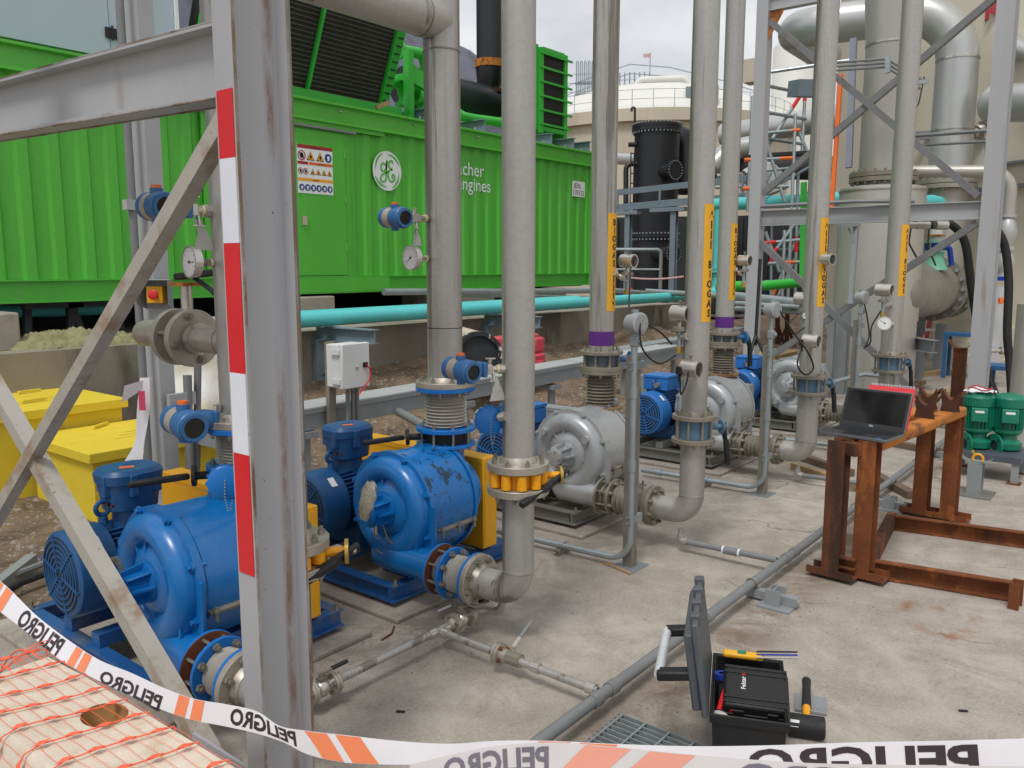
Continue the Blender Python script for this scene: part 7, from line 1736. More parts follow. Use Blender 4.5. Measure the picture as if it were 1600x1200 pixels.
for p, d in (((TX - .045, DY, .09), (1, 0, 0)), ((TX + .045, DY, .09), (1, 0, 0)), ((TX, DY - .045, .09), (0, 1, 0)), ((TX, MY + .06, MZ), (0, 1, 0)), ((TX, 2.06, .088), (0, 1, 0)), ((TX, 1.96, .088), (0, 1, 0))): coup(b, p, d, .017, .04, .006)
PS('tee_collar', b, STEELB, t)
b = B(); b.tube(fillet([V((TX + .06, DY, .09)), V((2.93, DY, .09)), V((2.955, 2.42, .095)), V((2.955, 2.40, .20))], [.06, .05]), .019, n=14); P('elbow_pipe', b, STEEL, t)
b = B(); b.tube(fillet([V((2.02, DY, .09)), V((1.80, DY, .09)), V((1.76, 2.45, .16))], .05), .019, n=14); P('elbow_pipe', b, STEEL, t)
ball_valve((1.956, 2.480, 0.090)[:1] + (DY, .09), (1, 0, 0), .022, 'flanged ball valve right of the striped column foot', (.11, -.03, .02))
ball_valve((2.784, DY, .09), (1, 0, 0), .022, 'flanged ball valve under the near riser elbow', (.10, -.05, .01))
t = T('ball_valve', 'lever ball valve with rusty flange in the branch to the floor line', 'valve', (TX, 2.13, .09), 'flanged ball valves in the drain line')
q = V((TX, 2.16, .089))
b = B(); b.lathe(q, (0, 1, 0), [(-.001, .02), (-.001, .048), (.013, .048), (.013, .03), (.035, .023)], 24); b.lathe(q, (0, -1, 0), [(.003, .02), (.003, .048), (.016, .048), (.016, .03), (.05, .03)], 24); PS('flange', b, STEELM, t)
b = B(); b.bolts(q + V((0, .013, 0)), (0, 1, 0), .037, 4, .008, .011, a0=.4); b.bolts(q - V((0, .016, 0)), (0, -1, 0), .037, 4, .008, .012, a0=.4); P('flange_bolt', b, RUST, t, kind='stuff')
b = B(); b.cyl(q - V((0, .04, 0)), q - V((0, .12, 0)), .030, n=8); P('body', b, STEELD, t)
b = B(); s0 = q - V((0, .08, 0)); b.cyl(s0, s0 + V((0, 0, .055)), .009, n=8); b.bar(s0 + V((0, 0, .055)), s0 + V((.05, -.0, .085)), .016, .004); P('stem', b, STEELB, t)
b = B(); b.bar(s0 + V((.045, 0, .082)), s0 + V((.13, .0, .125)), .018, .012); P('handle', b, CONDUIT, t, bevel=.004)

def gdrain(x, y0, zt, lab):
    t = T('drain_branch', lab, 'pipe', (x, y0, .06), 'drain branches of the grey blowers')
    b = B(); b.tube([(x, y0, zt), (x, y0, .10)], .017, n=12); P('drop', b, STEEL, t)
    b = B(); b.tube(fillet([V((x, y0, .115)), V((x, y0, .075)), V((x, y0 - .045, .075))], .03), .024, n=12); P('elbow', b, STEEL, t)
    b = B(); b.tube([(x, y0 - .04, .075), (x, MY + .03, MZ)], .018, n=12); P('pipe', b, CONDUIT, t)
    m = y0 - .28; b = B(); b.cyl((x, m, .077), (x, m - .10, .078), .023, n=12); vb = P('union', b, CONDUIT, t)
    b = B(); b.cyl((x, m + .004, .077), (x, m - .006, .077), .025, n=12); b.cyl((x, m - .094, .078), (x, m - .104, .078), .025, n=12); PS('thread_tape', b, WHT, vb)
gdrain(U[2].x - .02, 2.26, .15, 'thin drain branch from the nearest grey riser elbow'); gdrain(U[3].x - .02, 2.28, .15, 'thin drain branch behind the bench from the second grey riser')

# ---- instrument posts with galvanised conduit and round heads
def inst_post(x, y, h, cz, cside, lab, hlab):
    t = T('instrument_post', lab, 'post', (x, y, 0), 'galvanised instrument posts')
    b = B(); b.box((x - .03, y - .03, .006), (x + .03, y + .03, h)); P('post', b, STEELD, t)
    b = B(); b.box((x - .09, y - .08, 0), (x + .09, y + .08, .006)); P('foot_plate', b, GALV, t)
    b = B(); b.chan((x - .08, y - .045, .30), (x + .06, y - .045, .30), .04, .03, .004); P('strut', b, GALV, t)
    b = B(); b.chan((x - .08, y - .045, h - .05), (x + .06, y - .045, h - .05), .04, .03, .004); P('strut', b, GALV, t)
    c = T('galvanised_conduit', hlab.replace('head', 'conduit'), 'conduit', (x - .055, y, 0), 'conduits on the instrument posts')
    xx, yy = x - .055, y - .035
    b = B(); b.tube(fillet([V((xx - .05, y + 1.0, .055)), V((xx, yy, .055)), V((xx, yy, h + .06))], .14, 8), .019, n=12); P('pipe', b, GALV, c)
    b = B()
    for z in (.62, h - .2): coup(b, (xx, yy, z), (0, 0, 1), .019, .06, .005)
    coup(b, (xx - .042, y + .85, .055), (0, 1, 0), .019, .06, .005); PS('coupling', b, GALV, c)
    b = B(); b.chan((xx - .07, y + .42, .02), (xx + .06, y + .42, .02), .035, .04, .004); P('floor_strut', b, STEELD, c)
    b = B(); b.tube([V((xx - .018 + .021 * math.cos(R(a)), y + .42, .058 + .021 * math.sin(R(a)))) for a in range(0, 181, 20)], .006, n=6); P('saddle_clamp', b, GALV, c)
    b = B(); b.box((xx - .022, yy - .03, h + .06), (xx + .022, yy + .02, h + .12)); b.cyl((xx + .0, yy - .03, h + .09), (xx, yy - .045, h + .09), .018, n=12); P('conduit_body', b, GALV, c, bevel=.006)
    hd = T('round_instrument', hlab, 'instrument', (xx, yy, cz), 'round grey instrument heads')
    b = B(); b.cyl((xx, yy, h + .12), (xx, yy, cz - .05), .017, n=10); P('neck', b, GALV, hd)
    ax = V((-.25, -.95, .05)).normalized(); p = V((xx, yy, cz))
    b = B(); b.lathe(p + ax * -.05, ax, [(0, .03), (.01, .05), (.06, .055), (.062, .06), (.095, .06), (.10, .05)], 26); P('housing', b, mat('cast_grey', '#a7aaab', .45, .25, .08, 9), hd)
    b = B(); b.cyl(p + ax * .0505, p + ax * .053, .047, n=24); P('lid_face', b, mat('cast_grey_lid', '#95999b', .5, .2, .08, 9), hd)
    b = B(); b.cyl(p + V((0, 0, .05)), p + V((0, 0, .075)), .02, n=8); P('top_plug', b, GALV, hd)
    return p
h1 = inst_post(4.10, 2.38, 1.244, 1.433, 1, 'instrument post in front of the nearest grey bellows', 'round grey head on the first instrument post')
h2 = inst_post(6.10, 2.38, 1.152, 1.425, 1, 'instrument post in front of the second grey bellows', 'round grey head on the second instrument post')
h3 = inst_post(8.05, 2.30, 1.25, 1.459, 1, 'instrument post left of the far right riser', 'round grey head on the third instrument post')
# pressure switches on the grey risers
SW = (-.08, -.99, -.03)
x, y = DR[2][0], DR[2][1]; rp = DR[2][2]
pressure_switch((4.458, 2.280, 1.470), SW, .048, .115, on_pipe(x, y, rp, -40, 1.341), 'upper steel pressure switch on the nearest grey riser'); pressure_switch((4.330, 2.140, 1.167), (-.02, -.99, -.02), .048, .11, on_pipe(x, y, rp, 0, 1.134), 'lower steel pressure switch with black plug on the nearest grey riser', seal=False, plug=True)
x, y = DR[3][0], DR[3][1]; rp = DR[3][2]
pressure_switch((6.572, 2.300, 1.491), SW, .052, .13, on_pipe(x, y, rp, -40, 1.363), 'upper steel pressure switch on the riser left of the laptop'); pressure_switch((6.296, 2.130, 1.187), (-.02, -.99, -.02), .052, .12, on_pipe(x, y, rp, 0, 1.154), 'lower steel pressure switch with black plug, riser left of the laptop', seal=False, plug=True)
x, y = DR[4][0], DR[4][1]; rp = DR[4][2]
pressure_switch((7.901, 2.050, 1.535), SW, .055, .14, on_pipe(x, y, rp, -20, 1.38), 'steel pressure switch on the far right riser'); dial_gauge((7.874, 2.020, 1.242), on_pipe(x, y, rp, 0, 1.194), (-.96, -.25, .05), .062, 'dial gauge low on the far right riser', 150)
pressure_switch((5.061, 3.000, 1.781), SW, .046, .11, on_pipe(gx2, yi, .087, 60, 1.706), 'steel pressure switch right of the wide purple banded riser'); pressure_switch((6.953, 2.960, 1.794), SW, .045, .11, on_pipe(gx3, yi, .08, 60, 1.722), 'steel pressure switch right of the farther purple banded riser')
pressure_switch((6.486, 2.100, 1.798), (-.3, -.95, -.03), .042, .09, on_pipe(DR[3][0], DR[3][1], .082, 70, 1.725), 'small pressure switch right of the riser left of the laptop', seal=False)
def cable(pts, lab, r=.0055):
    b = B(); b.tube(smooth([tuple(p) for p in pts], 8), r, n=6); P('instrument_cable', b, BLKR, label=lab, cat='cable')
cable([h1 + V((.05, -.02, .01)), (4.023, 2.300, 1.436), (4.022, 2.280, 1.296), (4.179, 2.260, 1.201), (4.378, 2.260, 1.232)], 'black cable sagging from the first instrument head')
cable([(4.928, 2.900, 1.729), (4.580, 2.700, 1.530), (4.081, 2.400, 1.476)], 'short black cable hanging under the upper left pressure switch')
cable([(4.101, 2.320, 1.428), (4.244, 2.300, 1.377), (4.346, 2.270, 1.298)], 'thin black cable reaching the nearest grey riser')
cable([(4.188, 2.130, 1.109), (4.201, 2.130, 1.035), (4.240, 2.120, 1.090), (4.267, 2.120, 1.160)], 'black cable loop below the lower pressure switch, nearest grey riser')
cable([(6.069, 2.120, 1.147), (6.005, 2.120, 1.035), (6.119, 2.100, 0.954), (6.294, 2.100, 0.985), (6.150, 2.100, 1.118), (6.118, 2.200, 1.257), (6.054, 2.300, 1.436)], 'long black cable loop on the riser left of the laptop', .007)
cable([(6.347, 2.250, 1.387), (6.142, 2.250, 1.310), (6.258, 2.250, 1.236), (6.489, 2.250, 1.271)], 'small black cable loop near the red tap left of the laptop')
cable([(8.010, 2.250, 1.430), (7.955, 2.200, 1.317), (8.080, 2.200, 1.104), (7.941, 2.200, 0.996)], 'black cable hanging from the third instrument head', .007)
cable([(8.051, 2.100, 1.345), (7.959, 2.150, 1.202), (7.950, 2.150, 1.057), (7.978, 2.200, 1.011)], 'black cable drooping left of the far right riser', .007)

# ---- floor grating
g0, g1 = V((2.639, 1.556, 0.000)), V((2.02, 1.10, 0))
t = T('floor_grating', 'galvanised floor grating set in the concrete beside the drain line', 'grating', (2.3, 1.3, 0))
GX1, GX0, GY1, GY0 = 2.639, 1.9, MY - .06, 1.02
b = B(); b.box((GX0, GY0, -.0), (GX1, GY1, .001)); P('pit', b, DARKV, t)
b = B()
n = 24
for k in range(n + 1): x = GX0 + (GX1 - GX0) * k / n; b.box((x - .0022, GY0, .0015), (x + .0022, GY1, .020))
PS('bearing_bar', b, FLOORG, t)
b = B()
for k in range(6): y = GY0 + .02 + (GY1 - GY0 - .04) * k / 5; b.box((GX0, y - .004, .0145), (GX1, y + .004, .0215))
PS('cross_rod', b, FLOORG, t)

# ---- rusty bench
L = [V((4.655, 1.388, 0.000)), V((4.741, 1.249, 0.000)), V((6.246, 1.283, 0.000)), V((6.236, 1.105, 0.000))]
HB = .80
t = T('rusty_bench', 'rusty welded steel bench with channel legs', 'bench', ((L[0].x + L[2].x) / 2, (L[0].y + L[3].y) / 2, 0))
dirx = (L[2] - L[0]).normalized(); diry = V((-dirx.y, dirx.x, 0))
for k, p in enumerate(L):
    b = B(); lw = .10 if k < 2 else .10
    b.ibeam((p.x, p.y, .045), (p.x, p.y, HB - (.001 if k < 2 else .072)), .10, .095, .008, .007, up=tuple(dirx)); P('leg', b, RUST, t)
    b = B(); b.chan(p + diry * -.13 + V((0, 0, .022)), p + diry * .13 + V((0, 0, .022)), .115, .042, .007, up=tuple(dirx), sx=1); P('foot_channel', b, RUST, t)
def railpt(k, e): p, q = (L[0], L[2]) if k == 0 else (L[1], L[3]); d = (q - p).normalized(); return (p + d * .056 if e == 0 else q + d * .07) + V((0, 0, HB - .035))
for k in (0, 1):
    b = B(); b.bar(railpt(k, 0), railpt(k, 1), .10, .068); P('top_rail', b, RUSTO, t, bevel=.018, seg=3)
b = B(); b.bar(L[0] + V((0, 0, HB - .05)) - diry * .052, L[1] + V((0, 0, HB - .05)) + diry * .052, .08, .07); P('cross_member', b, RUST, t)
def saddle(p, lab):
    t = T('pipe_shoe', lab, 'pipe shoe', p, 'rusty pipe shoes on the bench'); p = V(p)
    u = V((-.783, -.623, 0)); s_ = CAMR
    prof = [(-.055, .0), (.03, .0), (.03, .03), (.0, .05), (.005, .075), (.03, .1), (.045, .13), (.02, .145), (-.02, .09), (-.045, .09), (-.05, .13), (-.075, .15), (-.085, .12), (-.075, .06)]
    b = B(); b.prof(p - dirx * .045, p - dirx * .037, [(x, z) for x, z in [(-.06, 0), (.06, 0), (.05, .05), (.062, .10), (.05, .14), (.03, .10), (0, .075), (-.03, .10), (-.05, .14), (-.062, .10), (-.05, .05)]]); P('front_plate', b, RUSTD, t)
    b = B(); b.grid([[p + dirx * e + diry * (.062 * math.cos(R(a))) + V((0, 0, .135 + .062 * math.sin(R(a)))) for a in range(180, 361, 15)] for e in (-.045, .07)]); P('cradle', b, RUST, t)
    b = B(); b.bar(p + dirx * -.03 + V((0, 0, .035)), p + dirx * .06 + V((0, 0, .035)), .010, .07); P('web', b, RUSTD, t)
saddle((5.686, 1.175, 0.800)[:2] + (HB + .001,), 'rusty pipe shoe nearest to the laptop'); saddle((6.046, 1.098, 0.800)[:2] + (HB + .001,), 'rusty pipe shoe at the far end of the near rail')
q = V((6.090, 1.244, 0.800)); saddle((q.x + .0, q.y + .0, HB + .001), 'rusty pipe shoe on the rear rail')

# ---- laptop and red notebook
FL, FR, BL = V((4.733, 1.529, 0.800)), V((4.685, 1.147, 0.800)), V((5.018, 1.539, 0.800))
lz = HB + .002
FL.z = FR.z = BL.z = lz
ux = (FR - FL); wl_ = ux.length; ux.normalize(); uy = V((-ux.y, ux.x, 0))
if uy.dot(BL - FL) < 0: uy = -uy
wl_ = .375; dl = .255
t = T('laptop', 'open dark grey laptop with black screen on the rusty bench', 'laptop', tuple(FL + ux * wl_ / 2 + uy * dl / 2))
def lp(x, y, z): return FL + ux * x + uy * y + V((0, 0, z))
def lbox(b, x0, x1, y0, y1, z0, z1):
    vs = [lp(x, y, z) for z in (z0, z1) for x, y in ((x0, y0), (x1, y0), (x1, y1), (x0, y1))]
    return b.add(vs, [(0, 3, 2, 1), (4, 5, 6, 7), (0, 1, 5, 4), (1, 2, 6, 5), (2, 3, 7, 6), (3, 0, 4, 7)])
LAPM = mat('laptop_grey', '#6f7276', .4, .4, .04, 20); KEYM = mat('laptop_key', '#202124', .6)
b = B(); lbox(b, 0, wl_, 0, dl, 0, .018); P('base', b, LAPM, t, bevel=.003)
b = B(); lbox(b, .002, wl_ - .002, .002, dl - .004, .0182, .0192); P('palm_rest', b, mat('laptop_black', '#2c2e31', .45), t)
b = B()
for r_ in range(5):
    for k in range(15): lbox(b, .022 + k * .0222, .0405 + k * .0222, .115 + r_ * .0195, .131 + r_ * .0195, .0193, .0212)
P('keyboard', b, KEYM, t, kind='stuff')
b = B(); lbox(b, .12, .235, .02, .095, .0193, .0198); P('touchpad', b, mat('touchpad', '#1f2022', .3), t)
b = B(); lbox(b, wl_ - .06, wl_ - .035, .012, .03, .0193, .0197); P('palm_sticker', b, BLUEL, t)
tl = R(22); sv = uy * math.sin(tl) + V((0, 0, math.cos(tl))); sn = uy * -math.cos(tl) + V((0, 0, math.sin(tl)))
H0 = lp(0, dl - .004, .02)
def sp(x, y, d=0): return H0 + ux * x + sv * y + sn * d
def sbox(b, x0, x1, y0, y1, d0, d1):
    vs = [sp(x, y, d) for d in (d0, d1) for x, y in ((x0, y0), (x1, y0), (x1, y1), (x0, y1))]
    return b.add(vs, [(0, 3, 2, 1), (4, 5, 6, 7), (0, 1, 5, 4), (1, 2, 6, 5), (2, 3, 7, 6), (3, 0, 4, 7)])
hs_ = .235
b = B(); sbox(b, 0, wl_, 0, hs_, -.012, -.002); lid = P('screen_lid', b, LAPM, t, bevel=.003)
b = B(); sbox(b, .004, wl_ - .004, .004, hs_ - .004, -.0018, .0); P('bezel', b, mat('bezel', '#26282a', .5), lid)
b = B(); sbox(b, .018, wl_ - .018, .032, hs_ - .016, .0002, .001); P('display', b, SCREEN, lid)
b = B(); lettering(b, 'DELL', lambda x, y: sp(wl_ / 2 + x, .014 + y, .0008), .012, align='c', bold=.01); P('maker_mark', b, SIGNW, lid)
t = T('spiral_notebook', 'red spiral notebook propped behind the laptop screen', 'notebook', tuple(sp(wl_ * .75, 0, -.03)))
def nb(x, y, d): return sp(.120 + x, .030 + y, -.022 + d)
b = B(); vs = [nb(x, y, d) for d in (-.014, 0) for x, y in ((0, 0), (.255, 0), (.255, .235), (0, .235))]; b.add(vs, [(0, 3, 2, 1), (4, 5, 6, 7), (0, 1, 5, 4), (1, 2, 6, 5), (2, 3, 7, 6), (3, 0, 4, 7)])
P('cover', b, mat('red_notebook', '#e23b45', .5, 0, .05, 9), t)
b = B()
for k in range(16): c = nb(.012 + k * .0155, .235, -.007); b.tube([c + sv * (.006 + .007 * math.sin(R(a))) + sn * (.011 * math.cos(R(a))) for a in range(-90, 271, 40)], .0018, n=5)
PS('spiral', b, WHT, t)

# ---- rusty channel frame on the floor
t = T('channel_assembly', 'rusty steel channel frame lying on the floor right of the bench', 'steel frame', (5.368, 0.870, 0.000))
c0, c1 = V((5.826, 1.348, 0.000)), V((5.986, 0.416, 0.000)); f0, f1 = V((4.826, 1.221, 0.000)), V((4.935, 0.553, 0.000))
b = B(); b.chan(c0 + V((0, 0, .05)), c1 + V((0, 0, .05)), .10, .05, .008, sx=-1); P('rear_channel', b, RUST, t)
b = B(); b.chan(f0 + V((0, 0, .055)), f1 + V((0, 0, .055)), .10, .05, .008, sx=-1); P('front_channel', b, RUST, t)
b = B(); b.chan(f0 + V((0, 0, .055)), c0 + V((0, 0, .055)), .11, .05, .008, sx=1); P('end_channel', b, RUST, t)
q = V((4.827, 0.541, 0.000)); b = B(); b.chan(q + V((.0, 0, 0)), q + V((0, 0, .14)), .09, .05, .008, up=tuple(dirx)); P('end_foot', b, RUST, t)
b = B(); b.chan(L[0].lerp(L[1], .5) + V((0, 0, .10)) - diry * .05, L[0].lerp(L[1], .5) + V((0, 0, .10)) + diry * .10, .06, .05, .007); P('lug', b, RUST, t)

# ---- green pumps on their stand
def gpump(px_, c, lab):
    t = T('inline_pump', lab, 'pump', c, 'green vertical pumps on the stand'); c = V(c); t.scale = (1.12, 1.12, 1.28)
    b = B(); b.lathe(c, (0, 0, 1), [(0, .055), (.01, .10), (.05, .105), (.07, .07), (.10, .065)], 28); P('volute', b, GREENP, t)
    b = B(); b.lathe(c + V((0, 0, .10)), (0, 0, 1), [(0, .075), (.02, .10), (.04, .10)], 28); P('lantern', b, GREENP, t)
    b = B(); b.lathe(c + V((0, 0, .14)), (0, 0, 1), [(0, .088), (.155, .088)], 30); P('motor_body', b, GREENP, t)
    b = B()
    for k in range(26): a = 2 * math.pi * k / 26; d = V((math.cos(a), math.sin(a), 0)); b.bar(c + d * .094 + V((0, 0, .145)), c + d * .094 + V((0, 0, .285)), .005, .02, up=d)
    PS('cooling_fin', b, GREENP, t)
    b = B(); b.lathe(c + V((0, 0, .285)), (0, 0, 1), [(0, .105), (.055, .108), (.075, .09), (.085, .05)], 30); P('fan_cowl', b, GREENP, t)
    n_ = V((-.9, -.2, 0)).normalized(); s_ = V((-n_.y, n_.x, 0)); q = c + n_ * .085 + V((0, 0, .235))
    b = B(); b.prof(q, q + n_ * .055, [(-.055, -.045), (.055, -.045), (.055, .045), (-.055, .045)]); tb = P('terminal_box', b, GREENP, t, bevel=.006)
    b = B(); b.prof(q + n_ * .0555, q + n_ * .057, [(-.03, .015), (.03, .015), (.03, .03), (-.03, .03)]); P('name_plate', b, SIGNW, tb)
    m = V((-.80, .6, 0)); f = c + m * .10 + V((0, 0, .03)); b = B(); b.cyl(c + V((0, 0, .03)), f, .04, n=20); b.ring(f, m, .036, .078, .016, 28); fl_ = P('suction_flange', b, GREENP, t)
    b = B(); b.cyl(f + m * .002, f + m * .005, .036, n=20); P('port', b, DARKV, fl_)
    b = B(); b.bolts(f + m * .016, m, .06, 4, .009, .004, a0=.78); P('bolt_hole', b, DARKV, fl_, kind='stuff')
sb = V((7.822, 1.071, 0.180))
pz = 0.2044
p1, p2 = V((7.944, 1.015, 0.000)), V((7.889, 1.226, 0.000))
SH = .22
t = T('pump_stand', 'dark grey steel stand with rusty feet under the green pumps', 'stand', tuple(p1.lerp(p2, .5)))
cc = p1.lerp(p2, .5)
b = B(); b.box((cc.x - .30, cc.y - .26, SH - .05), (cc.x + .22, cc.y + .28, SH)); P('deck', b, mat('dark_stand_paint', '#4d555d', .5, 0, .1, 6), t)
for dx, dy in ((-.26, -.22), (-.26, .24), (.18, -.22), (.18, .24)):
    b = B(); b.box((cc.x + dx - .025, cc.y + dy - .025, .01), (cc.x + dx + .025, cc.y + dy + .025, SH - .051)); P('leg', b, GREYD, t)
    b = B(); b.box((cc.x + dx - .05, cc.y + dy - .05, 0), (cc.x + dx + .05, cc.y + dy + .05, .01)); P('foot', b, RUST, t)
gpump(0, (p1.x, p1.y, SH + .002), 'right green vertical pump'); gpump(1, (p2.x - .02, p2.y, SH + .002), 'left green vertical pump with a rag on its cowl')
q = V((p2.x - .02, p2.y, SH + .478))
b = B(); b.sheet(lambda u, v: q + V(((u - .5) * .20, (v - .5) * .22, .018 * math.sin(u * 6) * math.cos(v * 5) + .012 + .02 * noise.noise(V((u * 5, v * 5, 3))))), 16, 16); P('rag', b, BAGW, label='white rag with red hem on the left green pump', cat='rag', ang=180)
b = B(); b.tube([q + V((.09 * math.cos(R(a)) - .01, .09 * math.sin(R(a)), .034 + .012 * math.sin(R(a * 3)))) for a in range(0, 361, 24)], .006, n=6); P('red_rope', b, REDL, label='red rope lying on the rag of the left green pump', cat='rope')
q = V((7.119, 1.095, 0.000))
t = T('pipe_cradle', 'grey pipe cradle on a floor plate with a yellow shackle', 'pipe support', q)
b = B(); b.box(q - V((.14, .13, 0)), q + V((.14, .13, .01))); P('base_plate', b, SKIDG, t)
b = B(); b.ibeam(q + V((0, 0, .01)), q + V((0, 0, .25)), .11, .10, .008, .007, up=(1, 0, 0)); P('post', b, GREYD, t)
b = B(); b.grid([[q + V((dx, .16 * math.cos(R(a)), .41 + .16 * math.sin(R(a)))) for a in range(225, 316, 9)] for dx in (-.05, .05)]); P('cradle', b, GALV, t)
b = B(); c_ = q + V((-.02, -.01, .285)); b.tube([c_ + V((0, .035 * math.cos(R(a)), .035 * math.sin(R(a)))) for a in range(-30, 211, 20)], .009, n=8); P('shackle', b, YELV, t)
b = B(); b.cyl(c_ + V((0, .03, .03)), c_ + V((0, .045, .06)), .012, n=8); P('shackle_pin', b, BRASS, t)

# ---- toolbox
Q0, Q1, Q2 = V((2.511, 1.123, 0.230)), V((2.610, 0.895, 0.230)), V((2.909, 1.348, 0.230))
bx, by = (Q1 - Q0), (Q2 - Q0); bl, bw = bx.length, by.length; bx.normalize(); by = (by - bx * by.dot(bx)).normalized()
O_ = V((Q0.x, Q0.y, 0))
t = T('toolbox', 'open black plastic toolbox with raised lid full of tools', 'toolbox', tuple(O_ + bx * bl / 2 + by * bw / 2))
def tp_(x, y, z): return O_ + bx * x + by * y + V((0, 0, z))
def tbox(b, x0, x1, y0, y1, z0, z1, dz=0):
    vs = [tp_(x, y, z) for z in (z0, z1) for x, y in ((x0, y0), (x1, y0), (x1, y1), (x0, y1))]
    return b.add(vs, [(0, 3, 2, 1), (4, 5, 6, 7), (0, 1, 5, 4), (1, 2, 6, 5), (2, 3, 7, 6), (3, 0, 4, 7)])
th = .006; hb = .23; ta = .012
b = B()
def ring_box(b, z0, z1, o0, o1, t0):     # tapered tub walls
    A_ = [(-o0, -o0), (bl + o0, -o0), (bl + o0, bw + o0), (-o0, bw + o0)]; B_ = [(-o1, -o1), (bl + o1, -o1), (bl + o1, bw + o1), (-o1, bw + o1)]
    C2 = [(-o1 + t0, -o1 + t0), (bl + o1 - t0, -o1 + t0), (bl + o1 - t0, bw + o1 - t0), (-o1 + t0, bw + o1 - t0)]; D2 = [(-o0 + t0, -o0 + t0), (bl + o0 - t0, -o0 + t0), (bl + o0 - t0, bw + o0 - t0), (-o0 + t0, bw + o0 - t0)]
    vs = [tp_(*p, z0) for p in A_] + [tp_(*p, z1) for p in B_] + [tp_(*p, z1) for p in C2] + [tp_(*p, z0 + .006) for p in D2]
    fs = []
    for r in range(3): fs += [(r * 4 + i, r * 4 + (i + 1) % 4, (r + 1) * 4 + (i + 1) % 4, (r + 1) * 4 + i) for i in range(4)]
    b.add(vs, fs + [(3, 2, 1, 0), (12, 13, 14, 15)])
ring_box(b, .001, hb, -ta, 0, th); P('tub', b, BLKP, t, bevel=.004)
b = B(); ring_box(b, hb - .03, hb + .003, .006, .008, .007)
b.f = [f for f in b.f if len(f) == 4 and f not in [(3, 2, 1, 0), (12, 13, 14, 15)]]; P('rim', b, BLKP, t, bevel=.003)
# lid hinged along the left side, standing up
HL0, HL1 = tp_(-.012, -.01, hb), tp_(-.012, bw + .01, hb)
lup = V((2.589, 1.270, 0.604)) 
tl2 = R(8); lu = (V((0, 0, 1)) * math.cos(tl2) - bx * math.sin(tl2)); ln_ = -bx * math.cos(tl2) - V((0, 0, 1)) * math.sin(tl2)
LH = .335
def lpnt(a, h, d): return HL0.lerp(HL1, a) + lu * (h * LH - .015) + ln_ * d
def lidbox(b, a0, a1, h0, h1, d0, d1):
    vs = [lpnt(a, h, d) for d in (d0, d1) for a, h in ((a0, h0), (a1, h0), (a1, h1), (a0, h1))]
    return b.add(vs, [(0, 3, 2, 1), (4, 5, 6, 7), (0, 1, 5, 4), (1, 2, 6, 5), (2, 3, 7, 6), (3, 0, 4, 7)])
b = B(); lidbox(b, 0, 1, 0.0, 1.0, .0, .022); ld = P('lid', b, DKGREY, t, bevel=.006)
b = B(); lidbox(b, .06, .94, .03, .86, .0225, .055); P('lid_panel', b, DKGREY, t, bevel=.008)
b = B()
for a in (.1, .36, .62, .84): lidbox(b, a, a + .08, .93, 1.04, -.006, .03)
PS('lid_catch', b, DKGREY, ld, bevel=.004)
b = B()
for h in (.42, .62, .78): lidbox(b, .94, 1.008, h, h + .05, .024, .05)
PS('lid_notch', b, BLKP, ld)
b = B()
for a in (.12, .88): p = lpnt(a, .40, .05); b.bar(p - ln_ * .01, p + ln_ * .115, .05, .035, up=tuple(lu))
PS('handle_arm', b, BLKP, t, bevel=.008)
b = B(); b.cyl(lpnt(.12, .40, .158), lpnt(.88, .40, .158), .018, n=18); P('handle_grip', b, mat('clear_white_grip', '#d5d8dc', .3, .1, .06, 12), t)
# contents are things of their own
t = T('instrument_case', 'small black instrument case with red and white mark inside the toolbox', 'case', tuple(tp_(bl * .55, bw * .45, .1)))
def cs(x, y, z): return tp_(bl * .60, bw * .42, .215) + bx * (x * .97) + (by * .95 + V((0, 0, .30))) * y + (V((0, 0, .95)) - by * .30 - bx * .05) * z
def cbox(b, x0, x1, y0, y1, z0, z1):
    vs = [cs(x, y, z) for z in (z0, z1) for x, y in ((x0, y0), (x1, y0), (x1, y1), (x0, y1))]
    return b.add(vs, [(0, 3, 2, 1), (4, 5, 6, 7), (0, 1, 5, 4), (1, 2, 6, 5), (2, 3, 7, 6), (3, 0, 4, 7)])
b = B(); cbox(b, -.115, .115, -.10, .10, -.05, .045); P('case_body', b, BLKP, t, bevel=.014, seg=3)
b = B(); cbox(b, -.119, .119, -.104, .104, -.006, .006); P('case_seam', b, BLKP, t, bevel=.003)
b = B()
for x in (-.06, .06): cbox(b, x - .02, x + .02, -.112, -.1045, -.03, .03)
PS('case_latch', b, BLKP, t, bevel=.003)
b = B()
for y_ in (-.085, -.06, .06, .085): cbox(b, -.113, .113, y_ - .006, y_ + .006, .0445, .049)
PS('case_rib', b, BLKP, t, bevel=.002)
b = B(); lettering(b, 'Fektar', lambda x, y: cs(-.035 - y, -.02 + x, .0458), .024, bold=.01); P('white_lettering', b, SIGNW, t)
b = B(); poly(b, disc2(0, 0, .008, 10), lambda x, y: cs(-.042 + x, .055 + y, .0458)); P('red_mark', b, REDT, t)
def loose(name, b, m, lab, cat, bevel=.003): return P(name, b, m, label=lab, cat=cat, bevel=bevel)
q = tp_(bl * .42, bw * .90, hb + .03); b = B(); b.bar(q - bx * .075, q + bx * .075 - by * .0, .035, .022, up=(0, -.3, 1)); loose('wire_tool', b, YELT, 'yellow tool on top of the toolbox contents', 'tool', .008)
b = B(); b.bar(q - bx * .02 + V((0, 0, .0125)), q + bx * .012 + V((0, 0, .0125)), .022, .003, up=(0, -.3, 1)); loose('green_sticker', b, mat('teal_label', '#2f7d68', .5), 'green sticker on the yellow tool', 'sticker', 0)
q = tp_(.045, bw * .42, hb + .005)
t = T('red_pliers', 'red handled pliers at the left wall of the toolbox', 'pliers', q)
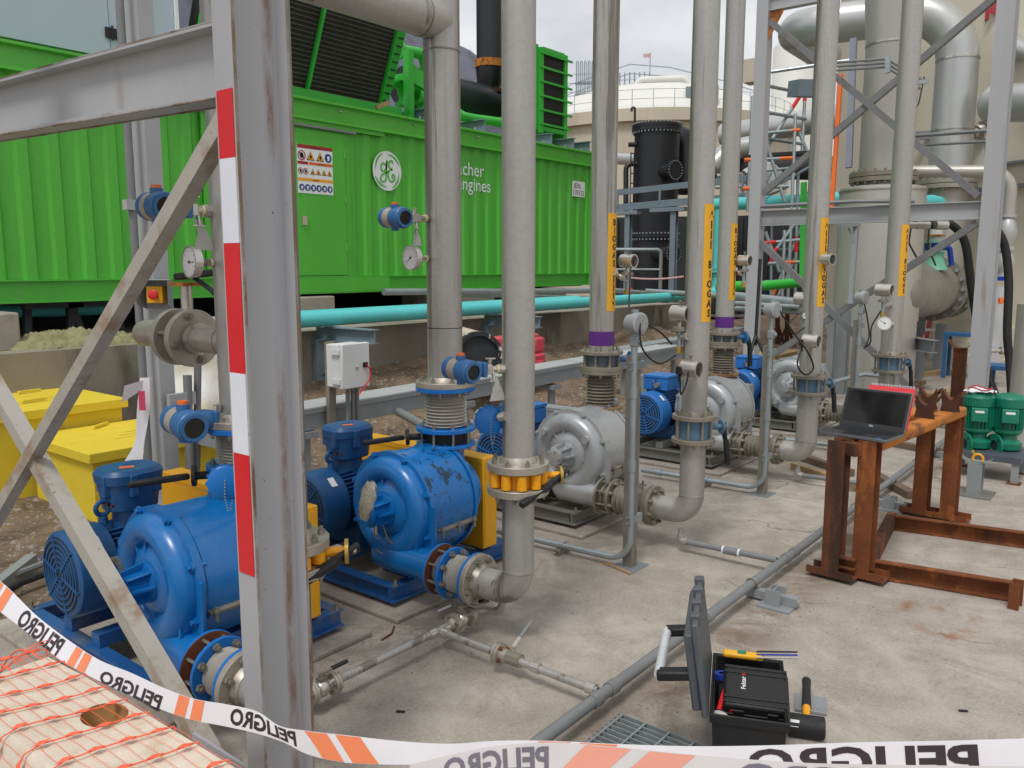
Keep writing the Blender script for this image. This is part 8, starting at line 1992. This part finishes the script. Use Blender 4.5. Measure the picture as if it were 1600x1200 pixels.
for s in (-1, 1): b = B(); b.tube([q + by * .01 * s, q + bx * .01 - by * (.04 * 1) + V((0, 0, -.01)) + bx * .018 * s, q - by * .10 + bx * .022 * s + V((0, 0, -.04))], .009, n=8); P('handle', b, REDT, t)
q = tp_(.03, bw * .62, hb - .01); b = B(); b.lathe(q, (.1, .1, 1), [(0, .012), (0, .028), (.02, .028), (.02, .012)], 20, caps=False); loose('tape_roll', b, BLUEV, 'blue tape roll at the left wall of the toolbox', 'tape roll', 0)
q = tp_(.03, bw * .14, hb - .04); b = B(); b.ball(q, .022, 12, (.8, 1.5, .8)); loose('clear_bag', b, CLEAR, 'crumpled clear bag in the toolbox corner', 'bag', 0)
for k, m in enumerate((STEELB, BLUEV, BLKP)):
    q = tp_(bl * .62, bw * (.86 + .03 * k), hb + .035 + .006 * k); b = B(); b.cyl(q, q + bx * .15 + by * (.012 * (k - .5)) + V((0, 0, .02 - .006 * k)), .0035, n=8); loose('screwdriver_shaft', b, m, ['steel screwdriver shaft lying over the toolbox', 'blue rod lying over the toolbox rim', 'black rod lying over the toolbox rim'][k], 'tool', 0)
b = B(); tbox(b, .02, bl - .02, .02, bw - .02, .02, .12); loose('tool_layer', b, BLKR, 'dark layer of tools at the bottom of the toolbox', 'tools', 0)

# ---- mallet on its grey pad
m0, m1 = V((2.935, 0.994, 0.040)), V((2.976, 0.894, 0.040))
t = T('rubber_mallet', 'black rubber mallet with yellow and black handle on the floor', 'mallet', tuple(m0.lerp(m1, .5)))
mm = m0.lerp(m1, .5); mm.z = .045; md = (m1 - m0).normalized()
b = B(); b.lathe(mm - md * .065, md, [(0, .036), (.004, .041), (.126, .041), (.13, .036)], 30); hd = P('head', b, BLKR, t)
b = B(); b.add([mm - md * .055 + V((-.0405, -.005, .012)) + V((0, 0, .0)), mm - md * .02 + V((-.0405, -.005, .012)), mm - md * .02 + V((-.028, -.004, .034)), mm - md * .055 + V((-.028, -.004, .034))], [(0, 1, 2, 3)]); P('paper_label', b, SIGNW, hd)
he = V((3.326, 1.072, 0.030)); hd_ = (he - mm).normalized()
b = B(); b.tube([mm + hd_ * .03, mm + hd_ * .15], [.013, .015], n=14); P('yellow_shaft', b, YELV, t)
b = B(); L_ = (he - mm).length; b.tube([mm + hd_ * .15, mm + hd_ * .165, mm + hd_ * (L_ - .06), mm + hd_ * L_], [.0155, .018, .016, .019], n=14); P('handle_grip', b, BLKR, t)
q = V((3.186, 1.006, 0.000)); b = B(); b.prof(q - V((hd_.x, hd_.y, 0)).normalized() * .06 + V((0, 0, .008)), q + V((hd_.x, hd_.y, 0)).normalized() * .07 + V((0, 0, .008)), [(-.06, -.007), (.06, -.007), (.06, .007), (-.06, .007)]); P('grey_pad', b, GREYD, label='small grey plate on the floor under the mallet handle', cat='plate', bevel=.003)

# ---- litter on the slab
for k in range(3):
    q = [V((2.133, 2.260, 0.000)), V((3.524, 0.519, 0.000)), V((2.113, 1.909, -0.000))][k]
    b = B(); d = V((.5, -.8, 0)); b.bar(q - d * .018 + V((0, 0, .004)), q + d * .018 + V((0, 0, .004)), .010, .006); P('black_offcut', b, BLKP, label=['black plastic offcut on the floor left of the drain tee', 'black plastic offcut at the right on the floor', 'black plastic offcut close to the barrier tape'][k], cat='offcut', bevel=.001)
b = B(); b.tube([(2.663, 2.854, 0.006), (2.596, 2.801, 0.006), (2.518, 2.788, 0.006)], .004, n=6); P('bent_wire', b, RUST, label='rusty bent wire at the corner of the concrete pad', cat='wire')
b = B(); b.bar((2.923, 2.808, 0.006), (3.017, 2.807, 0.006), .008, .008); P('white_strip', b, SIGNW, label='short white strip beside the concrete pad', cat='strip')
b = B(); b.bar((4.047, 2.530, 0.008), (3.987, 2.306, 0.008), .02, .012); P('wood_sliver', b, WOOD, label='thin wood sliver at the foot of the first instrument post', cat='sliver')

# plastic bag tied over the bearing of the scuffed blower, and its shaft seal wrap
O = U[1]; c = V((2.620, 2.977, 0.648))
b = B()
def bagf(u, v):
    p = V((2.660, 2.992, 0.710)).lerp(V((2.620, 3.009, 0.523)), v)
    w = .022 + .030 * math.sin(math.pi * min(1, v * 1.05)) ** .6
    a = 2 * math.pi * u
    return p + V((0, -1, 0)) * (w * math.cos(a) * (1 + .25 * noise.noise(V((u * 6, v * 4, 0))))) + V((-1, 0, 0)) * (w * .4 * math.sin(a)) + V((0, 0, .012 * noise.noise(V((u * 9, v * 7, 5)))))
b.sheet(bagf, 26, 16); P('plastic_bag', b, mat('dusty_bag_plastic', '#9b968a', .3, .1, .14, 16, dirt=('#7d7768', 12, .5, .1, UP, .5), bump=(60, .8)), label='dusty clear plastic bag tied over the bearing of the scuffed blower', cat='bag', ang=180)
b = B(); c = V((O.x, O.y, O.z + ZC))
b.tube(smooth([tuple(c + V(p)) for p in ((-.10, -.03, -.06), (-.09, -.06, -.14), (-.06, -.10, -.19), (-.08, -.04, -.23), (-.12, -.0, -.2))], 6), .0035, n=6); P('sensor_wire', b, STEELD, label='thin sensor wire drooping on the scuffed blower face', cat='wire')
O = U[0]; c = V((O.x, O.y, O.z + ZC)); b = B()
for k in range(3): b.tube(smooth([tuple(c + V(p)) for p in ((-.13, .05, -.02), (-.17, .07, .05 + .01 * k), (-.15 - .01 * k, .05, .12), (-.14, .02, .05), (-.16, -.02, .0 + .01 * k), (-.12, .03, -.05))], 6), .004, n=6)
PS('sensor_wire', b, STEELD, T('wire_coil', 'coiled sensor wires on the bearing of the nearest blue blower', 'wires', tuple(c)))
